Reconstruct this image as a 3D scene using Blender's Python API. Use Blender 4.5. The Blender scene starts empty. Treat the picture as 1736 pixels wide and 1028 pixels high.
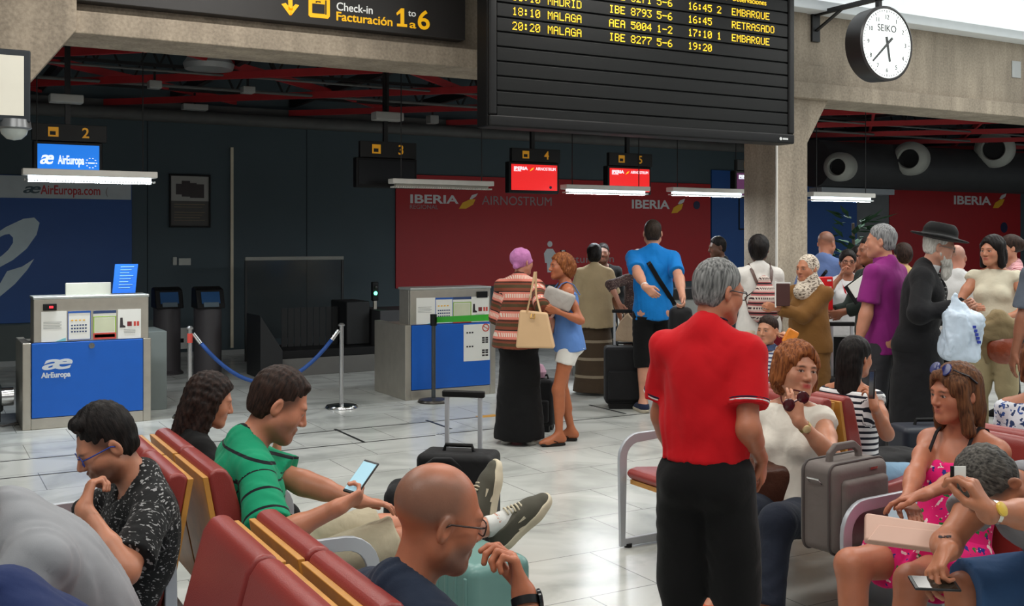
import bpy, bmesh, math, random
import numpy as np
from mathutils import Vector, Matrix, Euler

# ------------------------------------------------------------------ camera, world, lights
SC = bpy.context.scene
COL = SC.collection
CAMZ, FOC, HZ = 1.70, 1800.0, 405.0           # eye height, focal length in pixels, horizon row
YAW = math.radians(29.5)
FW = (math.sin(YAW), math.cos(YAW)); RT = (math.cos(YAW), -math.sin(YAW))
cam = bpy.data.cameras.new('camera'); camo = bpy.data.objects.new('camera', cam); COL.objects.link(camo)
cam.sensor_width = 36; cam.lens = FOC/1736*36; cam.shift_y = -(514-HZ)/1736
cam.clip_start = .05; cam.clip_end = 200
camo.location = (0, 0, CAMZ); camo.rotation_euler = (math.pi/2, 0, -YAW)
SC.camera = camo
SC.view_settings.view_transform = 'Standard'; SC.view_settings.look = 'None'
SC.view_settings.gamma = 1; SC.view_settings.use_curve_mapping = False
SC.view_settings.exposure = 0.0
w = bpy.data.worlds.new('World'); SC.world = w; w.use_nodes = True
w.node_tree.nodes['Background'].inputs[0].default_value = (.86, .93, 1, 1)
w.node_tree.nodes['Background'].inputs[1].default_value = 0.30
def area(name, loc, sx, sy, power, col=(1, .97, .92), rot=(0, 0, 0)):
    l = bpy.data.lights.new(name, 'AREA'); l.shape = 'RECTANGLE'; l.size = sx; l.size_y = sy
    l.energy = power; l.color = col
    o = bpy.data.objects.new(name, l); COL.objects.link(o); o.location = loc; o.rotation_euler = rot
    return o
# recessed ceiling lamps of the waiting hall
for x, y in ((-1.5, 1.5), (1.5, 1.2), (4.5, .6), (0, 4.6), (3.2, 4.6), (6.6, 3.6), (10, 4), (2.0, 7.4), (5.6, 7.2), (9.4, 6.6), (13, 6)):
    area('ceiling_lamp', (x, y, 4.36), 2.0, 1.0, 56)

# ------------------------------------------------------------------ picture geometry helpers (real distances)
def QY(px, py, Y):                             # point on the plane Y = const
    t = (px-868)/FOC; d = Y/(FW[1]+RT[1]*t)
    return Vector((d*(FW[0]+RT[0]*t), Y, CAMZ+(HZ-py)/FOC*d))
def QZ(px, py, z):                             # point at height z
    d = (CAMZ-z)*FOC/(py-HZ); t = (px-868)/FOC
    return Vector((d*(FW[0]+RT[0]*t), d*(FW[1]+RT[1]*t), z))
def QD(px, py, d):                             # point at depth d
    t = (px-868)/FOC
    return Vector((d*(FW[0]+RT[0]*t), d*(FW[1]+RT[1]*t), CAMZ+(HZ-py)/FOC*d))

# ------------------------------------------------------------------ materials
def lin(c):
    return tuple(((v/255)/12.92 if v/255 <= .04045 else ((v/255+.055)/1.055)**2.4) for v in c)
MATS = {}
def M(name, rgb=(128, 128, 128), rough=.5, metal=0, var=.06, scale=6, bump=0, bscale=120, emit=0, spec=.5, alpha=1, trans=0, coat=0):
    if name in MATS: return MATS[name]
    m = bpy.data.materials.new(name); m.use_nodes = True; nt = m.node_tree; b = nt.nodes['Principled BSDF']
    c = lin(rgb)
    b.inputs['Roughness'].default_value = rough; b.inputs['Metallic'].default_value = metal
    b.inputs['Specular IOR Level'].default_value = spec; b.inputs['Coat Weight'].default_value = coat
    n = nt.nodes.new('ShaderNodeTexNoise'); n.inputs['Scale'].default_value = scale; n.inputs['Detail'].default_value = 5
    tc = nt.nodes.new('ShaderNodeTexCoord'); nt.links.new(tc.outputs['Object'], n.inputs['Vector'])
    r = nt.nodes.new('ShaderNodeMixRGB'); r.inputs[1].default_value = tuple(v*(1-var*2) for v in c)+(1,)
    r.inputs[2].default_value = tuple(min(1, v*(1+var*2)) for v in c)+(1,)
    nt.links.new(n.outputs['Fac'], r.inputs[0]); nt.links.new(r.outputs[0], b.inputs['Base Color'])
    if bump:
        n2 = nt.nodes.new('ShaderNodeTexNoise'); n2.inputs['Scale'].default_value = bscale; n2.inputs['Detail'].default_value = 3
        nt.links.new(tc.outputs['Object'], n2.inputs['Vector'])
        bp = nt.nodes.new('ShaderNodeBump'); bp.inputs['Strength'].default_value = bump; bp.inputs['Distance'].default_value = .01
        nt.links.new(n2.outputs['Fac'], bp.inputs['Height']); nt.links.new(bp.outputs[0], b.inputs['Normal'])
    if emit:
        b.inputs['Emission Color'].default_value = c+(1,); b.inputs['Emission Strength'].default_value = emit
    if trans: b.inputs['Transmission Weight'].default_value = trans
    if alpha < 1: b.inputs['Alpha'].default_value = alpha
    MATS[name] = m; return m

# ------------------------------------------------------------------ mesh builder
class MB:
    def __init__(s): s.v = []; s.f = []
    def add(s, vs, fs):
        o = len(s.v); s.v += [tuple(x) for x in vs]; s.f += [tuple(i+o for i in f) for f in fs]; return s
    def box(s, x0, x1, y0, y1, z0, z1, R=None):
        vs = [Vector((x, y, z)) for z in (z0, z1) for y in (y0, y1) for x in (x0, x1)]
        if R is not None: vs = [R @ v for v in vs]
        return s.add(vs, [(0, 2, 3, 1), (4, 5, 7, 6), (0, 1, 5, 4), (2, 6, 7, 3), (0, 4, 6, 2), (1, 3, 7, 5)])
    def sweep(s, pts, prof, closed=False, up=Vector((0, 0, 1)), cap=True):   # prof: list of (a,b) in the section
        pts = [Vector(p) for p in pts]; n = len(pts); k = len(prof); vs = []
        pa = None
        for i, p in enumerate(pts):
            if closed: t = pts[(i+1) % n]-pts[i-1]
            else: t = pts[min(i+1, n-1)]-pts[max(i-1, 0)]
            t.normalize()
            a = t.cross(up)
            if a.length < 1e-3: a = pa.copy() if pa is not None else t.cross(Vector((1, 0, 0)))
            a.normalize()
            if pa is not None and a.dot(pa) < 0 and abs(t.dot(up)) > .9: a = -a
            pa = a; b = a.cross(t)
            for q in prof: vs.append(p+a*q[0]+b*q[1])
        fs = []
        for i in range(n if closed else n-1):
            j = (i+1) % n
            for m in range(k): fs.append((i*k+m, i*k+(m+1) % k, j*k+(m+1) % k, j*k+m))
        if cap and not closed: fs += [tuple(range(k))[::-1], tuple((n-1)*k+m for m in range(k))]
        return s.add(vs, fs)
    def tube(s, pts, r, seg=10, closed=False, up=Vector((0, 0, 1))):
        return s.sweep(pts, [(r*math.cos(2*math.pi*i/seg), r*math.sin(2*math.pi*i/seg)) for i in range(seg)], closed, up)
    def bar(s, pts, wa, wb, closed=False, up=Vector((0, 0, 1))):
        return s.sweep(pts, [(-wa/2, -wb/2), (wa/2, -wb/2), (wa/2, wb/2), (-wa/2, wb/2)], closed, up)
    def lathe(s, prof, c=(0, 0, 0), seg=32, R=None):        # prof: (r, z)
        k = len(prof); vs = []; c = Vector(c)
        for i in range(seg):
            a = 2*math.pi*i/seg
            for r, z in prof:
                v = Vector((r*math.cos(a), r*math.sin(a), z))
                vs.append(c+(R @ v if R is not None else v))
        fs = []
        for i in range(seg):
            j = (i+1) % seg
            for m in range(k-1): fs.append((i*k+m, j*k+m, j*k+m+1, i*k+m+1))
        fs += [tuple(i*k for i in range(seg))[::-1], tuple(i*k+k-1 for i in range(seg))]
        return s.add(vs, fs)
    def prism(s, poly, a, b, f):                 # poly 2D -> extruded; f(u,v,w) maps to 3D, w from a to b
        n = len(poly); vs = [f(u, v, a) for u, v in poly]+[f(u, v, b) for u, v in poly]
        fs = [tuple(range(n))[::-1], tuple(range(n, 2*n))]+[(i, (i+1) % n, n+(i+1) % n, n+i) for i in range(n)]
        return s.add(vs, fs)
    def build(s, name, mat, parent=None, smooth=False, bevel=0, bseg=2, sub=0):
        me = bpy.data.meshes.new(name); me.from_pydata(s.v, [], s.f)
        bm = bmesh.new(); bm.from_mesh(me); bmesh.ops.recalc_face_normals(bm, faces=bm.faces); bm.to_mesh(me); bm.free()
        if smooth:
            me.polygons.foreach_set('use_smooth', [True]*len(me.polygons))
        me.materials.append(mat)
        o = bpy.data.objects.new(name, me); COL.objects.link(o)
        if bevel:
            md = o.modifiers.new('bevel', 'BEVEL'); md.width = bevel; md.segments = bseg; md.limit_method = 'ANGLE'; md.angle_limit = .6
            if bseg > 1:
                me.polygons.foreach_set('use_smooth', [True]*len(me.polygons)); o.modifiers.new('wn', 'WEIGHTED_NORMAL')
        if sub:
            md = o.modifiers.new('sub', 'SUBSURF'); md.levels = sub; md.render_levels = sub
        if smooth == 'auto':
            try: me.set_sharp_from_angle(angle=.7)
            except Exception: pass
        if parent is not None: o.parent = parent
        return o
def tag(o, label=None, cat=None, group=None, kind=None):
    if label: o['label'] = label
    if cat: o['category'] = cat
    if group: o['group'] = group
    if kind: o['kind'] = kind
    return o
def empty(name, loc=(0, 0, 0), rz=0, label=None, cat=None, group=None):
    o = bpy.data.objects.new(name, None); COL.objects.link(o); o.location = loc; o.rotation_euler = (0, 0, rz)
    o.empty_display_size = .1
    return tag(o, label, cat, group)
def struct(o): o['kind'] = 'structure'; return o
def txt(s, size, loc, mat, parent=None, name='lettering', ext=.002, rot=(math.pi/2, 0, 0), align='LEFT', bold=0, sx=1, shear=0, space=1):
    c = bpy.data.curves.new(name, 'FONT'); c.body = s; c.size = size; c.extrude = ext; c.offset = bold; c.align_x = align; c.shear = shear
    c.space_character = space
    t = bpy.data.objects.new(name, c); COL.objects.link(t)
    dg = bpy.context.evaluated_depsgraph_get(); dg.update()
    me = bpy.data.meshes.new_from_object(t.evaluated_get(dg)); bpy.data.objects.remove(t)
    me.name = name; me.materials.clear(); me.materials.append(mat)
    o = bpy.data.objects.new(name, me); COL.objects.link(o)
    o.location = loc; o.rotation_euler = rot; o.scale = (sx, 1, 1)
    if parent is not None: o.parent = parent
    return o
XZ = lambda y: (lambda u, v, w: (u, y+w, v))
# ------------------------------------------------------------------ shared materials
def concrete_mat():
    m = M('concrete', (168, 154, 136), .88, var=.22, scale=1.6, bump=.4, bscale=34)
    nt = m.node_tree; b = nt.nodes['Principled BSDF']; N = nt.nodes.new; L = nt.links.new
    src = b.inputs['Base Color'].links[0].from_socket
    g = N('ShaderNodeNewGeometry'); mp = N('ShaderNodeMapping'); mp.inputs['Scale'].default_value = (5, 5, .5); L(g.outputs['Position'], mp.inputs[0])
    n = N('ShaderNodeTexNoise'); n.inputs['Scale'].default_value = 1.2; n.inputs['Detail'].default_value = 6; L(mp.outputs[0], n.inputs['Vector'])
    n2 = N('ShaderNodeTexNoise'); n2.inputs['Scale'].default_value = 40; n2.inputs['Detail'].default_value = 6; L(g.outputs['Position'], n2.inputs['Vector'])
    a = N('ShaderNodeMath'); a.operation = 'ADD'; L(n.outputs['Fac'], a.inputs[0]); L(n2.outputs['Fac'], a.inputs[1])
    mr = N('ShaderNodeMapRange'); mr.inputs[1].default_value = .7; mr.inputs[2].default_value = 1.3; mr.inputs[3].default_value = .62; mr.inputs[4].default_value = 1.12; L(a.outputs[0], mr.inputs[0])
    mx = N('ShaderNodeMixRGB'); mx.blend_type = 'MULTIPLY'; mx.inputs[0].default_value = 1; L(src, mx.inputs[1]); L(mr.outputs[0], mx.inputs[2]); L(mx.outputs[0], b.inputs['Base Color'])
    return m
concrete = concrete_mat()
concrete_dark = M('concrete_soffit', (150, 140, 124), .9, var=.15, scale=3, bump=.3, bscale=30)
slate = M('slate_wall', (70, 84, 90), .7, var=.05, scale=1.5)
ceil_white = M('ceiling_white', (238, 240, 240), .8, var=.02)
roof_dark = M('roof_dark', (190, 186, 188), .9, var=.15, scale=1)
red_steel = M('red_steel', (158, 30, 34), .55, var=.1)
black_steel = M('black_steel', (14, 14, 15), .5, var=.1)
grey_duct = M('duct_grey', (88, 88, 86), .6, var=.12)
steel = M('brushed_steel', (190, 184, 172), .38, .75, var=.08, scale=9)
chrome = M('chrome', (215, 215, 215), .15, 1)
alu = M('silver_paint', (186, 190, 196), .35, .35, var=.04)
blackp = M('black_plastic', (11, 11, 12), .5, var=.1, spec=.3)
darkp = M('dark_grey_plastic', (44, 45, 48), .5, var=.08)
white_print = M('white_print', (225, 226, 226), .6, var=.02)
grey_print = M('grey_print', (150, 140, 140), .6, var=.02)
airblue = M('airline_blue', (8, 92, 190), .45, var=.03)
wallblue = M('wall_panel_blue', (34, 82, 150), .5, var=.03)
wallred = M('wall_panel_red', (176, 20, 26), .45, var=.03)
yellow = M('signal_yellow', (250, 190, 20), .5, var=.02)
gold = M('logo_yellow', (240, 180, 30), .5, var=.02)
vinyl = M('red_vinyl', (142, 52, 47), .36, var=.07, scale=5, bump=.12, bscale=260)
wood = M('beech_edge', (196, 138, 62), .4, var=.16, scale=14)
paper = M('paper', (232, 232, 226), .7, var=.02)

# ------------------------------------------------------------------ floor: pale marble tiles with thin joints
def marble():
    m = bpy.data.materials.new('marble_tiles'); m.use_nodes = True; nt = m.node_tree; N = nt.nodes.new; L = nt.links.new
    b = nt.nodes['Principled BSDF']
    g = N('ShaderNodeNewGeometry')
    n1 = N('ShaderNodeTexNoise'); n1.inputs['Scale'].default_value = 1.3; n1.inputs['Detail'].default_value = 8; n1.inputs['Distortion'].default_value = 1.6
    L(g.outputs['Position'], n1.inputs['Vector'])
    cr = N('ShaderNodeValToRGB'); e = cr.color_ramp.elements
    e[0].position = .34; e[0].color = lin((176, 179, 174))+(1,); e[1].position = .56; e[1].color = lin((208, 210, 205))+(1,)
    L(n1.outputs['Fac'], cr.inputs[0])
    br = N('ShaderNodeTexBrick'); br.offset = .5; br.inputs['Scale'].default_value = 1
    br.inputs['Brick Width'].default_value = .8; br.inputs['Row Height'].default_value = .6; br.inputs['Mortar Size'].default_value = .0035
    br.inputs['Color1'].default_value = (.93, .93, .93, 1); br.inputs['Color2'].default_value = (1, 1, 1, 1); br.inputs['Mortar'].default_value = (.42, .42, .42, 1)
    L(g.outputs['Position'], br.inputs['Vector'])
    mx = N('ShaderNodeMixRGB'); mx.blend_type = 'MULTIPLY'; mx.inputs[0].default_value = 1
    L(cr.outputs[0], mx.inputs[1]); L(br.outputs[0], mx.inputs[2]); L(mx.outputs[0], b.inputs['Base Color'])
    b.inputs['Roughness'].default_value = .22; b.inputs['Specular IOR Level'].default_value = .5
    return m
struct(MB().box(-9, 27, -7, 15.6, -.1, 0).build('floor', marble()))
inlay = M('black_inlay', (30, 30, 30), .35)
k = 0
for (a, b_) in (((0, 783), (835, 706)), ((0, 812), (739, 739)), ((745, 739), (1110, 698))):
    A = QZ(*a, 0); B = QZ(*b_, 0); y = (A.y+B.y)/2
    k += 1; struct(MB().box(A.x, B.x, y-.008, y+.008, -.001, .0025).build('trim_%d' % k, inlay))
for (a, b_) in (((569, 728), (617, 751)), ((724, 713), (764, 728)), ((1000, 687), (1060, 702))):
    A = QZ(*a, 0); B = QZ(*b_, 0); x = (A.x+B.x)/2
    k += 1; struct(MB().box(x-.012, x+.012, B.y, A.y, -.001, .003).build('trim_%d' % k, inlay))
a = QZ(826, 706, 0)
tag(MB().box(a.x-.1, a.x+.1, a.y-.05, a.y+.05, -.001, .003).build('floor_marker', M('floor_tape', (206, 150, 60), .6)),
    'short orange-yellow tape strip on the marble floor behind the long black skirt', 'tape')
a = QZ(300, 770, 0)

# ------------------------------------------------------------------ walls, roof, beam
WY = 15.6; BY = 9.0                               # back wall, front face of the concrete beam
struct(MB().box(-3, 27, WY, WY+.2, 0, 5).build('wall_back', slate))
struct(MB().box(-3.2, -3, BY+.6, WY, 0, 5).build('wall_left', slate))
struct(MB().box(26.8, 27, BY+.6, WY, 0, 5).build('wall_right', slate))
struct(MB().box(-9, 27, BY+.5, WY+.2, 4.5, 4.6).build('ceiling_back', roof_dark))
struct(MB().box(-9, 27, -7, BY+.55, 4.42, 4.6).build('ceiling', ceil_white))
fill_m = M('fill_glow', (236, 243, 246), .6, emit=.8, var=.02)
struct(MB().box(7.6, 26.5, -2, 8.7, 4.385, 4.425).build('ceiling_fill_panel', fill_m))  # glowing panel added to brighten the white ceiling and the hall below it
# ceiling steps seen above the beam
k += 1; struct(MB().box(8, 27, BY-.22, BY+.02, 4.3, 4.42).build('trim_%d' % k, ceil_white, bevel=.01))
k += 1; struct(MB().box(7.6, 26.5, 7.4, 7.5, 4.36, 4.40).build('trim_%d' % k, ceil_white, bevel=.01))
skirt_ = M('baseboard_pale', (170, 172, 170), .6)
A = QY(372, 600, WY); B = QY(415, 600, WY)
struct(MB().box(-3, B.x, WY-.02, WY, 0, .07).build('baseboard_back', skirt_))
# concrete beam with a lower lip; pillars with sloped haunches
H = 1.70+.190*BY*1.0
beam = MB().box(-9, 27, BY, BY+.5, H+.08, 4.42)
beam.box(-9, 27, BY-.10, BY+.55, H-.10, H+.08)
struct(beam.build('beam_front', concrete, bevel=.012))
p0 = QY(1312, 400, BY).x; p1 = QY(1367, 400, BY).x
def pillar(nm, x0, x1, side):
    m = MB().box(x0, x1, BY-.02, BY+.50, 0, 4.41)
    hw = .34
    for sgn, xe in ((1, x1), (-1, x0)):
        if sgn in side:
            m.prism([(xe-.01*sgn, H-.62), (xe+hw*sgn, H-.08), (xe+hw*sgn, H+.3), (xe-.01*sgn, H+.3)], BY-.02, BY+.45, lambda u, v, w: (u, w, v))
    return struct(m.build(nm, concrete, bevel=.01))
pillar('pillar', p0, p1, (1, -1))
lx = QY(-22, 100, BY).x
m = MB().box(lx-.5, lx, BY-.02, BY+.5, 0, 4.41)
m.prism([(lx-.01, H-.9), (lx+.62, H-.08), (lx+.62, H+.4), (lx-.01, H+.4)], BY-.14, BY+.45, lambda u, v, w: (u, w, v))
struct(m.build('pillar', concrete, bevel=.01))
c = QY(1316, 400, BY-.03)
tag(MB().tube([(c.x, BY-.035, .3), (c.x, BY-.035, 2.9)], .014, 8).build('conduit_pipe', M('white_pipe', (225, 220, 212), .5)),
    'thin white conduit pipe running up the face of the concrete pillar', 'pipe')
# plate and bolt marks on the right beam
c = QY(1722, 118, BY)
tag(MB().box(c.x-.09, c.x+.09, BY-.015, BY+.001, c.z-.11, c.z+.11).build('cover_plate', M('plate_grey', (178, 178, 176), .5), bevel=.004),
    'small grey square cover plate fixed on the concrete beam', 'plate')

# roof bracing: flat red diagonals, dark lattice joists, ducts
ZB = 3.63; m = MB()
for i in range(-4, 15):
    x = -2+i*2.6
    for sg in (1, -1):
        x1 = x; y1 = BY+.7; x2 = x+sg*6.1; y2 = WY-.2
        m.bar([(x1, y1, ZB+.06*sg), (x2, y2, ZB+.06*sg)], .04, .085)
struct(m.build('ceiling_bracing', red_steel))
m = MB()
for j, yy in enumerate((10.2, 10.56, 12.4, 14.3)):
    m.bar([(-3, yy, 4.4), (27, yy, 4.4)], .06, .06); m.bar([(-3, yy, 3.66), (27, yy, 3.66)], .04, .035)
    for i in range(0 if yy == 10.56 else 44):
        x = -3+i*.68; m.bar([(x, yy, 3.66), (x+.34, yy, 4.4)], .024, .024, up=Vector((0, 1, 0))); m.bar([(x+.34, yy, 4.4), (x+.68, yy, 3.66)], .024, .024, up=Vector((0, 1, 0)))
for i in range(16):
    x = -2+i*1.75; m.bar([(x, BY+.6, 3.74), (x, WY, 3.74)], .07, .12)
struct(m.build('ceiling_joists', black_steel))
m = MB()
for yy, z, r in ((WY-.3, 3.42, .09), (12.2, 3.57, .014), (13.3, 3.56, .02)):
    m.tube([(-3, yy, z), (27, yy, z)], r, 12)
m.box(-3, 27, WY-.16, WY, 3.38, 3.62)
struct(m.build('ceiling_conduits', grey_duct, smooth='auto'))
fix = M('fixture_grey', (150, 150, 146), .5)
lab = ('long grey junction box hanging above the leftmost check-in monitor', 'small square grey lamp box under the roof bracing, beside the long junction box',
       'short grey lamp box mounted above the framed poster', 'square grey lamp box next to a black cable, under the red diagonals',
       'grey junction box holding the pole of the unlit black monitor', 'tiny grey box under the roof right of the number 3 monitor')
for (px, py, ww, hh, Y), l in zip(((112, 168, 46, 14, 10.5), (262, 144, 18, 13, 12.5), (330, 182, 36, 10, 14.5), (420, 153, 18, 11, 12.5), (657, 198, 44, 14, 10.5), (733, 203, 14, 14, 14.5)), lab):
    c = QY(px, py, Y); s_ = (c.xy.dot(Vector(FW)))/FOC
    hx = ww*s_/2/.87; hz = hh*s_/2
    root = empty('lamp_box', (c.x, Y, c.z-hz), 0, l, 'ceiling fixture')
    MB().box(-hx, hx, -.08, .08, 0, 2*hz).build('housing', fix, root, bevel=.01)
    MB().box(-.012, .012, -.012, .012, 2*hz, max(3.66-c.z+hz, 2*hz+.06)).build('rod', black_steel, root)
# round floodlight drum between the red bars
c = QY(354, 103, 12.0)
root = empty('floodlight', (c.x, 12, c.z), 0, 'wide round silver lamp drum tucked among the red roof bars', 'ceiling lamp')
MB().lathe([(.02, -.1), (.26, -.1), (.28, -.04), (.2, .08), (.05, .1)], (0, 0, 0)).build('shade', M('lamp_silver', (150, 152, 152), .4, .3), root, smooth='auto')
MB().box(-.02, .02, -.02, .02, .08, 3.74-c.z).build('rod', black_steel, root)
c = QY(632, 100, 12.0)
root = empty('floodlight', (c.x, 12, c.z), 0, 'small cream lamp drum under the roof near the concrete beam', 'ceiling lamp')
MB().lathe([(.02, -.06), (.16, -.06), (.17, .0), (.05, .08)], (0, 0, 0)).build('shade', M('lamp_cream', (190, 175, 140), .5), root, smooth='auto')
MB().box(-.02, .02, -.02, .02, .06, 3.74-c.z).build('rod', black_steel, root)
c = QY(1517, 180, 11.0)
root = empty('floodlight', (c.x, 11, c.z), 0, 'small cream lamp drum among red bars beyond the clock', 'ceiling lamp')
MB().lathe([(.02, -.05), (.12, -.05), (.13, .05), (.05, .08)], (0, 0, 0)).build('shade', MATS['lamp_cream'], root, smooth='auto')
MB().box(-.02, .02, -.02, .02, .06, 3.74-c.z).build('rod', black_steel, root)

# big dark air duct with three jet nozzles
def pxs(c): return (c.x*FW[0]+c.y*FW[1])/FOC
DY = 13.6
a = QY(1400, 285, DY); b_ = QY(1740, 260, DY)
root = empty('air_duct', (a.x, DY, a.z), 0, 'large dark grey air duct with three round white jet nozzles under the roof', 'duct')
MB().tube([(-.2, .1, .08), (b_.x-a.x+3, .1, .08)], .42, 24).build('duct_body', M('duct_dark', (40, 40, 42), .6, var=.15), root, smooth='auto')
MB().box(-.1, 1.75, .0, .3, -.44, -.34).build('bracket', M('bracket_pale', (150, 155, 160), .5), root)
for px, py, rr in ((1421, 283, 25), (1542, 269, 29), (1685, 253, 32)):
    c = QY(px, py, DY-.40); s_ = pxs(c); r = rr*s_*1.0
    R = Vector((-.86, -.50, -.05)).normalized().to_track_quat('Z', 'Y').to_matrix()
    lo = Vector((c.x-a.x, c.y-DY, c.z-a.z))
    n_ = MB().lathe([(r*.98, -.36), (r, -.1), (r*.99, 0), (r*.80, .10), (r*.60, .13), (r*.56, .11), (r*.54, -.02)], lo, 32, R).build('nozzle', M('nozzle_white', (164, 164, 156), .5), root, smooth='auto')
    MB().lathe([(.001, .0), (r*.55, .0), (r*.55, -.02), (.001, -.02)], lo, 24, R).build('nozzle_mouth', blackp, n_)

# ------------------------------------------------------------------ lettering on the back wall
def wpanel(name, x0, y0, x1, y1, mat, label, Y=WY, th=.03, z=None):
    A = QY(x0, y0, Y); B = QY(x1, y1, Y)
    z0, z1 = (B.z, A.z) if z is None else z
    r = empty(name, (A.x, Y, z0), 0, label, 'wall panel')
    MB().box(0, B.x-A.x, -th, 0, 0, z1-z0).build('board', mat, r, bevel=.003)
    return r, (lambda px, py: (lambda q: Vector((q.x-A.x, -th, q.z-z0)))(QY(px, py, Y-th)))
def swoosh(f, mat, parent, name='emblem', e=.004):
    return f
def blob(name, pts, conv, mat, parent, e=.004):
    P = [conv(*p) for p in pts]; y = P[0].y
    return MB().prism([(p.x, p.z) for p in P], y-e, y+.001, lambda u, v, w: (u, w, v)).build(name, mat, parent)
def wtxt(s, px, py, h, conv, mat, parent, name='lettering', wpx=None, bold=0, **k):      # px,py: bottom left of the text; h: cap height in px
    a = conv(px, py); u = (conv(px, py-h)-a).z
    t = txt(s, u/.69, (a.x, a.y-.001, a.z), mat, parent, name, bold=bold*u, **k)
    if wpx:
        ww = (conv(px+wpx, py)-a).x; t.scale = (ww/max(t.dimensions.x, 1e-6), 1, 1)
    return t
pw, cv = wpanel('wall_panel', -60, 297, 223, 545, wallblue, 'blue airline wall panel with white title strip and huge cropped letter e', z=(QY(110, 545, WY).z, QY(110, 299, WY).z))
A = cv(-58, 337); B = cv(222, 299)
MB().box(A.x, B.x, A.y-.012, A.y, cv(110, 337).z, cv(110, 300).z).build('title_strip', M('strip_white', (196, 204, 206), .6), pw)
def cv2(px, py): v = cv(px, py); v.y -= .013; return v
wtxt('AirEuropa.com', 69, 329, 15, cv2, M('logo_red', (190, 40, 44), .5), pw, wpx=101, bold=.02)
wtxt('æ', 37, 327, 17, cv2, M('logo_navy', (60, 84, 92), .5), pw, name='emblem', wpx=30, shear=.3, bold=.02)
wtxt('(', 178, 330, 12, cv2, grey_print, pw, name='emblem', wpx=4)
bw = M('logo_silver', (206, 222, 226), .6)
# swoosh e: outer body as a ring of quads, lower tail
outer = [(-40, 440), (-20, 405), (10, 385), (40, 371), (58, 369), (67, 378), (62, 398), (45, 422), (22, 441), (0, 453), (-30, 462)]
inner = [(-28, 444), (-14, 420), (0, 402), (8, 398), (16, 397), (22, 403), (22, 412), (14, 424), (4, 433), (-6, 440), (-20, 448)]
mb = MB()
for i in range(len(outer)-1):
    q = [cv(*outer[i]), cv(*outer[i+1]), cv(*inner[i+1]), cv(*inner[i])]
    mb.prism([(p.x, p.z) for p in q], q[0].y-.004, q[0].y+.001, lambda u, v, w: (u, w, v))
mb.build('emblem', bw, pw)
blob('emblem', [(58, 439), (46, 458), (25, 482), (0, 503), (-30, 520), (-30, 500), (0, 481), (12, 460), (38, 452)], cv, bw, pw)
# lower grey dado below the blue panel
A = QY(-60, 548, WY); B = QY(372, 600, WY)
tag(MB().box(A.x, QY(300, 560, WY).x, WY-.012, WY, .07, QY(110, 547, WY).z-.01).build('dado_panel', M('dado_grey', (92, 100, 98), .7)),
    'grey lower wall cladding under the blue airline panel', 'wall panel')

pr, cr_ = wpanel('wall_panel', 670, 305, 1203, 487, wallred, 'wide red airline wall panel with the AIRNOSTRUM lettering behind the counters', z=(QY(760, 487, WY).z, QY(1000, 306, WY).z))
wtxt('IBERIA', 694, 344, 14, cr_, white_print, pr, wpx=82, bold=.035)
wtxt('REGIONAL', 694, 354, 7, cr_, grey_print, pr, wpx=48)
wtxt('AIRNOSTRUM', 817, 347, 15, cr_, grey_print, pr, wpx=118)
blob('emblem', [(778, 354), (784, 344), (797, 338), (806, 338), (802, 347), (790, 354)], cr_, gold, pr)
blob('emblem', [(796, 338), (800, 331), (810, 328), (807, 333), (800, 338)], cr_, white_print, pr)
wtxt('IBERIA', 1070, 353, 14, cr_, white_print, pr, wpx=64, bold=.035)
blob('emblem', [(1138, 362), (1142, 352), (1152, 346), (1158, 346), (1155, 355), (1148, 361)], cr_, gold, pr)
blob('emblem', [(1149, 346), (1153, 340), (1161, 337), (1159, 343), (1153, 347)], cr_, white_print, pr)
c = cr_(1181, 348); s_ = pxs(QY(1181, 348, WY))
MB().lathe([(.001, 0), (7*s_, 0), (7*s_, .006), (.001, .006)], c, 24, Matrix.Rotation(math.pi/2, 3, 'X')).build('badge', M('badge_navy', (30, 34, 70), .4), pr)
wtxt('acturación', 958, 446, 13, cr_, grey_print, pr, wpx=82)
# pictogram traveller with suitcase
c = cr_(932, 414); u = pxs(QY(932, 414, WY))
pg = MB().lathe([(.001, 0), (5*u, 0), (5*u, .005), (.001, .005)], c, 20, Matrix.Rotation(math.pi/2, 3, 'X'))
def polyadd(mb, pts, conv, e=.004):
    P = [conv(*p) for p in pts]; y = P[0].y
    mb.prism([(p.x, p.z) for p in P], y-e, y+.001, lambda a_, b2, w: (a_, w, b2))
polyadd(pg, [(927, 422), (937, 422), (942, 430), (940, 446), (937, 446), (936, 462), (928, 462), (927, 446), (924, 446), (922, 430)], cr_)
polyadd(pg, [(946, 433), (960, 433), (962, 436), (962, 462), (944, 462), (944, 436)], cr_)
polyadd(pg, [(950, 424), (952, 424), (952, 433), (950, 433)], cr_); polyadd(pg, [(957, 424), (959, 424), (959, 433), (957, 433)], cr_); polyadd(pg, [(950, 424), (959, 424), (959, 427), (950, 427)], cr_)
pg.build('pictogram', M('pictogram_grey', (214, 218, 220), .6), pr)

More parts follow.
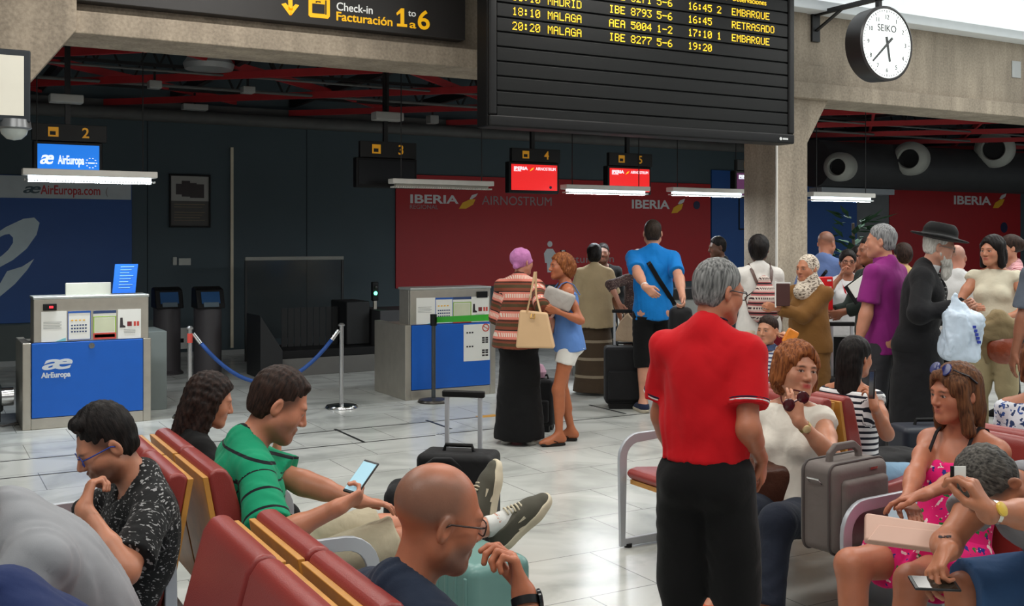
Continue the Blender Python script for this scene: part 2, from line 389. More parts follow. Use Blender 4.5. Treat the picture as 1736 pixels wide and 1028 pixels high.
pb, cb_ = wpanel('wall_panel', 1205, 250, 1262, 500, wallblue, 'narrow dark blue wall panel between the wide red panel and the concrete pillar', z=(.6, 3.0))
pb2, cb2 = wpanel('wall_panel', 1330, 250, 1451, 500, wallblue, 'blue wall panel behind the plant beside the concrete pillar', z=(.2, 3.3))
pg2, _ = wpanel('wall_panel', 1451, 250, 1505, 520, M('wall_panel_grey', (120, 122, 124), .6), 'plain grey wall panel between blue and red panels', z=(.1, 3.2))
pr2, cr2 = wpanel('wall_panel', 1506, 305, 1728, 500, wallred, 'red airline wall panel under the air duct with a small round badge', z=(.5, QY(1600, 305, WY).z))
wtxt('IBERIA', 1616, 346, 14, cr2, white_print, pr2, wpx=63, bold=.035)
blob('emblem', [(1683, 353), (1687, 344), (1696, 338), (1703, 338), (1699, 347), (1692, 353)], cr2, gold, pr2)
blob('emblem', [(1694, 337), (1698, 331), (1706, 328), (1704, 334), (1698, 338)], cr2, white_print, pr2)
c = cr2(1702, 386); s_ = pxs(QY(1702, 386, WY))
MB().lathe([(.001, 0), (9*s_, 0), (9*s_, .006), (.001, .006)], c, 24, Matrix.Rotation(math.pi/2, 3, 'X')).build('badge', MATS['badge_navy'], pr2)

# thin pale vertical wall strip
a = QY(393, 250, WY-.02)
tag(MB().box(a.x-.02, a.x+.02, WY-.04, WY, .1, a.z).build('wall_strip', M('strip_beige', (226, 214, 188), .5)), 'tall thin pale metal strip dividing the slate wall panels', 'trim')
for px in (250, 520):
    a = QY(px, 300, WY)
    k += 1; struct(MB().box(a.x-.006, a.x+.006, WY-.004, WY, .1, 3.5).build('trim_%d' % k, M('seam_dark', (30, 38, 44), .8)))

# framed posters
def poster(x0, y0, x1, y1, label, Y=WY):
    A = QY(x0, y0, Y-.03); B = QY(x1, y1, Y-.03); W_ = B.x-A.x; H_ = A.z-B.z
    r = empty('framed_poster', (A.x, Y-.001, B.z), 0, label, 'poster')
    f = .025
    fr = MB()
    fr.box(0, W_, -.04, 0, 0, f); fr.box(0, W_, -.04, 0, H_-f, H_); fr.box(0, f, -.04, 0, f, H_-f); fr.box(W_-f, W_, -.04, 0, f, H_-f)
    fr.build('frame', blackp, r, bevel=.003)
    MB().box(f, W_-f, -.02, 0, H_*.5, H_-f).build('picture', M('poster_pale', (168, 166, 160), .5), r)
    MB().box(f, W_-f, -.02, 0, f, H_*.5).build('caption_area', M('poster_brown', (78, 76, 72), .5), r)
    b2 = MB()
    for i, (x, z, w_, h_) in enumerate(((.16, .62, .2, .2), (.3, .58, .2, .3), (.42, .6, .24, .24), (.5, .56, .34, .26))):
        b2.box(W_*x, W_*(x+w_), -.024-.002*i, -.018, H_*z, H_*(z+h_))
    b2.build('printed_suitcases', M('poster_ink', (58, 50, 50), .5), r)
    l = MB()
    for i in range(7):
        if i != 2: l.box(W_*.12, W_*(.86-.06*(i % 3)), -.022, -.018, H_*(.43-.05*i), H_*(.43-.05*i)+.008)
    l.build('printed_lines', M('poster_line', (140, 122, 96), .6), r)
poster(287, 295, 357, 386, 'black framed poster with dark suitcases on the slate wall')
poster(1252, 334, 1280, 390, 'black framed poster half hidden behind the concrete pillar')
# wall sockets
c = QY(313, 444, WY); s_ = pxs(c)
tag(MB().box(c.x-.085, c.x+.085, WY-.02, WY, c.z-.05, c.z+.05).build('socket_plate', M('plate_cream', (190, 192, 184), .5), bevel=.006), 'rectangular pale socket plate on the slate wall below the poster', 'socket')
c = QY(296, 443, WY)
tag(MB().box(c.x-.03, c.x+.03, WY-.03, WY, c.z-.06, c.z+.06).build('wall_phone', M('plate_cream'), bevel=.02, bseg=3), 'small white oval device on the slate wall beside the socket plate', 'wall device')
c = QY(313, 582, WY-.4)
r = empty('floor_sign', (c.x, WY, .12), 0, 'white square arrow sign low on the wall behind the rope stanchion', 'sign')
MB().box(-.12, .12, -.02, 0, 0, .3).build('plate', paper, r)
MB().prism([(-.06, .12), (.0, .2), (.0, .15), (.07, .15), (.07, .09), (.0, .09), (.0, .05)], -.024, -.018, lambda u, v, w: (u, w, v)).build('arrow', blackp, r)
# ------------------------------------------------------------------ hanging signs and boards
def fy(f, y):                                     # shift a pixel->local function to another local y
    def g(px, py): v = f(px, py); v.y = y; return v
    return g
# big check-in sign on the beam
signg = M('sign_graphite', (40, 37, 36), .5, var=.04)
SY = BY-.14
A = QY(-40, -75, SY); B = QY(789, 68, SY)
root = empty('direction_sign', (A.x, SY, B.z), 0, 'wide dark overhead sign with yellow arrow and Facturación lettering on the concrete beam', 'sign')
MB().box(0, B.x-A.x, 0, .14, 0, .62).build('board', signg, root, bevel=.006)
def cs(px, py): q = QY(px, py, SY-.002); return Vector((q.x-A.x, -.002, q.z-B.z))
# upright signs run along the wall direction, so letters follow it by themselves
wtxt('Check-in', 570, 17, 13.5, cs, M('sign_white', (236, 236, 232), .5, emit=.25), root, wpx=61, bold=.012)
ysign = M('sign_yellow', (252, 186, 16), .5, emit=.35)
wtxt('Facturación', 569, 34, 14.5, cs, ysign, root, wpx=95, bold=.022)
blob('lettering', [(672, 22), (680, 14), (685, 14.5), (685, 41), (690, 41.5), (690, 46), (673, 44.5), (673, 40), (679, 40.5), (679, 22), (673, 26)], cs, ysign, root)
wtxt('to', 692, 27, 11, cs, MATS['sign_white'], root, wpx=13, bold=.01)
wtxt('a', 694, 47, 13, cs, ysign, root, wpx=11, bold=.02)
wtxt('6', 707, 48, 31, cs, ysign, root, wpx=20, bold=.02)
mb = MB()
polyadd(mb, [(488, -20), (495, -20), (496, 18), (489, 17)], cs)
polyadd(mb, [(477, 7), (484, 5), (493, 15), (494, 26), (491, 26)], cs); polyadd(mb, [(493, 15), (501, 7), (507, 9), (494, 26), (492, 26)], cs)
mb.build('arrow', ysign, root)
P = blob('pictogram', [(523, -26), (526, -30), (556, -28), (559, -24), (559, 28), (556, 32), (526, 29), (523, 26)], cs, ysign, root)
mb = MB(); cs3 = fy(cs, -.007)
polyadd(mb, [(529, 6), (550, 8), (550, 24), (529, 22)], cs3); polyadd(mb, [(551, 1), (553, 1), (553, 25), (551, 25)], cs3)
polyadd(mb, [(535, 2), (543, 2.5), (543, 5), (541.5, 5), (541.5, 4), (536.5, 3.6), (536.5, 5), (535, 5)], cs3)
mb.build('pictogram_suitcase', signg, root)
q = QY(1, 1, SY)
# departures board
DBY = 8.0; DEP = .22
A = QY(828, 0, DBY); B = QY(1345, 246, DBY)
W_ = B.x-A.x; zb = QY(830, 214, DBY).z
TOP = 4.36
root = empty('departures_board', (A.x, DBY, zb), 0, 'large black departures board with yellow dot-matrix flight rows', 'departures board')
bframe = M('board_black', (13, 13, 14), .5, var=.1, spec=.25)
Hh = TOP-zb
m = MB(); fwid = .075
m.box(0, W_, .02, DEP, 0, Hh); m.box(0, W_, -.02, .03, 0, .10); m.box(0, fwid, -.02, .03, .1, Hh); m.box(W_-fwid, W_, -.02, .03, .1, Hh)
m.build('casing', bframe, root, bevel=.015)
row_m = M('board_row', (17, 18, 18), .55, spec=.2, var=.1)
led = M('led_yellow', (236, 190, 30), .5, emit=.95); ledoff = M('led_unlit', (38, 42, 38), .5)
def cb(px, py): q = QY(px, py, DBY); return Vector((q.x-A.x, -.0, q.z-zb))
# one row per flight line; row pitch from the photo
z_first = cb(845, 191.5).z; pitch = (cb(845, 66).z-z_first)/5.0
rows = []
i = 0
while z_first+pitch*i+pitch*.5 < Hh-.02:
    zc = z_first+pitch*i
    r = MB().box(fwid+.005, W_-fwid-.005, -.004, .022, zc-pitch*.45, zc+pitch*.45).build('display_row', row_m, root, bevel=.006)
    rows.append((zc, r)); i += 1
FONT = {'0': '0E11131519110E', '1': '040C040404040E', '2': '0E11010204081F', '3': '1F02040201110E', '4': '02060A121F0202', '5': '1F101E0101110E', '6': '0608101E11110E', '7': '1F010204080808', '8': '0E11110E11110E', '9': '0E11110F01020C',
        'A': '0E11111F111111', 'B': '1E11111E11111E', 'D': '1E11111111111E', 'E': '1F10101E10101F', 'G': '0E11101711110F', 'I': '0E04040404040E', 'L': '1010101010101F', 'M': '111B1515111111', 'Q': '0E11111115120D', 'R': '1E11111E141211',
        'S': '0F10100E01011E', 'T': '1F040404040404', 'U': '1111111111110E', 'O': '0E11111111110E', ':': '000C0C000C0C00', '-': '0000001F000000', ' ': '0'*14, 'K': '11121418141211', 'V': '11111111110A04'}
def dots(s, x0, x1, zc, parent, h):
    mb = MB(); n = len(s); cw = (x1-x0)/(n*6-1); ch = h/7
    for ci, c in enumerate(s):
        bits = FONT.get(c, FONT[' '])
        for ry in range(7):
            v = int(bits[ry*2:ry*2+2], 16)
            run = None
            for cx in range(6):
                on = cx < 5 and (v >> (4-cx)) & 1
                if on and run is None: run = cx
                if not on and run is not None:
                    xa = x0+(ci*6+run)*cw; xb = x0+(ci*6+cx)*cw; za = zc+h/2-(ry+1)*ch
                    mb.box(xa+cw*.12, xb-cw*.22, -.009, -.003, za+ch*.1, za+ch*.92); run = None
    return mb.build('led_text', led, parent)
def row_at(z): return min(rows, key=lambda t: abs(t[0]-z))
TX = [('19:40', 868, 916), ('MADRID', 927, 985), ('IBE', 1032, 1060), ('8271', 1070, 1104), ('5-6', 1113, 1138), ('16:45', 1166, 1206), ('2', 1214, 1223), ('EMBARQUE', 1239, 1303)]
def flight(py, items):
    zc, r = row_at(cb(868, py).z)
    for s, a_, b_ in items:
        dots(s, cb(a_, 0).x, cb(b_, 0).x, zc, r, pitch*.56)
c0 = dict(t=(868, 915), city=(928, 985), air=(1032, 1059), num=(1069, 1104), desk=(1113, 1139), est=(1166, 1206), gate=(1215, 1222), obs=(1240, 1303))
def fl(py, t, city, air, num, desk, est, gate, obs):
    it = [(t, *c0['t']), (city, *c0['city']), (air, *c0['air']), (num, *c0['num']), (desk, *c0['desk']), (est, *c0['est'])]
    if gate: it.append((gate, *c0['gate']))
    if obs: it.append((obs, c0['obs'][0], c0['obs'][0]+8.1*len(obs)-1))
    flight(py, it)
fl(45, '20:20', 'MALAGA', 'IBE', '8277', '5-6', '19:20', '', '')
fl(19, '18:10', 'MALAGA', 'AEA', '5004', '1-2', '17:10', '1', 'EMBARQUE')
fl(-6, '18:10', 'MADRID', 'IBE', '8793', '5-6', '16:45', '', 'RETRASADO')
fl(-31, '17:40', 'MADRID', 'IBE', '8271', '5-6', '16:45', '2', 'EMBARQUE')
# header strip
z4, r4 = row_at(cb(868, -50).z)
txt('Puerta', .075, (cb(1205, 0).x, -.006, z4-.02), led, r4, 'header_text'); txt('Observaciones', .075, (cb(1240, 0).x, -.006, z4-.02), led, r4, 'header_text')
mb = MB(); c = cb(1321, 241)
mb.lathe([(.001, 0), (.016, 0), (.016, .004), (.001, .004)], (c.x, -.021, .045), 16, Matrix.Rotation(math.pi/2, 3, 'X'))
for i in range(4): mb.box(c.x+.03+.018*i, c.x+.043+.018*i, -.024, -.019, .036, .055)
mb.build('maker_mark', white_print, root)
for x in (.4, W_-.4): MB().box(x-.03, x+.03, .08, .14, Hh-.01, 4.43-zb).build('hanger', black_steel, root)

# station clock
cc = QY(1497, 75, 8.0); RC = .385
root = empty('station_clock', cc, 0, 'big round station clock with white dial hung from a black bracket', 'clock')
RX = Matrix.Rotation(math.pi/2, 3, 'X')
MB().lathe([(.02, -.2), (RC*.9, -.2), (RC*1.02, -.17), (RC*1.05, 0), (RC*1.05, .05), (RC*.985, .065), (RC*.965, .05), (.3, .04)], (0, 0, 0), 48, RX).build('case', M('clock_case', (34, 28, 28), .35), root, smooth='auto')
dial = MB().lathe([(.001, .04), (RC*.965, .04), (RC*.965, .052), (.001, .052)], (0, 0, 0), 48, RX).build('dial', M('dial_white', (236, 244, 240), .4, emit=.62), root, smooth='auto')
ink = M('clock_ink', (26, 30, 32), .5)
for i in range(12):
    a = math.radians(90-30*(i+1)); r = RC*.74
    txt(str(i+1), .068, (r*math.cos(a), -.0545, r*math.sin(a)-.024), ink, dial, 'numeral', align='CENTER')
mb = MB()
for i in range(60):
    a = math.radians(6*i); L = .03 if i % 5 == 0 else .016; R3 = Matrix.Rotation(-a, 3, 'Y')
    mb.box(-.003, .003, -.056, -.051, RC*.93-L, RC*.93, R3)
mb.build('minute_marks', ink, dial)
txt('SEIKO', .105, (0, -.0545, RC*.33), ink, dial, 'brand_lettering', align='CENTER', sx=1.05)
R3 = Matrix.Rotation(math.radians(169), 3, 'Y')
MB().prism([(-.016, -.07), (.016, -.07), (.012, .20), (-.012, .20)], -.064, -.058, lambda u, v, w: R3 @ Vector((u, w, v))).build('hour_hand', ink, root)
R4 = Matrix.Rotation(math.radians(228), 3, 'Y')
MB().prism([(-.014, -.09), (.014, -.09), (.009, .31), (-.009, .31)], -.072, -.066, lambda u, v, w: R4 @ Vector((u, w, v))).build('minute_hand', ink, root)
mb = MB(); za = RC+.12
mb.bar([(0, .06, RC*.98), (0, .06, za)], .05, .05, up=Vector((0, 1, 0)))
px_ = p1+.06-cc.x
mb.bar([(0, .06-.05, za), (0, BY-cc.y+.01, za)], .05, .05)
mb.bar([(0, .55, za), (0, BY-cc.y-.02, za-.2)], .04, .02)
mb.box(-.06, .06, BY-cc.y-.03, BY-cc.y+.005, za-.32, za+.03)
mb.build('bracket', black_steel, root)

# lit television at the upper edge of the hall
A = QY(-70, 76, 8.4); B = QY(52, 208, 8.4)
root = empty('television', (A.x, 8.4, B.z), 0, 'wall television with plain pale lit screen below the sloped concrete', 'television')
MB().box(0, B.x-A.x, 0, .09, 0, A.z-B.z).build('casing', M('tv_navy', (18, 28, 36), .4), root, bevel=.01)
MB().box(.04, B.x-A.x-.045, -.004, .01, .045, A.z-B.z-.045).build('screen', M('tv_glow', (190, 186, 172), .4, emit=.55, var=.04), root)
MB().box(.2, .3, .09, BY-.02-8.4+.01, .2, .4).build('wall_arm', black_steel, root)
c = QY(25, 216, 8.42)
root = empty('dome_camera', c, 0, 'small security dome with glossy half ball under the television', 'camera')
MB().lathe([(.001, .06), (.11, .06), (.12, .0), (.10, -.01), (.001, -.01)], (0, .06, 0), 28).build('base', M('dome_grey', (120, 122, 124), .3, .6), root, smooth='auto')
MB().lathe([(.001, -.09), (.05, -.08), (.085, -.045), (.095, -.01)], (0, .06, 0), 28).build('dome', M('dome_pale', (170, 176, 172), .15), root, smooth='auto')

# ------------------------------------------------------------------ check-in monitors on poles
def monitor(x0, x1, ytop, ymid, ybot, num, Y, screen, label, lit=1.0, tx0=None, tx1=None, pole=True):
    A = QY(x0, ytop, Y); B = QY(x1, ybot, Y); mid = QY((x0+x1)/2, ymid, Y).z
    tx0 = tx0 if tx0 is not None else x0; tx1 = tx1 if tx1 is not None else x1
    C0 = QY(tx0, ytop, Y); C1 = QY(tx1, ytop, Y)
    r = empty('checkin_monitor', (A.x, Y, B.z), 0, label, 'monitor')
    W_ = B.x-A.x; H_ = A.z-B.z; ms = mid-B.z
    MB().box(0, W_, 0, .10, 0, ms).build('casing', blackp, r, bevel=.012)
    hd = MB().box(C0.x-A.x, C1.x-A.x, .0, .06, ms+.003, H_).build('number_plate', M('plate_black', (9, 9, 9), .6), r, bevel=.004)
    sc = MB().box(.03, W_-.03, -.004, .02, .035, ms-.03).build('screen', screen, r)
    yl = M('number_yellow', (214, 150, 28), .5, emit=.22)
    w0 = C0.x-A.x; w1 = C1.x-A.x; hh = H_-ms; s_ = .62*hh
    px = w0+(w1-w0)*.28
    pm = MB()
    z0 = ms+hh*.25
    pm.box(px-s_*.45, px+s_*.45, -.004, .001, z0, z0+s_*.9)
    pict = pm.build('pictogram', yl, hd)
    MB().box(px-s_*.3, px+s_*.2, -.006, -.003, z0+s_*.15, z0+s_*.5).build('pictogram_suitcase', MATS['plate_black'], pict)
    txt(num, s_*1.35, (w0+(w1-w0)*.66, -.003, z0), yl, hd, 'number', bold=.002)
    if pole: MB().box(W_/2-.022, W_/2+.022, .03, .075, H_-.01, 3.66-B.z).build('pole', black_steel, r)
    return r, sc, W_, ms
def logo_screen(sc, W_, ms, kind):
    if kind == 'air':
        wh = M('screen_white', (240, 246, 255), .5, emit=.8)
        txt('æ', .17, (.05, -.006, ms*.30), wh, sc, 'emblem', bold=.003, shear=.3)
        t = txt('AirEuropa', .11, (.21, -.006, ms*.31), wh, sc, bold=.003); t.scale = ((W_-.37)/max(t.dimensions.x, .01), 1, 1)
        mb = MB()
        for i in range(10):
            a = 6.28*i/10; mb.box(W_-.1+.045*math.cos(a)-.006, W_-.1+.045*math.cos(a)+.006, -.007, -.003, ms*.36+.045*math.sin(a)-.004, ms*.36+.045*math.sin(a)+.004)
        mb.box(W_-.13, W_-.07, -.007, -.003, ms*.36-.005, ms*.36+.005)
        mb.build('emblem', wh, sc)
    else:
        wh = M('screen_white', (240, 246, 255), .5, emit=.8)
        t = txt('IBERIA', .05, (.06, -.006, ms*.74), wh, sc, bold=.002); t.scale = (W_*.27/t.dimensions.x, 1, 1)
        txt('REGIONAL', .02, (.06, -.006, ms*.69), wh, sc)
        if kind == 'iberia':
            t = txt('AIRNOSTRUM', .05, (W_*.52, -.006, ms*.74), wh, sc); t.scale = (W_*.40/t.dimensions.x, 1, 1)
            MB().lathe([(.001, 0), (.018, 0), (.018, .003), (.001, .003)], (W_*.82, -.004, ms*.2), 16, RX).build('badge', MATS['badge_navy'], sc)
        MB().prism([(W_*.40, ms*.70), (W_*.44, ms*.79), (W_*.49, ms*.83), (W_*.46, ms*.75)], -.007, -.003, lambda u, v, w: (u, w, v)).build('emblem', M('screen_yellow', (255, 190, 40), .5, emit=.8), sc)
MYY = 10.52
scr_red = M('screen_red', (214, 30, 30), .4, emit=1.0, var=.02); scr_blue = M('screen_blue', (10, 108, 206), .4, emit=1.0, var=.02)
r, sc, a_, b_ = monitor(56, 174, 208, 240, 297, '2', MYY, scr_blue, 'check-in monitor number 2 with bright blue airline screen', tx0=54, tx1=181)
logo_screen(sc, a_, b_, 'air')
r, sc, a_, b_ = monitor(604, 707, 238, 268, 320, '3', MYY, M('screen_off', (8, 8, 9), .3), 'check-in monitor number 3 with dark switched-off screen', tx0=611, tx1=706)
r, sc, a_, b_ = monitor(863, 948, 250, 275, 329, '4', MYY, scr_red, 'check-in monitor number 4 with red screen, hanging directly under the departures board', tx0=868, tx1=950)
logo_screen(sc, a_, b_, 'iberia')
r, sc, a_, b_ = monitor(1030, 1104, 258, 282, 331, '5', MYY, scr_red, 'check-in monitor number 5 with red screen behind a lit tube lamp', tx0=1033, tx1=1106)
logo_screen(sc, a_, b_, 'iberia')
r, sc, a_, b_ = monitor(1246, 1300, 270, 290, 337, '6', MYY, M('screen_purple', (74, 16, 66), .4, emit=.6), 'purple check-in monitor half hidden behind the concrete pillar', tx0=1250, tx1=1304)
logo_screen(sc, a_, b_, 'iberia6')

# fluorescent strip lamps above the counters
tube_on = M('tube_lit', (226, 242, 255), .5, emit=3.2); tube_off = M('tube_unlit', (165, 160, 150), .5)
def strip(x0, x1, yc, h, lit, label, Y=10.2):
    A = QY(x0, yc, Y); B = QY(x1, yc, Y); s_ = pxs((A+B)/2); hh = max(.05, h*s_)
    r = empty('strip_lamp', ((A.x+B.x)/2, Y, (A.z+B.z)/2), 0, label, 'strip lamp')
    L = (B.x-A.x)/2
    MB().box(-L, L, -.07, .07, -.005, hh*.5).build('housing', M('lamp_white', (205, 202, 195), .45), r, bevel=.008)
    MB().tube([(-L+.05, 0, -hh*.2), (L-.05, 0, -hh*.2)], hh*.28, 12).build('tube', tube_on if lit else tube_off, r, smooth='auto')
    mb = MB(); n = 44
    for i in range(n):
        x = -L+.02+(2*L-.04)*i/(n-1); mb.box(x-.002, x+.002, -.05, .05, -hh*.5, -hh*.34)
    mb.build('louvre', M('lamp_white'), r)
    mb = MB()
    for sx in (-L+.12, L-.12): mb.tube([(sx, 0, hh*.4), (sx, 0, 3.66-r.location.z)], .006, 6)
    mb.build('wires', black_steel, r)
    if lit:
        l = area('tube_light', (0, 0, -hh*.55), 2*L-.1, .05, 40*L/.6, (.88, .95, 1)); l.parent = r; l.visible_camera = True
    return r
strip(37, 265, 299, 20, 1, 'lit white strip lamp under the blue number 2 monitor')
strip(662, 833, 313, 15, 0, 'unlit strip lamp beside the dark number 3 monitor')
strip(955, 1097, 322, 14, 1, 'lit strip lamp between the number 4 and number 5 monitors')
strip(1135, 1260, 326, 13, 1, 'lit strip lamp in front of the IBERIA lettering by the pillar')
strip(1373, 1478, 334, 14, 1, 'lit strip lamp beyond the pillar, under the air duct')

# ------------------------------------------------------------------ check-in counters
def notice(parent, x, z, w_, h_, kind, y):
    s_ = MB().box(x, x+w_, y-.003, y, z, z+h_).build('notice', paper, parent)
    g = M('notice_grey', (150, 152, 150), .7); mb = MB()
    def rect(a, b, c, d, mat, nm='print'): MB().box(x+w_*a, x+w_*b, y-.005, y-.002, z+h_*c, z+h_*d).build(nm, mat, s_)
    if kind == 0:
        for i in range(5): mb.box(x+w_*.08, x+w_*(.8-.07*(i % 2)), y-.0045, y-.002, z+h_*(.64-.05*i), z+h_*(.655-.05*i))
        mb.build('printed_lines', g, s_)
        MB().prism([(x+w_*.55, z), (x+w_*.97, z), (x+w_*.97, z+h_*.12)], y-.005, y-.002, lambda u, v, w: (u, w, v)).build('print', M('teal_ink', (120, 190, 200), .6), s_)
    elif kind == 1:
        rect(0, 1, .93, 1, M('ink_blue', (40, 90, 170), .6)); rect(0, .03, 0, .93, MATS['ink_blue']); rect(.97, 1, 0, .93, MATS['ink_blue']); rect(.03, .97, 0, .015, MATS['ink_blue'])
        for i in range(3):
            for j in range(6): mb.box(x+w_*(.14+.12*j), x+w_*(.22+.12*j), y-.0045, y-.002, z+h_*(.26+.11*i), z+h_*(.31+.11*i))
        mb.build('printed_dots', M('ink_navy', (44, 66, 110), .6), s_)
        m2 = MB()
        for j in range(4): m2.box(x+w_*(.14+.17*j), x+w_*(.24+.17*j), y-.0045, y-.002, z+h_*.66, z+h_*.70)
        m2.build('printed_marks', gold, s_)
    elif kind == 2:
        rect(0, 1, .9, 1, M('ink_navy', (44, 66, 110), .6)); gr = M('ink_green', (150, 186, 70), .6)
        rect(.0, 1, .77, .8, gr); rect(.0, .05, .22, .77, gr); rect(.95, 1, .22, .77, gr)
        rect(.08, .92, .26, .74, M('ink_pale', (206, 210, 180), .6)); rect(0, 1, .0, .22, M('ink_red', (200, 70, 58), .6)); rect(.06, .94, .06, .17, paper)
    else:
        mb.prism([(x+w_*.08, z+h_*.38), (x+w_*.32, z+h_*.38), (x+w_*.32, z+h_*.43), (x+w_*.22, z+h_*.47), (x+w_*.2, z+h_*.72), (x+w_*.1, z+h_*.72)], y-.005, y-.002, lambda u, v, w: (u, w, v))
        mb.build('printed_boot', M('ink_dark', (50, 44, 46), .6), s_)
        rect(.4, .6, .42, .58, M('ink_maroon', (120, 40, 44), .6)); rect(.68, .78, .42, .58, M('ink_red', (200, 70, 58), .6)); rect(.82, .92, .42, .58, M('ink_red'))
        for i in range(3): rect(.25, .75, .3-.05*i, .315-.05*i, g)
    return s_
def counter(x0, x1, Y, z_sh, z_top, ux0, ux1, depth, label):
    r = empty('checkin_counter', (x0, Y, 0), 0, label, 'counter')
    W_ = x1-x0
    m = MB(); fr = .07
    m.box(0, fr, 0, depth, 0, z_sh); m.box(W_-fr, W_, 0, depth, 0, z_sh); m.box(fr, W_-fr, 0, depth, 0, .10); m.box(fr, W_-fr, .03, depth, .1, z_sh-.02)
    m.build('cabinet', steel, r, bevel=.006)
    MB().box(fr+.004, W_-fr-.004, -.012, .03, .105, z_sh-.004).build('front_panel', airblue, r, bevel=.004)
    a, b_ = ux0-x0, ux1-x0
    m = MB(); m.box(a, b_, .005, .05, z_sh, z_top); m.box(a, a+.03, .05, .30, z_sh-.04, z_top); m.box(b_-.03, b_, .05, .30, z_sh-.04, z_top)
    m.build('upper_panel', steel, r, bevel=.006)
    MB().box(a-.005, b_+.005, -.005, .32, z_top, z_top+.025).build('top_ledge', M('ledge_steel', (196, 200, 196), .3, .6), r, bevel=.006)
    return r, W_, a, b_
x0 = QY(38, 700, 10.3).x; x1 = QY(256, 700, 10.3).x; zsh = QY(150, 578, 10.3).z; zt = QY(150, 506, 10.3).z
ux0 = QY(57, 540, 10.3).x; ux1 = QY(252, 540, 10.3).x
r, W_, a, b_ = counter(x0, x1, 10.3, zsh, zt, ux0, ux1, .7, 'steel and blue check-in counter with AirEuropa lettering and four notices')
def cc_(px, py): q = QY(px, py, 10.3); return Vector((q.x-x0, 0, q.z))
for kd, (pa, pb, pc, pd) in enumerate(((70, 113, 528, 581), (115, 154, 527, 577), (158, 197, 526, 576), (200, 239, 524, 575))):
    A = cc_(pa, pd); B = cc_(pb, pc); notice(r, A.x, max(A.z, zsh+.005), B.x-A.x, B.z-A.z, kd, .004)
A = cc_(73, 527); B = cc_(96, 515)
d_ = MB().box(A.x, B.x, -.012, .006, A.z, B.z).build('number_display', blackp, r, bevel=.003)
MB().box(A.x+.05, B.x-.03, -.015, -.011, A.z+.02, B.z-.02).build('lit_digits', M('led_red', (255, 40, 50), .5, emit=2), d_)
cfp = lambda px, py: (lambda v: Vector((v.x, -.013, v.z)))(cc_(px, py))
wl = M('print_silver', (206, 214, 222), .5)
wtxt('æ', 68, 627, 24, cfp, wl, r, name='emblem', wpx=52, shear=.25, bold=.03)
wtxt('AirEuropa', 70, 641, 8.5, cfp, wl, r, wpx=50, bold=.06)
c = cc_(155, 586); MB().lathe([(.001, 0), (.026, 0), (.026, .008), (.001, .008)], (c.x, -.012, c.z), 20, RX).build('lock', chrome, r)
# things on / behind the counter
A = QY(110, 499, 10.55); B = QY(187, 482, 10.55)
o = MB().box(A.x, B.x, 10.5, 10.53, zt+.02, B.z+.02).build('desk_screen', M('screen_back', (172, 172, 160), .5), None, bevel=.006)
tag(o, 'grey back of a desk screen standing behind the counter ledge', 'screen')
A = QY(190, 498, 10.45); B = QY(235, 448, 10.45)
r2 = empty('leaflet_stand', (A.x, 10.45, zt+.025), 0, 'tilted bright blue leaflet board standing on the counter', 'leaflet stand')
w2 = QY(229, 498, 10.45).x-A.x; sh_ = B.x-A.x-w2; h2 = B.z-zt-.025
MB().prism([(0, 0), (w2, 0), (w2+sh_, h2), (sh_, h2)], -.006, .006, lambda u, v, w: (u, w+v*.12, v)).build('board', M('leaflet_blue', (14, 96, 196), .4), r2)
mb = MB()
for i in range(8): mb.box(.05+sh_*(.95-.1*i), .05+sh_*(.95-.1*i)+.12-.02*(i % 3), -.009+.12*h2*(.9-.1*i), -.005+.12*h2*(.9-.1*i), h2*(.9-.1*i), h2*(.9-.1*i)+.006)
mb.build('printed_lines', M('print_paleblue', (140, 190, 235), .5), r2)
MB().box(0, w2, -.03, .05, 0, .008).build('foot', darkp, r2)
# side cabinet and baggage scale around the left counter
a = QY(255, 660, 10.9); b_ = QY(283, 660, 10.9); zt2 = QY(270, 562, 10.9).z
tag(MB().box(a.x-.1, b_.x, 10.9, 11.5, 0, zt2).build('side_cabinet', M('cabinet_grey', (108, 116, 114), .6), bevel=.006), 'low plain grey cabinet beside the steel and blue counter', 'cabinet')
a = QY(-40, 690, 10.9)
r3 = empty('baggage_conveyor', (a.x, 10.6, 0), 0, 'dark baggage conveyor end with chrome roller at the picture edge', 'conveyor')
e_ = QY(24, 690, 10.6).x-a.x
MB().box(0, e_-.08, .1, 1.4, .12, .34).build('belt_body', M('conveyor_dark', (32, 38, 38), .5), r3, bevel=.02)
MB().tube([(0, .1, .26), (e_-.1, .1, .26)], .09, 16).build('drum', M('conveyor_dark'), r3, smooth='auto')
MB().tube([(e_-.1, .1, .26), (e_, .1, .26)], .085, 16).build('roller', chrome, r3, smooth='auto')
MB().box(.1, .2, .3, .5, 0, .13).build('foot', black_steel, r3)
mb = MB()
for i in range(3): mb.tube([(e_-.2+.1*i, -.02*i, .01), (e_+.05, .1*i+.05, .012), (e_+.12, .3, .012)], .007, 6)
mb.build('cable', M('cable_grey', (96, 92, 90), .6), r3)

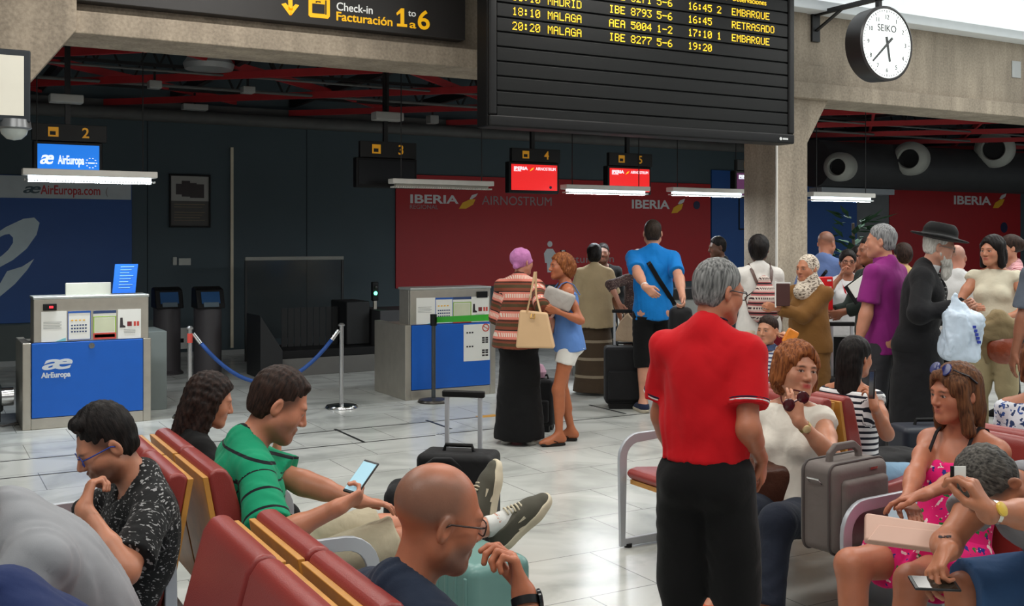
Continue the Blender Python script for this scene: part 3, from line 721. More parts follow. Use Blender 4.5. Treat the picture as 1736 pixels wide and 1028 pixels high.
# Iberia counter
x0 = QY(687, 640, 10.24).x; x1 = QY(840, 640, 10.24).x; zsh = QY(760, 549, 10.24).z; zt = QY(760, 491, 10.24).z
ux0 = QY(696, 540, 10.24).x; ux1 = x1-.06
r, W_, a, b_ = counter(x0, x1, 10.24, zsh, zt, ux0, ux1, .85, 'steel and blue check-in counter with a big prohibition notice, left of the mauve headscarf')
X0 = x0
def cd(px, py): q = QY(px, py, 10.24); return Vector((q.x-X0, 0, q.z))
for kd, (pa, pb, pc, pd) in enumerate(((706, 738, 507, 553), (738, 768, 505, 550), (768, 799, 504, 549), (799, 829, 503, 547))):
    A = cd(pa, pd); B = cd(pb, pc); notice(r, A.x, max(A.z, zsh+.004), B.x-A.x, B.z-A.z, (0, 1, 2, 3)[kd], .004)
A = cd(808, 505); B = cd(826, 494)
MB().box(A.x, B.x, -.012, .006, A.z, B.z).build('number_display', blackp, r, bevel=.003)
A = cd(785, 613); B = cd(829, 549)
s_ = MB().box(A.x, B.x, -.018, -.011, A.z, B.z).build('notice', paper, r)
w_ = B.x-A.x; h_ = B.z-A.z
mb = MB(); R5 = [(A.x+w_*.84+.05*w_*2.4*math.cos(t*.3142), -.02, B.z-h_*.1+.05*w_*2.4*math.sin(t*.3142)) for t in range(20)]
mb.tube(R5, .006, 6, closed=True, up=Vector((0, 1, 0))); mb.bar([(A.x+w_*.76, -.02, B.z-h_*.06), (A.x+w_*.92, -.02, B.z-h_*.14)], .01, .006)
mb.build('prohibition_mark', M('ink_red'), s_)
mb = MB()
for i in range(3): mb.box(A.x+w_*(.1+.1*i), A.x+w_*(.16+.1*i), -.021, -.017, B.z-h_*.24, B.z-h_*.2); mb.box(A.x+w_*(.1+.1*i), A.x+w_*(.16+.1*i), -.021, -.017, B.z-h_*.62, B.z-h_*.58)
for i, z_ in enumerate((.36, .42, .48, .7, .76, .84)):
    for j in range(2): mb.box(A.x+w_*(.7+.13*j), A.x+w_*(.8+.13*j), -.021, -.017, B.z-h_*(z_+.045), B.z-h_*z_)
mb.build('printed_icons', M('ink_dark'), s_)
# further counter seen between the queueing people
a = QY(1025, 520, 10.4); b_ = QY(1195, 520, 10.4)
zc = QY(1045, 512, 10.4).z
r = empty('checkin_counter', (a.x, 10.4, 0), 0, 'pale grey check-in counter with a black display, behind the man in blue', 'counter')
MB().box(0, b_.x-a.x, 0, .7, 0, zc).build('cabinet', M('counter_pale', (150, 152, 150), .5), r, bevel=.006)
MB().box(0, b_.x-a.x, -.03, .3, zc, zc+.14).build('display_casing', blackp, r, bevel=.01)
c = QY(1034, 493, 10.37); MB().box(c.x-a.x-.025, c.x-a.x+.025, -.034, -.028, c.z-.02, c.z+.02).build('red_light', M('led_red'), r)
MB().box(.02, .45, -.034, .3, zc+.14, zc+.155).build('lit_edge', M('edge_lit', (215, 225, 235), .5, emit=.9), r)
MB().box(.02, .3, -.004, .002, zc-.35, zc-.05).build('notice', paper, r)

# ------------------------------------------------------------------ kiosks, scale area, traffic light
def kiosk(px, pt, pb, label):
    c = QZ(px, pb, 0); zt = QY(px, pt, c.y).z
    r = empty('selfservice_kiosk', (c.x, c.y, 0), 0, label, 'kiosk', 'dark check-in kiosks')
    zb = zt-.26
    MB().lathe([(.001, 0), (.2, 0), (.2, .02), (.165, .05), (.165, zb), (.001, zb)], (0, 0, 0), 28).build('column', M('kiosk_grey', (66, 62, 64), .5), r, smooth='auto')
    MB().prism([(-.2, zb), (.14, zb), (.12, zt-.02), (.06, zt), (-.1, zt-.03)], -.17, .17, lambda u, v, w: (w, u, v)).build('head', blackp, r, bevel=.015)
    n = Vector((0, -.98, .3))
    s_ = MB().prism([(-.11, .06), (.11, .06), (.11, .2), (-.11, .2)], -.006, .004, lambda u, v, w: (u, -.2+.1*(v/.24)+w-.004, zb+v)).build('screen', M('kiosk_screen', (26, 60, 96), .3, emit=.15), r)
    MB().prism([(-.09, .02), (.09, .02), (.09, .075), (-.09, .075)], -.006, .004, lambda u, v, w: (u, -.2+.1*(v/.24)+w-.008, zb+v)).build('keypad', M('keypad_grey', (90, 104, 112), .4), r)
kiosk(283, 487, 634, 'dark self-service kiosk nearest the steel and blue counter')
kiosk(352, 486, 640, 'dark self-service kiosk beside the pale vertical wall strip')
# security screen in front of conveyor mouth
Y1 = 14.6
A = QY(415, 436, Y1); B = QY(582, 436, Y1)
r = empty('glass_partition', (A.x, Y1, 0), 0, 'smoked glass partition with a pale metal top rail before the slate wall', 'partition')
W_ = B.x-A.x
MB().box(0, W_, -.02, .02, A.z-.05, A.z).build('top_rail', M('rail_pale', (150, 150, 142), .5), r, bevel=.004)
gl = M('smoked_glass', (70, 74, 74), .12, alpha=.38)
MB().box(.02, W_-.02, -.004, .004, .3, A.z-.05).build('glass', gl, r)
for x in (.0, W_-.03): MB().box(x, x+.03, -.015, .015, 0, A.z-.05).build('post', M('post_dark', (40, 42, 42), .5), r)
# baggage conveyor mouth with dark hood
A = QZ(470, 640, 0); Y2 = A.y
cx0 = QY(478, 600, Y2).x; cx1 = QY(640, 600, Y2).x; zc = QY(560, 605, Y2).z; zt_ = QY(600, 530, Y2).z
r = empty('baggage_conveyor', (cx0, Y2, 0), 0, 'low grey baggage conveyor desk with black hood behind the rope', 'conveyor')
MB().box(0, cx1-cx0, 0, .8, 0, zc).build('desk', M('desk_grey', (98, 96, 92), .6), r, bevel=.006)
MB().box(0, cx1-cx0, .02, .8, zc, zc+.1).build('belt', blackp, r, bevel=.006)
MB().box(.95, cx1-cx0+.02, .3, .9, zc+.1, zt_+.12).build('hood', M('hood_dark', (26, 27, 28), .6), r, bevel=.02)
mb = MB()
for i in range(9): mb.box(.15+.085*i, .225+.085*i, .5, .51, zc+.1, zt_+.05)
mb.build('curtain_strips', M('strip_black', (20, 21, 22), .5), r)
A = QY(418, 530, Y2+.5); B = QY(478, 560, Y2+.2)
tag(MB().prism([(A.x, 0), (cx0-.02, 0), (cx0-.02, zc+.12), (A.x, A.z)], Y2-.1, Y2+.5, lambda u, v, w: (u, w, v)).build('conveyor_guard', M('hood_dark'), bevel=.01), 'dark sloping metal guard beside the low conveyor desk', 'guard')
a = QY(640, 660, Y2-.35); b_ = QY(684, 660, Y2-.35)
A = QY(632, 525, Y2+.3)
tag(MB().box(A.x, A.x+.75, Y2+.05, Y2+.8, 0, A.z).build('conveyor_cabinet', M('cabinet_charcoal', (60, 60, 62), .55), bevel=.008), 'charcoal cabinet with the small green signal light on top', 'cabinet')
c = QY(633, 500, Y2+.4)
r = empty('signal_light', (c.x+.02, Y2+.4, A.z), 0, 'small black signal lamp glowing green on the charcoal cabinet', 'signal light')
hh = QY(633, 478, Y2+.4).z-A.z
MB().box(-.02, .02, -.02, .02, 0, hh*.3).build('stem', steel, r)
MB().box(-.045, .045, -.03, .03, hh*.3, hh).build('housing', blackp, r, bevel=.012)
MB().lathe([(.001, .02), (.02, .012), (.026, 0)], (0, -.03, hh*.58), 16, RX).build('lens', M('led_green', (90, 255, 170), .4, emit=5), r, smooth='auto')
MB().lathe([(.001, .02), (.02, .012), (.026, 0)], (0, -.03, hh*.8), 16, RX).build('lens', M('lens_dark', (30, 34, 30), .3), r, smooth='auto')

# ------------------------------------------------------------------ stanchions and barriers
def stanchion(px, pyt, pyb, label, kind='rope', red=False):
    c = QZ(px, pyb, 0); s_ = pxs(c); h = (pyb-pyt)*s_
    r = empty('barrier_post', (c.x, c.y, 0), 0, label, 'barrier post')
    MB().lathe([(.001, 0), (.165, 0), (.165, .012), (.15, .03), (.04, .045), (.001, .045)], (0, 0, 0), 32).build('base', chrome if kind == 'rope' else M('base_dark', (70, 66, 60), .35, .5), r, smooth='auto')
    MB().lathe([(.001, .04), (.022, .04), (.022, h-.03), (.001, h-.03)], (0, 0, 0), 16).build('pole', M('post_chrome', (196, 196, 196), .25, .9) if kind == 'rope' else M('post_grey', (84, 88, 92), .3, .7), r, smooth='auto')
    MB().lathe([(.001, h-.03), (.034, h-.03), (.034, h-.015), (.018, h), (.001, h)] if kind == 'rope' else [(.001, h-.12), (.035, h-.12), (.035, h), (.001, h)], (0, 0, 0), 16).build('cap', MATS['post_chrome'] if kind == 'rope' else blackp, r, smooth='auto')
    if red: MB().lathe([(.023, h-.16), (.025, h-.16), (.025, h-.07), (.023, h-.07)], (0, 0, 0), 16).build('red_band', M('band_red', (200, 70, 60), .5), r, smooth='auto')
    return c, h
cA, hA = stanchion(322, 553, 708, 'chrome rope post with a red band near the long-haired woman', red=True)
cB, hB = stanchion(579, 548, 692, 'chrome rope post with round base on the open marble floor')
cC, hC = stanchion(735, 533, 682, 'grey belt post with green belt in front of the blue counter', 'belt')
def rope(a, b, sag, label):
    pts = []
    for i in range(21):
        t = i/20; p = a.lerp(b, t); p.z -= sag*4*t*(1-t); pts.append(p)
    o = empty('barrier_rope', a, 0, label, 'rope')
    MB().tube([p-a for p in pts[1:-1]], .02, 10).build('rope', M('rope_blue', (24, 70, 140), .6), o, smooth=True)
    m = MB()
    for i in (0, 19): m.tube([pts[i]-a, pts[i+1]-a], .022, 10)
    m.build('end_clip', chrome, o, smooth='auto')
rope(Vector((cA.x+.03, cA.y, hA-.07)), Vector((cB.x-.03, cB.y, hB-.07)), .5, 'blue rope sagging between the two chrome posts')
a = Vector((cC.x, cC.y, hC-.06)); b_ = QD(843, 538, 9.6)
tag(MB().bar([a+Vector((.03, 0, 0)), b_], .004, .06).build('barrier_belt', M('belt_green', (70, 190, 60), .5)), 'bright green belt stretched from the grey belt post', 'belt')

# ------------------------------------------------------------------ airport benches: two rows of seats back to back
def bench(xr, y0, n, sw, label, yaw=0, arms=(1, 1), table=None, legs=True):
    # ridge at x = xr; seats run from y0 (near end) to y0+n*sw
    r = empty('waiting_bench', (xr, y0, 0), yaw, label, 'bench')
    for sg in (1, -1):
        for i in range(n):
            a = i*sw+.008; b = (i+1)*sw-.008
            # seat cushion profile in (x,z)
            prof = [(.13, .37), (.17, .35), (.54, .375), (.60, .39), (.625, .415), (.61, .44), (.56, .45), (.35, .43), (.16, .415), (.13, .40)]
            MB().prism(prof, a, b, lambda u, v, w: (sg*u, w, v)).build('seat', vinyl, r, bevel=.014, bseg=3)
            MB().prism([(.13, .345), (.6, .36), (.6, .385), (.13, .368)], a+.01, b-.01, lambda u, v, w: (sg*u, w, v)).build('seat_board', wood, r)
            # backrest pad on a thin plywood shell
            bp = [(.135, .40), (.17, .395), (.215, .42), (.175, .66), (.118, .87), (.095, .905), (.06, .91), (.034, .895), (.034, .875), (.085, .62)]
            MB().prism(bp, a, b, lambda u, v, w: (sg*u, w, v)).build('backrest', vinyl, r, bevel=.022, bseg=4)
            MB().prism([(.112, .37), (.132, .37), (.082, .62), (.034, .885), (.014, .885), (.062, .62)], a+.004, b-.004, lambda u, v, w: (sg*u, w, v)).build('back_board', wood, r, bevel=.003)
    m = MB()
    m.box(-.05, .05, 0, n*sw, .25, .31); m.box(.3, .36, 0, n*sw, .29, .345); m.box(-.36, -.3, 0, n*sw, .29, .345)
    m.build('seat_beam', alu, r, bevel=.004)
    for e, (yy, on) in enumerate(((-.03, arms[0]), (n*sw+.03, arms[1]))):
        if not on: continue
        for sg in (1, -1):
            pts = [(.08, .03), (.62, .03), (.62, .45)]
            for k_ in range(7):
                t = k_/6*math.pi/2; pts.append((.62-.11*(1-math.cos(t)), .49+.11*math.sin(t)))
            pts += [(.10, .615), (.10, .2)]
            MB().sweep([(sg*x, yy, z) for x, z in pts], [(-.026, -.011), (.026, -.011), (.026, .011), (-.026, .011)], closed=False, up=Vector((0, 1, 0))).build('arm_frame', alu, r, bevel=.004)
        mb = MB()
        for sg in (1, -1):
            for x in (.58, .12): mb.lathe([(.001, 0), (.022, 0), (.022, .02), (.001, .02)], (sg*x, yy, 0), 12)
        mb.build('rubber_feet', blackp, r)
    return r
BX = .84; SW = .475
bench(BX, 2.13, 2, SW, 'red vinyl back-to-back bench nearest the camera, behind the bald man')
bench(BX+.01, 3.66, 2, SW, 'red vinyl back-to-back bench holding the green striped shirt man')
RXB = 4.02
bench(RXB, 3.80, 2, SW, 'red vinyl back-to-back bench with an empty seat behind the red polo shirt', arms=(0, 1))
bench(RXB-.08, 2.12, 2, SW, 'red vinyl bench holding the pink dress woman and the man with a phone')
def table(xr, y0, y1, label):
    r = empty('bench_table', (xr, y0, 0), 0, label, 'table')
    MB().box(-.5, .5, 0, y1-y0, .36, .385).build('table_plate', M('plate_blue_grey', (168, 184, 196), .3, .3), r, bevel=.006)
    MB().box(-.05, .05, .04, y1-y0-.04, 0, .36).build('foot', alu, r)
table(RXB-.04, 3.16, 3.74, 'pale blue-grey metal shelf between the benches under the grey suitcase')
table(BX+.01, 3.15, 3.58, 'pale metal shelf between the two red bench units behind the green shirt man')
# ------------------------------------------------------------------ organic surfaces: smooth unions of tapered limbs, meshed as one skin
V3 = lambda *a: np.array(a, dtype=float)
def nrm(v): v = np.asarray(v, float); return v/(np.linalg.norm(v)+1e-12)
class Pr:                                          # one tapered limb or ellipsoid
    __slots__ = ('t', 'a', 'b', 'ra', 'rb', 'R', 'k', 'cut', 'op', 'fl')
    def __init__(s, t, a, b=None, ra=.05, rb=None, R=None, k=.03, cut=(), op=1, fl=None):
        s.t = t; s.a = np.asarray(a, float); s.b = None if b is None else np.asarray(b, float); s.ra = ra; s.rb = ra if rb is None else rb
        s.R = R; s.k = k; s.cut = list(cut); s.op = op; s.fl = fl
    def bb(s):
        if s.t == 'c':
            r = max(s.ra, s.rb); return np.minimum(s.a, s.b)-r, np.maximum(s.a, s.b)+r
        if s.t == 'e':
            r = np.asarray(s.ra, float); e = np.abs(s.R) @ r if s.R is not None else r
            return s.a-e, s.a+e
        r = np.asarray(s.ra, float)+s.rb; e = np.abs(s.R) @ r if s.R is not None else r
        return s.a-e, s.a+e
    def d(s, P):
        if s.t == 'c':
            ba = s.b-s.a; q = P-s.a
            if s.fl is not None:
                n, f = s.fl; q = q+(q@n)[..., None]*n*(1/f-1)
            h = np.clip((q@ba)/max(ba@ba, 1e-9), 0, 1)
            out = np.linalg.norm(q-h[..., None]*ba, axis=-1)-(s.ra+(s.rb-s.ra)*h)
        elif s.t == 'e':
            q = P-s.a
            if s.R is not None: q = q@s.R
            r = np.asarray(s.ra, float); u = q/r
            k0 = np.linalg.norm(u, axis=-1); k1 = np.linalg.norm(u/r, axis=-1)
            out = k0*(k0-1)/np.maximum(k1, 1e-6)
        else:                                      # rounded box
            q = P-s.a
            if s.R is not None: q = q@s.R
            u = np.abs(q)-np.asarray(s.ra, float)
            out = np.linalg.norm(np.maximum(u, 0), axis=-1)+np.minimum(u.max(-1), 0)-s.rb
        for p, n in s.cut: out = np.maximum(out, (P-p)@n)
        return out
def cone(a, b, ra, rb=None, k=.03, cut=(), fl=None, op=1): return Pr('c', a, b, ra, rb, k=k, cut=cut, fl=fl, op=op)
def ell(c, r, R=None, k=.03, cut=(), op=1): return Pr('e', c, None, r, R=R, k=k, cut=cut, op=op)
def rbox(c, r, rad, R=None, k=.02, cut=(), op=1): return Pr('b', c, None, r, rad, R=R, k=k, cut=cut, op=op)
def field(prims, lo, n, v, warp=None):
    D = np.full(n, .2, np.float32)
    for p in prims:
        a, b = p.bb(); m = max(.03, p.k*1.6)+2*v
        i0 = np.maximum(np.floor((a-m-lo)/v).astype(int), 0); i1 = np.minimum(np.ceil((b+m-lo)/v).astype(int)+1, n)
        if (i1 <= i0).any(): continue
        ax = [lo[j]+v*np.arange(i0[j], i1[j]) for j in range(3)]
        G = np.stack(np.meshgrid(*ax, indexing='ij'), -1)
        d = p.d(G)
        sl = tuple(slice(i0[j], i1[j]) for j in range(3)); A = D[sl]
        if p.op == 1:
            h = np.maximum(p.k-np.abs(A-d), 0)/p.k if p.k > 0 else 0
            D[sl] = np.minimum(A, d)-h*h*p.k*.25
        else:
            h = np.maximum(p.k-np.abs(A+d), 0)/p.k
            D[sl] = np.maximum(A, -d)+h*h*p.k*.25
    if warp is not None:
        idx = np.argwhere(np.abs(D) < .06)
        P = lo+v*idx
        D[tuple(idx.T)] += warp(P).astype(np.float32)
    return D
def nets(D, lo, v, skip=None):
    S = D < 0
    c = [S[i:S.shape[0]-1+i, j:S.shape[1]-1+j, k:S.shape[2]-1+k] for i in (0, 1) for j in (0, 1) for k in (0, 1)]
    cnt = sum(x.astype(np.int8) for x in c)
    act = (cnt > 0) & (cnt < 8)
    idx = np.argwhere(act)
    if len(idx) == 0: return np.zeros((0, 3)), np.zeros((0, 4), int)
    num = np.full(act.shape, -1, np.int64); num[act] = np.arange(len(idx))
    acc = np.zeros((len(idx), 3)); w = np.zeros(len(idx))
    cor = [np.array((i, j, k)) for i in (0, 1) for j in (0, 1) for k in (0, 1)]
    val = [D[tuple((idx+o).T)] for o in cor]
    for a in range(8):
        for b in range(a+1, 8):
            if abs(cor[a]-cor[b]).sum() != 1: continue
            va, vb = val[a], val[b]; x = (va < 0) != (vb < 0)
            t = np.where(x, va/np.where(x, va-vb, 1), 0)
            acc += np.where(x[:, None], cor[a]+(cor[b]-cor[a])*t[:, None], 0); w += x
    P = lo+v*(idx+acc/w[:, None])
    Q = []
    for ax in range(3):
        u, t = [(1, 2), (2, 0), (0, 1)][ax]
        sl0 = [slice(None)]*3; sl1 = [slice(None)]*3
        sl0[ax] = slice(0, -1); sl1[ax] = slice(1, None)
        A = S[tuple(sl0)]; B = S[tuple(sl1)]
        e = np.argwhere(A != B)
        e = e[(e[:, u] > 0) & (e[:, t] > 0) & (e[:, u] < S.shape[u]-1) & (e[:, t] < S.shape[t]-1)]
        flip = A[tuple(e.T)]
        du = np.zeros(3, int); du[u] = 1; dt = np.zeros(3, int); dt[t] = 1
        q = np.stack([num[tuple((e-du-dt).T)], num[tuple((e-dt).T)], num[tuple(e.T)], num[tuple((e-du).T)]], 1)
        q[~flip] = q[~flip][:, ::-1]
        Q.append(q)
    Q = np.concatenate(Q)
    Q = Q[(Q >= 0).all(1)]
    if skip is not None:
        dead = skip(P); Q = Q[~dead[Q].all(1)]
        used = np.zeros(len(P), bool); used[Q.ravel()] = True
        re = np.cumsum(used)-1; P = P[used]; Q = re[Q]
    return P, Q
def mesh_of(prims, v, boxes=(), warp=None):        # boxes: (lo, hi, finer voxel)
    lo = np.min([p.bb()[0] for p in prims if p.op == 1], 0)-.04; hi = np.max([p.bb()[1] for p in prims if p.op == 1], 0)+.04
    n = np.ceil((hi-lo)/v).astype(int)+1
    def inside(P):
        m = np.zeros(len(P), bool)
        for a, b, _ in boxes: m |= ((P > np.asarray(a)+v*.6) & (P < np.asarray(b)-v*.6)).all(1)
        return m
    P, Q = nets(field(prims, lo, n, v, warp), lo, v, inside if boxes else None)
    for a, b, vv in boxes:
        a = np.asarray(a, float); b = np.asarray(b, float)
        pp = [p for p in prims if (p.bb()[0] < b+.05).all() and (p.bb()[1] > a-.05).all()]
        P2, Q2 = nets(field(pp, a, np.ceil((b-a)/vv).astype(int)+1, vv, warp), a, vv)
        Q = np.concatenate([Q, Q2+len(P)]); P = np.concatenate([P, P2])
    return P, Q
def raw_mesh(name, P, Q, mat, parent, colors=None, tc=None, smooth=2):
    P = np.array(P, float)
    if smooth and len(Q):                           # light tangential relaxation
        e = np.concatenate([Q[:, [0, 1]], Q[:, [1, 2]], Q[:, [2, 3]], Q[:, [3, 0]]]); e = np.concatenate([e, e[:, ::-1]])
        deg = np.bincount(e[:, 0], minlength=len(P)).astype(float)
        for lam in [.5, -.52]*smooth:
            s = np.stack([np.bincount(e[:, 0], weights=P[e[:, 1], j], minlength=len(P)) for j in range(3)], 1)
            ok = deg > 0; P[ok] += lam*(s[ok]/deg[ok, None]-P[ok])
    me = bpy.data.meshes.new(name)
    me.vertices.add(len(P)); me.vertices.foreach_set('co', P.astype(np.float32).ravel())
    me.loops.add(len(Q)*4); me.loops.foreach_set('vertex_index', Q.astype(np.int32).ravel())
    me.polygons.add(len(Q)); me.polygons.foreach_set('loop_start', np.arange(0, len(Q)*4, 4, dtype=np.int32))
    me.polygons.foreach_set('use_smooth', np.ones(len(Q), bool))
    me.update(calc_edges=True); me.validate()
    if colors is not None:
        at = me.attributes.new('Col', 'FLOAT_COLOR', 'POINT')
        at.data.foreach_set('color', np.concatenate([colors, np.ones((len(P), 1))], 1).astype(np.float32).ravel())
    if tc is not None:
        at = me.attributes.new('tc', 'FLOAT_VECTOR', 'POINT'); at.data.foreach_set('vector', tc.astype(np.float32).ravel())
    me.materials.append(mat)
    o = bpy.data.objects.new(name, me); COL.objects.link(o)
    if parent is not None: o.parent = parent
    return o

# ------------------------------------------------------------------ materials of people
def nodes(name):
    m = bpy.data.materials.new(name); m.use_nodes = True; nt = m.node_tree
    return m, nt, nt.nodes['Principled BSDF'], nt.nodes.new, nt.links.new
def skin_mat():
    m, nt, b, N, L = nodes('skin')
    a = N('ShaderNodeAttribute'); a.attribute_name = 'Col'
    tc = N('ShaderNodeTexCoord'); n = N('ShaderNodeTexNoise'); n.inputs['Scale'].default_value = 26; n.inputs['Detail'].default_value = 4
    L(tc.outputs['Object'], n.inputs['Vector'])
    mr = N('ShaderNodeMapRange'); mr.inputs[3].default_value = .86; mr.inputs[4].default_value = 1.1; L(n.outputs['Fac'], mr.inputs[0])
    mx = N('ShaderNodeMixRGB'); mx.blend_type = 'MULTIPLY'; mx.inputs[0].default_value = 1; L(a.outputs['Color'], mx.inputs[1]); L(mr.outputs[0], mx.inputs[2])
    L(mx.outputs[0], b.inputs['Base Color']); b.inputs['Roughness'].default_value = .42; b.inputs['Specular IOR Level'].default_value = .4
    b.inputs['Subsurface Weight'].default_value = .12; b.inputs['Subsurface Radius'].default_value = (1, .35, .2); b.inputs['Subsurface Scale'].default_value = .012
    n2 = N('ShaderNodeTexNoise'); n2.inputs['Scale'].default_value = 220; L(tc.outputs['Object'], n2.inputs['Vector'])
    bp = N('ShaderNodeBump'); bp.inputs['Strength'].default_value = .12; bp.inputs['Distance'].default_value = .002; L(n2.outputs['Fac'], bp.inputs['Height']); L(bp.outputs[0], b.inputs['Normal'])
    return m
SKIN = skin_mat()
CM = {}
def cloth(name, rgb, pat=None, c2=None, rough=.85, bump=.5, folds=9, c3=None, sheen=.2, **kw):
    """woven cloth; pat: h (stripes along tc.z), w (wide woven bands), spots, floral, fleck, check"""
    if name in CM: return CM[name]
    m, nt, b, N, L = nodes(name)
    tcn = N('ShaderNodeTexCoord'); at = N('ShaderNodeAttribute'); at.attribute_name = 'tc'
    base = N('ShaderNodeRGB'); base.outputs[0].default_value = lin(rgb)+(1,); out = base.outputs[0]
    def math_(op, x, y=None):
        n = N('ShaderNodeMath'); n.operation = op
        for i, q in enumerate((x, y)):
            if q is None: continue
            if isinstance(q, (int, float)): n.inputs[i].default_value = q
            else: L(q, n.inputs[i])
        return n.outputs[0]
    def mix(f, col):
        n = N('ShaderNodeMixRGB'); L(f, n.inputs[0]); L(out, n.inputs[1]); n.inputs[2].default_value = lin(col)+(1,); return n.outputs[0]
    if pat in ('h', 'w', 'check'):
        sp = N('ShaderNodeSeparateXYZ'); L(at.outputs['Vector'], sp.inputs[0])
        per, duty = kw.get('per', .04), kw.get('duty', .4)
        fr = math_('FRACT', math_('DIVIDE', sp.outputs[2], per)); f = math_('LESS_THAN', fr, duty)
        out = mix(f, c2)
        if pat == 'w':
            wv = math_('GREATER_THAN', math_('SINE', math_('MULTIPLY', math_('ADD', sp.outputs[0], math_('MULTIPLY', sp.outputs[1], .6)), 420)), -.1)
            f2 = math_('LESS_THAN', math_('ABSOLUTE', math_('SUBTRACT', fr, .22)), .10); out = mix(math_('MULTIPLY', f2, wv), c3)
            f3 = math_('LESS_THAN', math_('ABSOLUTE', math_('SUBTRACT', fr, .72)), .08); out = mix(f3, kw['c4'])
            f4 = math_('LESS_THAN', math_('ABSOLUTE', math_('SUBTRACT', fr, .93)), .025); out = mix(f4, kw['c5'])
            f5 = math_('LESS_THAN', math_('ABSOLUTE', math_('SUBTRACT', fr, .45)), .03); out = mix(f5, kw['c5'])
        if pat == 'check':
            f2 = math_('LESS_THAN', math_('FRACT', math_('DIVIDE', math_('ADD', sp.outputs[0], sp.outputs[2]), per)), duty); out = mix(f2, c3 or c2)
    elif pat == 'fleck':
        mp = N('ShaderNodeMapping'); mp.inputs['Rotation'].default_value = (.5, .6, .7); mp.inputs['Scale'].default_value = (1, 1.0, 2.6); L(at.outputs['Vector'], mp.inputs[0])
        vo = N('ShaderNodeTexNoise'); vo.inputs['Scale'].default_value = kw.get('scale', 55); vo.inputs['Detail'].default_value = 1; L(mp.outputs[0], vo.inputs['Vector'])
        out = mix(math_('GREATER_THAN', vo.outputs['Fac'], kw.get('th', .62)), c2)
    elif pat in ('spots', 'floral'):
        cols = [c2, c3] + [kw[q] for q in ('c4', 'c5') if q in kw]
        for i, cc in enumerate(cols):
            if cc is None: continue
            mp = N('ShaderNodeMapping'); mp.inputs['Location'].default_value = (i*3.1, i*1.7, i*.9); L(at.outputs['Vector'], mp.inputs[0])
            vo = N('ShaderNodeTexNoise'); vo.inputs['Scale'].default_value = kw.get('scale', 22); vo.inputs['Detail'].default_value = 2; L(mp.outputs[0], vo.inputs['Vector'])
            out = mix(math_('GREATER_THAN', vo.outputs['Fac'], kw.get('th', .6)), cc)
    nv = N('ShaderNodeTexNoise'); nv.inputs['Scale'].default_value = 7; nv.inputs['Detail'].default_value = 3; L(tcn.outputs['Object'], nv.inputs['Vector'])
    mr = N('ShaderNodeMapRange'); mr.inputs[3].default_value = .82; mr.inputs[4].default_value = 1.12; L(nv.outputs['Fac'], mr.inputs[0])
    mx = N('ShaderNodeMixRGB'); mx.blend_type = 'MULTIPLY'; mx.inputs[0].default_value = 1; L(out, mx.inputs[1]); L(mr.outputs[0], mx.inputs[2])
    L(mx.outputs[0], b.inputs['Base Color']); b.inputs['Roughness'].default_value = rough; b.inputs['Specular IOR Level'].default_value = .25
    b.inputs['Sheen Weight'].default_value = sheen*.25
    fo = N('ShaderNodeTexNoise'); fo.inputs['Scale'].default_value = folds; fo.inputs['Detail'].default_value = 3; fo.inputs['Distortion'].default_value = .5; L(tcn.outputs['Object'], fo.inputs['Vector'])
    we = N('ShaderNodeTexNoise'); we.inputs['Scale'].default_value = 400; L(tcn.outputs['Object'], we.inputs['Vector'])
    ad = math_('ADD', fo.outputs['Fac'], math_('MULTIPLY', we.outputs['Fac'], .03))
    bp = N('ShaderNodeBump'); bp.inputs['Strength'].default_value = bump; bp.inputs['Distance'].default_value = .02; L(ad, bp.inputs['Height']); L(bp.outputs[0], b.inputs['Normal'])
    CM[name] = m; return m
def hair_mat(name, rgb, rgb2=None, rough=.42, curl=0):
    if name in CM: return CM[name]
    m, nt, b, N, L = nodes(name); rgb2 = rgb2 or tuple(min(255, v*1.6+6) for v in rgb)
    at = N('ShaderNodeAttribute'); at.attribute_name = 'tc'
    mp = N('ShaderNodeMapping'); mp.inputs['Scale'].default_value = (1, 1, .10) if not curl else (1, 1, .6); L(at.outputs['Vector'], mp.inputs[0])
    n = N('ShaderNodeTexNoise'); n.inputs['Scale'].default_value = 130 if not curl else 70; n.inputs['Detail'].default_value = 4; n.inputs['Distortion'].default_value = curl; L(mp.outputs[0], n.inputs['Vector'])
    cr = N('ShaderNodeValToRGB'); cr.color_ramp.elements[0].position = .35; cr.color_ramp.elements[0].color = lin(rgb)+(1,); cr.color_ramp.elements[1].position = .7; cr.color_ramp.elements[1].color = lin(rgb2)+(1,)
    L(n.outputs['Fac'], cr.inputs[0]); L(cr.outputs[0], b.inputs['Base Color']); b.inputs['Roughness'].default_value = rough+.12; b.inputs['Specular IOR Level'].default_value = .16
    bp = N('ShaderNodeBump'); bp.inputs['Strength'].default_value = .6; bp.inputs['Distance'].default_value = .005; L(n.outputs['Fac'], bp.inputs['Height']); L(bp.outputs[0], b.inputs['Normal'])
    CM[name] = m; return m
GLASSM = M('spectacle_frame', (24, 22, 26), .3)
def sines(amp, f, seed=0):                          # soft folds in a cloth surface
    rs = np.random.RandomState(seed); W = rs.randn(5, 3)*f*np.array([1, 1, .55]); ph = rs.rand(5)*6.28
    dirs = rs.randn(3, 3); dirs /= np.linalg.norm(dirs, axis=1)[:, None]
    def fn(P):
        b = np.mean([np.sin(P@W[i]+ph[i]) for i in range(5)], 0)*1.6
        w_ = 2.2*np.sin(P@W[0]*.8+ph[1])+1.6*np.sin(P@W[2]*.9+ph[3])
        r = np.mean([1-2*np.abs(np.sin(.5*(P@dirs[i])*f*3.2+w_+ph[i]))**.8 for i in range(3)], 0)
        return amp*(b*.8+.55*r)
    return fn

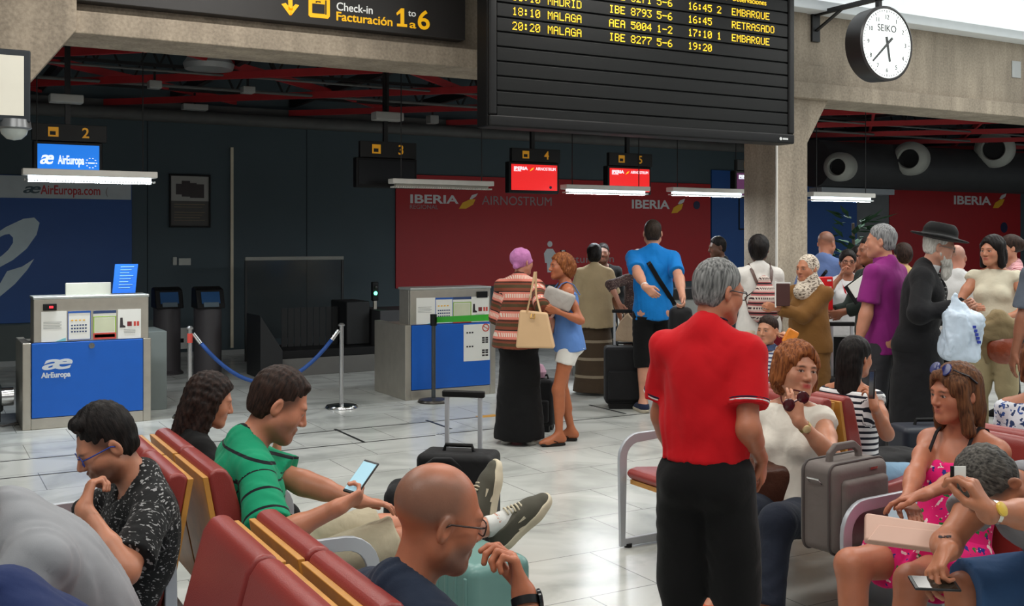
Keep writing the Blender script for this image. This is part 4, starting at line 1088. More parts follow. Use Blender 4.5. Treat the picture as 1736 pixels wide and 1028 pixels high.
# ------------------------------------------------------------------ a posable figure (all joints in metres for a 1.75 m body, then scaled)
UX, UY, UZ = V3(1, 0, 0), V3(0, 1, 0), V3(0, 0, 1)
def rotax(ax, a):
    ax = nrm(ax); c, s = math.cos(a), math.sin(a); x, y, z = ax
    return np.array([[c+x*x*(1-c), x*y*(1-c)-z*s, x*z*(1-c)+y*s], [y*x*(1-c)+z*s, c+y*y*(1-c), y*z*(1-c)-x*s], [z*x*(1-c)-y*s, z*y*(1-c)+x*s, c+z*z*(1-c)]])
def ik(a, t, l1, l2, pole):
    a = np.asarray(a, float); t = np.asarray(t, float); d = t-a; L_ = np.linalg.norm(d); L2 = min(max(L_, abs(l1-l2)+.02), (l1+l2)*.998)
    u = d/max(L_, 1e-6); x = (l1*l1-l2*l2+L2*L2)/(2*L2); h = math.sqrt(max(l1*l1-x*x, 0))
    p = np.asarray(pole, float); p = p-(p@u)*u; p = nrm(p)
    return a+u*x+p*h, a+u*L2
FIGS = []
class Fig:
    def __init__(s, label, at, face, h=1.70, pelvis=None, lean=(0, 0), side=0, twist=0, head=(0, 0, 0), neck=.0, R=None, L=None, RL=None, LL=None,
                 g=1.0, ga=1.0, gl=1.0, belly=0, female=False, skin=(196, 140, 112), v=.012, vh=None, vhand=None, eyes=True, group=None, sh=1.0, hr=1.0, frown=0, stubble=None, scalp=None, child=False, gaze=0, brow=(60, 45, 36), lips=None, neckl=1.0, fade=None):
        s.S = h/1.75; s.female = female; s.label = label; v *= .85; s.v = v/s.S; s.vh = (vh*.85 if vh else v*.55)/s.S; s.vhand = (vhand*.85 if vhand else v*.55)/s.S
        s.skin = np.array(lin(skin)); s.g = g; s.ga = ga; s.gl = gl; s.scalp = scalp; s.stubble = stubble; s.eyes = eyes; s.gaze = gaze; s.brow = brow; s.lips = lips; s.fade = fade
        s.root = empty('person', (at[0], at[1], 0), math.radians(face-90), label, 'person', group)
        s.at = np.array((at[0], at[1], 0.)); s.fa = math.radians(face-90)
        c, sn = math.cos(s.fa), math.sin(s.fa); s.WR = np.array([[c, -sn, 0], [sn, c, 0], [0, 0, 1]])
        P = V3(0, 0, .96) if pelvis is None else V3(*pelvis)/s.S
        s.pel = P; s.a0, s.a1 = math.radians(lean[0]), math.radians(lean[1]); s.sd = math.radians(side); s.tw = math.radians(twist)
        s.sh = sh; s.belly = belly
        s.C7 = s.T(.52)[0]
        # head
        Rb = s.T(.5)[1]; yw, pt, rl = [math.radians(x) for x in head]
        s.HR = rotax(UZ, yw) @ rotax(UX, -pt) @ rotax(UY, rl)      # columns: right, fwd, up (yaw +: towards the figure's left)
        nd = nrm(.55*Rb[:, 2]+.45*s.HR[:, 2]+np.array([0, neck, 0]))
        s.HS = hr
        s.HC = s.C7+nd*.085*neckl+s.HR[:, 2]*.085*hr+s.HR[:, 1]*.025*hr
        # shoulders / arms
        sp, sR = s.T(.455); w_ = .178*sh*(.9 if female else 1)
        s.shR = sp+sR[:, 0]*w_; s.shL = sp-sR[:, 0]*w_; s.cR = sR
        s.arm = {}
        for sd, spec, sj in (('R', R, s.shR), ('L', L, s.shL)):
            sg = 1 if sd == 'R' else -1
            spec = dict(spec or {})
            t = spec.get('t'); pole = np.array(spec.get('pole', (sg*.25, -1, -.1)), float)
            if t is None: t = sj+V3(sg*.07, .05, -.52)
            elif spec.get('w'): t = s.loc(t)
            else: t = V3(*t)/s.S
            sj2 = sj+np.array(spec.get('sh', (0, 0, 0)), float)
            e, wv = ik(sj2, t, .285, .255, pole)
            hd = nrm(spec['hd']) if 'hd' in spec else nrm(nrm(wv-e)+np.array(spec.get('bend', (0, 0, 0)), float))
            pn = np.array(spec.get('pn', (-sg, 0, 0)), float); pn = nrm(pn-(pn@hd)*hd)
            s.arm[sd] = dict(s=sj2, e=e, w=wv, hd=hd, pn=pn, curl=spec.get('curl', .35), thumb=spec.get('thumb', .5), curls=spec.get('curls'), hide=spec.get('hide', False))
        # legs
        pR = s.T(0)[1]
        s.leg = {}
        for sd, spec in (('R', RL), ('L', LL)):
            sg = 1 if sd == 'R' else -1; spec = dict(spec or {})
            hj = s.pel+pR[:, 0]*sg*.088-pR[:, 2]*.03
            t = spec.get('t')
            if t is None: t = V3(hj[0]+sg*.03, hj[1], .085)
            elif spec.get('w'): t = s.loc(t)
            else: t = V3(*t)/s.S
            kx, an = ik(hj, t, .43, .42, spec.get('pole', (sg*.05, 1, 0)))
            s.leg[sd] = dict(h=hj, k=kx, a=an, fd=nrm(spec.get('fd', (sg*.18, 1, 0))))
        s.body = None; s.haslegs = True; FIGS.append(s)
    def loc(s, w): return (s.WR.T @ (np.asarray(w, float)-s.at))/s.S
    def wld(s, p): return s.at+s.WR @ (np.asarray(p, float)*s.S)
    def T(s, u):                                    # spine frame at height u above the pelvis centre
        p = s.pel.copy(); n = 8; du = u/n
        for i in range(n):
            th = s.a0+(s.a1-s.a0)*((i+.5)*du/.52)
            p = p+du*np.array([math.sin(s.sd)*1, math.sin(th), math.cos(th)])
        th = s.a0+(s.a1-s.a0)*(u/.52)
        Rm = rotax(UZ, s.tw*max(0, min(1, u/.45))) @ rotax(UY, s.sd) @ rotax(UX, -th)
        return p, Rm
    def at_t(s, u, r=0, f=0): p, Rm = s.T(u); return p+Rm[:, 0]*r+Rm[:, 1]*f
    def H(s, r, f, u): return s.HC+s.HS*(s.HR @ V3(r, f, u))
    # ---- pieces
    def torso(s, o=0., hem=None, top=None, k=.05, butt=True):
        g = s.g; fm = s.female; cut = []
        if hem is not None: p, Rm = s.T(hem); cut.append((p, -Rm[:, 2]))
        if top is not None: p, Rm = s.T(top); cut.append((p, Rm[:, 2]))
        def E(u, f, r, kk=k):
            p, Rm = s.T(u); return ell(p+Rm[:, 1]*f, tuple(x+o for x in r), Rm, kk, cut)
        L_ = []
        hw = .172 if fm else .160
        L_.append(E(.0, -.005, (hw*g, .112*g, .125)))
        if butt:
            for sg in (1, -1): L_.append(ell(s.at_t(-.04, sg*.072, -.045), ((.088+o)*g,)*3, None, k, cut))
        L_.append(E(.15, .005+.03*s.belly, ((.138 if fm else .15)*g*(1+.25*s.belly), (.098+.06*s.belly)*g, .13)))
        L_.append(E(.24, .008+.02*s.belly, ((.136 if fm else .155)*g*(1+.12*s.belly), (.104+.03*s.belly)*g, .13)))
        L_.append(E(.36, .0, ((.150 if fm else .172)*s.sh*(.5+.5*g), .112*(.5+.5*g), .15)))
        if fm:
            for sg in (1, -1): L_.append(ell(s.at_t(.325, sg*.072, .085*(.4+.6*g)), (.062+o, .058+o, .06+o), None, .03, cut))
        else:
            for sg in (1, -1): L_.append(ell(s.at_t(.36, sg*.075, .07), (.075+o, .045+o, .06+o), None, .05, cut))
        for sg in (1, -1):
            sj = s.shR if sg == 1 else s.shL; sh2 = s.arm['R' if sg == 1 else 'L']['s']
            L_.append(cone(s.at_t(.44, sg*.05, -.01), sj*.6+sh2*.4-(s.T(.455)[1][:, 2])*.0, .058+o*.8, .046+o*.8, .05, cut))
            L_.append(cone(s.at_t(.532, sg*.012, -.022), s.at_t(.472, sg*.135*s.sh, -.012), .040+o, .038+o, .05, cut))
        return L_
    def neckp(s, o=0.): return [cone(s.at_t(.47, 0, -.005), s.H(0, -.018, -.055), .058*(.88 if s.female else 1.03)*(.6+.4*s.g)+o, .052*(.86 if s.female else 1.05)*(.6+.4*s.g)+o, .03)]
    def armp(s, sd, t0=0, t1=2, o=0., loose=0, k=.028, cutends=False):   # t in 0..1 upper arm, 1..2 forearm
        A = s.arm[sd]; g = s.ga*(.86 if s.female else 1); L_ = []
        def pt(t): return A['s']+(A['e']-A['s'])*t if t <= 1 else A['e']+(A['w']-A['e'])*(t-1)
        cu = []
        if cutends and t1 < 2:
            d = nrm(A['e']-A['s']) if t1 <= 1 else nrm(A['w']-A['e']); cu = [(pt(t1), d)]
        te = min(t1, 1); far = pt(te)+(nrm(A['e']-A['s'])*.03 if cutends and t1 < 1 else 0)
        L_.append(cone(A['s'], far, .050*g+o*.8, (.053-.013*te)*g+o+loose*te, k, cu if t1 <= 1 else ()))
        if t1 >= .55 and not cutends: L_.append(ell(pt(.45), (.046*g+o,)*3, None, .03))
        if t1 > 1:
            t = t1-1; e2 = pt(t1)+(nrm(A['w']-A['e'])*.02 if cutends and t1 < 2 else 0)
            L_.append(cone(A['e'], e2, .040*g+o, (.040-.0125*t)*g+o+loose*.7, k, cu))
            if not cutends: L_.append(cone(pt(1.12), pt(1.4), .041*g+o, .037*g+o, .03))
        return L_
    def handp(s, sd):
        A = s.arm[sd]; sg = 1 if sd == 'R' else -1; d = A['hd']; n = A['pn']; q = .93 if s.female else 1.0
        side = nrm(np.cross(d, n))*(-sg)             # towards the thumb
        if True:
            side = np.cross(n, d)*sg
        w = A['w']; L_ = []
        kn = w+d*.088*q
        L_.append(cone(w-d*.01, w+d*.03, .026*q, .024*q, .02, fl=(n, .75)))
        for i, off in enumerate((.028, .009, -.010, -.027)):
            L_.append(cone(w+d*.018+side*off*.6*q, kn+side*off*q-d*(.0, -.003, .0, .010)[i], .015*q, .0115*q, .012, fl=(n, .9)))
        ln = ((.040, .024, .020), (.044, .027, .021), (.040, .025, .020), (.031, .019, .018))
        for i, off in enumerate((.028, .009, -.010, -.027)):
            p = kn+side*off*q-d*(.0, -.003, .0, .010)[i]; c = A['curls'][i] if A['curls'] else A['curl']*(1+.12*i)
            sp_ = nrm(d+side*off*2.2*(1-min(c, 1)))
            ang = 0; r = .0092*q*(1 if i < 3 else .88)
            for j in range(3):
                ang += c*(.8, 1.1, .7)[j]; dd = nrm(sp_*math.cos(ang)+n*math.sin(ang)); e = p+dd*ln[i][j]*q
                L_.append(cone(p, e, r, r*.93, .004)); p = e; r *= .93
        tb = w+d*.022+side*.022*q; t = A['thumb']
        d1 = nrm(d*.72+side*(.85-.45*t)+n*.62*t); p1 = tb+d1*.046*q; d2 = nrm(d*.9+side*(.35-.55*t)+n*.5*t); p2 = p1+d2*.032*q; p3 = p2+nrm(d2+d*.2-side*.2*t)*.025*q
        L_ += [cone(tb, p1, .0165*q, .0125*q, .012), cone(p1, p2, .0115*q, .0105*q, .005), cone(p2, p3, .0105*q, .0085*q, .004)]
        A['grip'] = kn+n*.035*q+d*.01
        return L_
    def legp(s, sd, t1=2, o=0., loose=0, k=.035, cutends=False, t0=0):
        A = s.leg[sd]; g = s.gl; L_ = []; cu = []
        def pt(t): return A['h']+(A['k']-A['h'])*t if t <= 1 else A['k']+(A['a']-A['k'])*(t-1)
        if cutends:
            d = nrm(A['k']-A['h']) if t1 <= 1 else nrm(A['a']-A['k']); cu = [(pt(min(t1, 2)), d)]
        te = min(t1, 1); far = pt(te)+(nrm(A['k']-A['h'])*.04 if cutends and t1 < 1 else 0)
        L_.append(cone(A['h'], far, .088*g+o, (.088-.032*te)*g+o+loose*te, k, cu if t1 <= 1 else ()))
        if t1 > 1:
            t = t1-1; e2 = pt(t1)+(nrm(A['a']-A['k'])*.04 if cutends and t1 < 2 else 0)
            L_.append(cone(A['k'], e2, .054*g+o, (.054-.020*t)*g+o+loose, k, cu))
            if not cutends:
                sh_ = A['a']-A['k']; u = nrm(sh_); f = nrm(np.cross(np.cross(u, A['fd']), u)) if abs(u@A['fd']) < .99 else UY
                back = -nrm(A['fd']-(A['fd']@u)*u)
                L_.append(cone(pt(1.12)+back*.018, pt(1.48)+back*.016, .046*g+o, .040*g+o, .03))
        return L_
    def footp(s, sd, o=0.):
        A = s.leg[sd]; f = A['fd']; dn = nrm(A['k']-A['a']); up = nrm(dn-(dn@f)*f); a = A['a']
        heel = a-up*.035-f*.03; ball = a-up*.055+f*.12; toe = a-up*.062+f*.175
        return [cone(a, heel, .036+o, .034+o, .03), cone(a+f*.01, ball, .036+o, .03+o, .03), cone(heel, ball, .032+o, .036+o, .03), cone(ball, toe, .034+o, .026+o, .03, fl=(up, .72))]
    def headp(s):
        H = s.H; R = s.HR; q = s.HS; fm = s.female; L_ = []
        def E(c, r, k=.03, op=1): L_.append(ell(H(*c), tuple(x*q for x in r), R, k*q, op=op))
        def C(a, b, ra, rb=None, k=.02, op=1): L_.append(cone(H(*a), H(*b), ra*q, (ra if rb is None else rb)*q, k*q, op=op))
        E((0, -.014, .036), (.0755, .096, .084)); E((0, .030, -.028), (.0615, .062, .082), .04)
        jw = .88 if fm else 1
        for sg in (1, -1):
            C((sg*.054*jw, .006, -.058), (sg*.018, .068, -.094), .022, .02, .035); E((sg*.040, .056, -.026), (.026, .026, .026), .03)
        E((0, .073, -.099), (.021*jw, .019, .017), .025)
        C((-.034, .0805, .021), (.034, .0805, .021), .0125, k=.02)
        for sg in (1, -1): E((sg*.032, .104, .002), (.021, .016, .0125), .014, -1)
        for sg in (1, -1): E((sg*.032, .0765, .002), (.0155, .0150, .0125), .005)
        for sg in (1, -1): C((sg*.018, .0885, .0105), (sg*.046, .0825, .009), .0042, k=.006); C((sg*.020, .088, -.0085), (sg*.045, .083, -.0075), .003, k=.006)
        C((0, .088, .014), (0, .1095, -.028), .0085, .0125, .012)
        for sg in (1, -1): E((sg*.0125, .099, -.034), (.0085, .0095, .0075), .008)
        C((-.019, .0885, -.058), (.019, .0885, -.058), .0058, k=.012); C((0, .0955, -.0575), (0, .0955, -.0575), .006, k=.012)
        C((-.015, .0885, -.0685), (.015, .0885, -.0685), .0062, k=.012)
        C((-.02, .1005, -.0632), (.02, .1005, -.0632), .0022, k=.005, op=-1)
        for sg in (1, -1):
            e = R @ rotax(UZ, sg*.42) @ rotax(UX, -.18)
            L_.append(ell(H(sg*.079, -.012, -.006), (.0095*q, .0195*q, .031*q), e, .008*q))
            L_.append(ell(H(sg*.088, -.006, -.002), (.008*q, .0095*q, .016*q), e, .006*q, op=-1))
        return L_
    def build_body(s, arms=('R', 'L'), legs=('R', 'L'), hands=('R', 'L'), feet=('R', 'L'), torso=True, coarse_head=False):
        s.haslegs = bool(legs)
        pr = []
        if torso: pr += s.torso()
        pr += s.neckp()
        for a in arms: pr += s.armp(a)
        for l in legs: pr += s.legp(l)
        for l in feet: pr += s.footp(l)
        for a in hands: pr += s.handp(a)
        for a in arms:
            if 'grip' not in s.arm[a]: s.handp(a)
        hp = s.headp(); pr = pr+hp
        hl = np.min([p.bb()[0] for p in hp if p.op == 1], 0)-.012; hh = np.max([p.bb()[1] for p in hp if p.op == 1], 0)+.012
        boxes = [(hl, hh, s.vh)]
        for a in hands:
            h_ = s.handp(a); boxes.append((np.min([p.bb()[0] for p in h_], 0)-.012, np.max([p.bb()[1] for p in h_], 0)+.012, s.vhand))
        P, Q = mesh_of(pr, s.v, boxes)
        # the head prims subtract only near the head, colours are painted on the skin itself
        col = np.tile(s.skin, (len(P), 1))
        loc = ((P-s.HC) @ s.HR)/s.HS; r, f, u = loc.T; ar = np.abs(r)
        near = (np.linalg.norm(loc, axis=1) < .2)
        def paint(mask, c, w=1.0):
            c = np.array(lin(c)); m = np.clip(mask, 0, 1)[:, None]*w*near[:, None]; col[:] = col*(1-m)+c*m
        sm = lambda x, a, b: np.clip((x-a)/(b-a), 0, 1)
        sk = s.skin
        lipc = s.lips or ((176, 92, 84) if s.female else (160, 98, 84))
        ml = np.exp(-((ar/.021)**4+((u+.0635)/.0105)**4))*(f > .075); paint(ml, lipc, .75)
        warm = np.exp(-(((ar-.042)/.02)**2+((u+.03)/.022)**2))*(f > .03); col[:] = col*(1-(warm*.16)[:, None])+np.array([.5, .12, .09])*(warm*.16)[:, None]
        if s.stubble:
            mm = sm(-u, .025, .055)*sm(f, -.01, .03)*(1-np.exp(-((ar/.02)**2+((u+.03)/.02)**2)))*sm(u, -.17, -.12); paint(mm, s.stubble, .62)
        if s.scalp:
            mm = sm(u-.55*np.clip(f, -1, 1)*1.0, .0, .03)*sm(.055-f, 0, .05)*sm(ar*.3+u, .0, .03); mm = mm*(1-sm(u, .085, .12)*1.0*(s.scalp[1])); paint(mm, s.scalp[0], s.scalp[2])
        if s.fade:
            vv = u-.97*f; mm = sm(vv, -.05, .0)*sm(.066-f, 0, .02)*sm(u, -.095, -.06)*(1-sm(-u, .0, .03)*sm(f, -.02, .005))*(ar < .0775); paint(mm, s.fade, .8)
        br = np.exp(-(((ar-.032)/.019)**4+((u-.0225+.15*np.abs(ar-.03))/.0048)**4))*(f > .06); paint(br, s.brow, .85)
        if s.eyes:
            ey = ((ar-.032)/.0122)**2+((u-.001)/.0053)**2; eg = (ey < 1)*(f > .055); paint(eg.astype(float), (188, 178, 170))
            ir = ((r-np.sign(r)*.032-s.gaze)/.0062)**2+((u-.001)/.0062)**2; paint(((ir < 1.1)*eg).astype(float), (40, 26, 20))
            ln_ = ((ey > .75)*(ey < 1.7)*(u > -.001)*(f > .055)).astype(float); paint(ln_, (40, 28, 24), .75 if s.female else .45)
        s.body = raw_mesh('body', P*s.S, Q, SKIN, s.root, col)
        return s.body
    def tcs(s, P):                                  # cloth coordinates: right, forward, height along the spine
        U = (P-s.pel); n = 24; us = np.linspace(-.9, .7, n)
        if abs(s.a1)+abs(s.a0)+abs(s.sd) < .02: pass
        best = np.full(len(P), 1e9); tc = np.zeros((len(P), 3))
        for u in np.linspace(-.1, .6, 15):
            p, Rm = s.T(u); q = (P-p) @ Rm
            d = np.abs(q[:, 2])+.15*np.linalg.norm(q[:, :2], axis=1); m = d < best
            best[m] = d[m]; tc[m] = np.stack([q[m, 0], q[m, 1], u+q[m, 2]], 1)
        return tc
    def put(s, name, pieces, mat, v=None, warp=None, tc=None, parent=None, smooth=2, boxes=()):
        P, Q = mesh_of(pieces, (v or s.v*s.S)/s.S, boxes, warp)
        if len(Q) == 0: return None
        t = (tc or s.tcs)(P)
        return raw_mesh(name, P*s.S, Q, mat, parent or s.root, None, t*s.S, smooth)
    # ---- garments
    def shirt(s, mat, hem=-.10, sleeve=.55, o=.012, loose=.012, top=None, name='shirt', fold=.006, v=None, armtc=True, seed=1, flare=0, collar=None, neck=.070):
        pc = s.torso(o, hem, top, butt=False)
        if hem < .03:
            p0, R0 = s.T(hem); pc.append(cone(s.at_t(.22), s.at_t(hem-.04, 0, -.012), (.132+o)*s.g, ((.170 if s.female else .160)+o+flare)*s.g, .05, [(p0, -R0[:, 2])], fl=(s.T(.1)[1][:, 1], .80)))
        if sleeve:
            for sd in 'RL': pc += s.armp(sd, 0, sleeve, o, loose, .03, True)
        if neck and top is None: pc.append(cone(s.at_t(.515, 0, .012), s.at_t(.64, 0, .05), neck*(.9 if s.female else 1), neck*1.35, .006, op=-1))
        pc2 = pc
        def tc(P):
            t = s.tcs(P)
            if sleeve and armtc:
                for sd, off in (('R', 1), ('L', -1)):
                    A = s.arm[sd]; d = nrm(A['e']-A['s']); al = (P-A['s'])@d; rad = np.linalg.norm(P-A['s']-al[:, None]*d, axis=1)
                    m = (al > .035) & (rad < .10+o+loose) & (np.abs(((P-s.T(.3)[0])@s.T(.3)[1])[:, 0]) > .13*s.sh)
                    q_ = P[m]-A['s']-al[m][:, None]*d; t[m] = np.stack([q_@nrm(np.cross(d, UY)), q_@nrm(np.cross(d, np.cross(d, UY))), .455-al[m]], 1)
            return t
        o_ = s.put(name, pc2, mat, v, sines(fold, 16, seed) if fold else None, tc)
        if collar is not None:
            c0 = s.at_t(.515, 0, .004); c1 = s.at_t(.578, 0, .012)
            ax = nrm(c1-c0)
            pc = [cone(c0-ax*.012, c1, .086*(.88 if s.female else 1), .070*(.88 if s.female else 1), .01, [(c1, ax), (c0-ax*.01, -ax)]), cone(c0-ax*.05, c1+ax*.05, .055, .055, .006, op=-1)]
            s.put('collar', pc, collar, .006, parent=o_)
        return o_
    def trousers(s, mat, t1=1.93, o=.012, loose=.02, waist=.12, name='trousers', fold=.006, v=None, seed=2, gap=True):
        p, Rm = s.T(waist); pc = []
        pc += s.torso(o-.004, None, waist)[:4]
        for sd in 'RL': pc += s.legp(sd, t1, o, loose, .03, True)
        return s.put(name, pc, mat, v, sines(fold, 15, seed))
    def skirt(s, mat, hem, waist=.1, r0=.17, r1=.24, flat=.75, name='skirt', fold=.008, pleats=0):
        w = s.at_t(waist); b = s.pel*V3(1, 1, 0)+V3(0, 0, hem/s.S); p, Rm = s.T(waist)
        pc = s.torso(.012, None, waist)[:4]+[cone(s.pel, b-V3(0, 0, .03), r0, r1, .05, [(b, -UZ)], fl=(UY, flat))]
        return s.put(name, pc, mat, None, sines(fold, 14, 5), lambda P: np.stack([np.arctan2(P[:, 0]-b[0], P[:, 1]-b[1])*.25, P[:, 1]*0, P[:, 2]], 1))
    def shoes(s, mat, sole=None, sides='RL', o=.008, name='shoe', v=None, hi=.0, cut=True):
        for sd in sides:
            A = s.leg[sd]; f = A['fd']; dn = nrm(A['k']-A['a']); up = nrm(dn-(dn@f)*f); a = A['a']
            top = a-up*(.012-hi); bot = a-up*.083
            pc = s.footp(sd, o)
            for p in pc: p.cut = [(top, up), (bot+up*.016, -up)]
            ob_ = s.put(name, pc, mat, v or min(s.v*s.S, .008))
            sp = s.footp(sd, o+.004)
            for p in sp: p.cut = [(bot+up*.022, up), (bot, -up)]
            sp.append(cone(a-up*.075-f*.03, a-up*.075+f*.17, .04+o*.5, .036+o*.5, .02, [(bot+up*.022, up), (bot, -up)]))
            s.put('sole', sp, sole or mat, v or min(s.v*s.S, .008), parent=ob_)
    def hair(s, mat, style='short', o=.010, extra=(), v=None, line=.0, back=-.075, name='hair', warp=.003, subs=(), tl=.02, tw=1.0, side=.0045):
        H = s.H; R = s.HR; q = s.HS
        def cutp(c, n): return (H(*c), R @ nrm(V3(*n)))
        pc = []
        if style == 'short':
            cu = [cutp((0, .0, -.004+line), (0, .70, -.72)), cutp((0, .072, .06), (0, 1, -.35))]
            oo = min(o, side)
            pc.append(ell(H(0, -.015, .037), ((.0755+oo)*q, (.096+oo)*q, (.084+oo)*q), R, .02*q, cu))
            pc.append(ell(H(0, -.010, .052+o*.5), ((.070+o*.35)*tw*q, (.086+o*.5)*q, (.070+o*1.1)*q), R, .015*q, [cutp((0, .0, tl+line), (0, .70, -.72)), cutp((0, .076, .06), (0, 1, -.3))]))
            o = oo
            cu2 = [cutp((0, .02, -.02), (0, .8, -.2)), cutp((0, 0, back), (0, -.2, -1))]
            pc.append(ell(H(0, -.03, -.01), ((.066+o*.6)*q, (.072+o*.7)*q, (.08)*q), R, .02*q, cu2+[cutp((0, -.005, 0), (0, 1, -.25))]))
        elif style in ('bob', 'long', 'crown'):
            cu = [cutp((0, .062, .052), (0, 1, -.9))] if style == 'crown' else [cutp((0, .080, .03), (0, 1, -.25))]
            pc.append(ell(H(0, -.016, .040), ((.0765+o)*q, (.098+o)*q, (.086+o)*q), R, .02*q, cu))
            if style != 'crown': subs = list(subs)+[ell(H(0, .100, -.018), (.060*q, .062*q, .090*q), R, .02*q, op=-1)]
        pc += list(extra)
        rs = np.random.RandomState(7)
        w_ = (lambda P: warp*(np.sin(P[:, 0]*160+3*np.sin(P[:, 2]*23))*np.sin(P[:, 1]*150+P[:, 2]*31))) if warp else None
        pc += list(subs)
        def tc(P): return (P-s.HC) @ s.HR
        return s.put(name, pc, mat, v or s.vh*s.S, w_, tc)
    def hc(s, a, b, ra, rb=None, k=.02, cut=(), op=1, fl=None):    # cone in head coordinates
        return cone(s.H(*a), s.H(*b), ra*s.HS, (ra if rb is None else rb)*s.HS, k, [(s.H(*c), s.HR @ nrm(V3(*n))) for c, n in cut], fl, op)
    def he(s, c, r, k=.02, cut=(), op=1): return ell(s.H(*c), tuple(x*s.HS for x in r), s.HR, k, [(s.H(*c2), s.HR @ nrm(V3(*n))) for c2, n in cut], op)
    def glasses(s, mat=None, lift=0, back=0, lens=None, name='glasses', sz=1.0):
        mb = MB(); mat = mat or GLASSM; W = lambda r, f, u: Vector(s.H(r, f+back, u+lift)*s.S)
        up = Vector(s.HR[:, 1])
        for sg in (1, -1):
            pts = [W(sg*.033+.024*sz*math.copysign(abs(math.cos(t))**.7, math.cos(t)), .099-.10*(.024*math.cos(t)*sg+.0)**2*20, .0+.0165*sz*math.copysign(abs(math.sin(t))**.7, math.sin(t))) for t in np.linspace(0, 2*math.pi, 20, endpoint=False)]
            mb.tube(pts, .0019, 6, closed=True, up=up)
            mb.tube([W(sg*.057, .0965, .006), W(sg*.074, .075, .008), W(sg*.081, .0, .008), W(sg*.081, -.02, -.004)], .0024, 6)
        mb.tube([W(-.010, .1005, .004), W(0, .103, .006), W(.010, .1005, .004)], .002, 6)
        g = mb.build(name, mat, s.root, smooth=True)
        if lens is not None:
            lm = MB()
            for sg in (1, -1):
                pts = [W(sg*.033+.0235*sz*math.copysign(abs(math.cos(t))**.7, math.cos(t)), .0985, .0162*sz*math.copysign(abs(math.sin(t))**.7, math.sin(t))) for t in np.linspace(0, 2*math.pi, 20, endpoint=False)]
                n = len(pts); off = Vector(s.HR[:, 1])*.0012
                lm.add([p+off for p in pts]+[p-off for p in pts], [tuple(range(n)), tuple(range(n, 2*n))[::-1]]+[(i, (i+1) % n, n+(i+1) % n, n+i) for i in range(n)])
            lm.build('lens', lens, g)
        return g
    def watch(s, sd, strap, dialm, t=1.93, name='watch', r=.034, face=.018):
        A = s.arm[sd]; p = A['e']+(A['w']-A['e'])*(t-1); d = nrm(A['w']-A['e']); n = -A['pn']; n = nrm(n-(n@d)*d); sv = np.cross(d, n)
        S = s.S; mb = MB(); pts = [Vector((p+(n*math.cos(a)*r*.86+sv*math.sin(a)*r))*S) for a in np.linspace(0, 6.283, 24, endpoint=False)]
        mb.bar(pts, .0035, .018, closed=True, up=Vector(d))
        o = mb.build(name, strap, s.root, smooth='auto')
        mb = MB(); Rm = Matrix((Vector(sv), Vector(d), Vector(n))).transposed()
        mb.lathe([(.001, 0), (face, 0), (face, .006), (face*.8, .009), (.001, .009)], Vector((p+n*r*.86)*S), 24, Rm)
        mb.build('watch_face', dialm, o, smooth='auto')
        return o
    def band(s, pts, mat, wa, wb, name, parent=None, up=Vector((0, 0, 1))):   # strap through local points
        return MB().bar([Vector(np.asarray(p)*s.S) for p in pts], wa, wb, up=up).build(name, mat, parent or s.root, smooth='auto')
# ------------------------------------------------------------------ the people
def A2(v): return (v[0], v[1])
def W(px, py, d, **k): return dict(t=QD(px, py, d), w=1, **k)
TAN = (176, 112, 80); FAIR = (204, 148, 120); OLIVE = (176, 120, 92); DARKS = (96, 62, 46)
black_cloth = cloth('black_cloth', (11, 11, 12), bump=.35, rough=.9)
H_BLACK = hair_mat('hair_black', (12, 10, 10), (34, 28, 26)); H_DBROWN = hair_mat('hair_dark_brown', (26, 18, 15), (60, 42, 34))
H_BROWN = hair_mat('hair_brown', (66, 36, 22), (132, 80, 48)); H_GREY = hair_mat('hair_grey', (70, 70, 70), (150, 150, 148)); H_SALT = hair_mat('hair_salt', (36, 34, 32), (96, 92, 86))
H_AUB = hair_mat('hair_auburn', (92, 48, 26), (160, 96, 52)); H_WHITE = hair_mat('hair_white', (170, 166, 158), (215, 212, 205))

# --- man in the red polo, standing with his back to us
p = Fig('man in red polo shirt and black trousers standing with his back turned beside the bench', A2(QD(1196, 405, 3.75)), 32, 1.61, lean=(-3, 9), head=(-34, 10, 0), neck=.02, sh=.88, g=.95, belly=.55, ga=.98, gl=.98,
        R=W(1290, 778, 3.78, pole=(.15, -1, -.6), curl=.6, hd=(.0, .3, -.9)), L=dict(t=(-.20, .22, .86), pole=(-.6, -1, -.3)), skin=(178, 112, 84), v=.012, vh=.006, vhand=.006)
p.build_body(feet=())
REDP = cloth('red_polo', (198, 12, 24), bump=.45, folds=6)
o = p.shirt(REDP, .055, .70, .018, .026, fold=.009, v=.008, collar=REDP)
p.trousers(black_cloth, 1.95, .016, .03, waist=.075, v=.012)
p.shoes(cloth('black_leather', (18, 17, 17), rough=.4, bump=.1))
for sd in 'RL':
    a = p.arm[sd]; c = a['s']+(a['e']-a['s'])*.70; d = nrm(a['e']-a['s'])
    for off, m_, nm in ((.0, CM['red_polo'], 'cuff_edge'), (-.012, cloth('white_rib', (225, 222, 220)), 'cuff_stripe'), (-.02, cloth('navy_rib', (30, 26, 50)), 'cuff_stripe')):
        if nm == 'cuff_edge': continue
        u = nrm(np.cross(d, UY)); w_ = np.cross(d, u); r_ = .050*.98-.013*.7+.018+.026*.7+.0015
        mb = MB(); mb.tube([Vector((c+d*off+(u*math.cos(t)+w_*math.sin(t))*r_)*p.S) for t in np.linspace(0, 6.283, 28, endpoint=False)], .0032, 6, closed=True, up=Vector(d))
        mb.build(nm, m_, o, smooth=True)
c0 = p.at_t(.515, 0, .004); c1 = p.at_t(.578, 0, .012); ax = nrm(c1-c0); u = nrm(np.cross(ax, UY)); w_ = np.cross(ax, u)
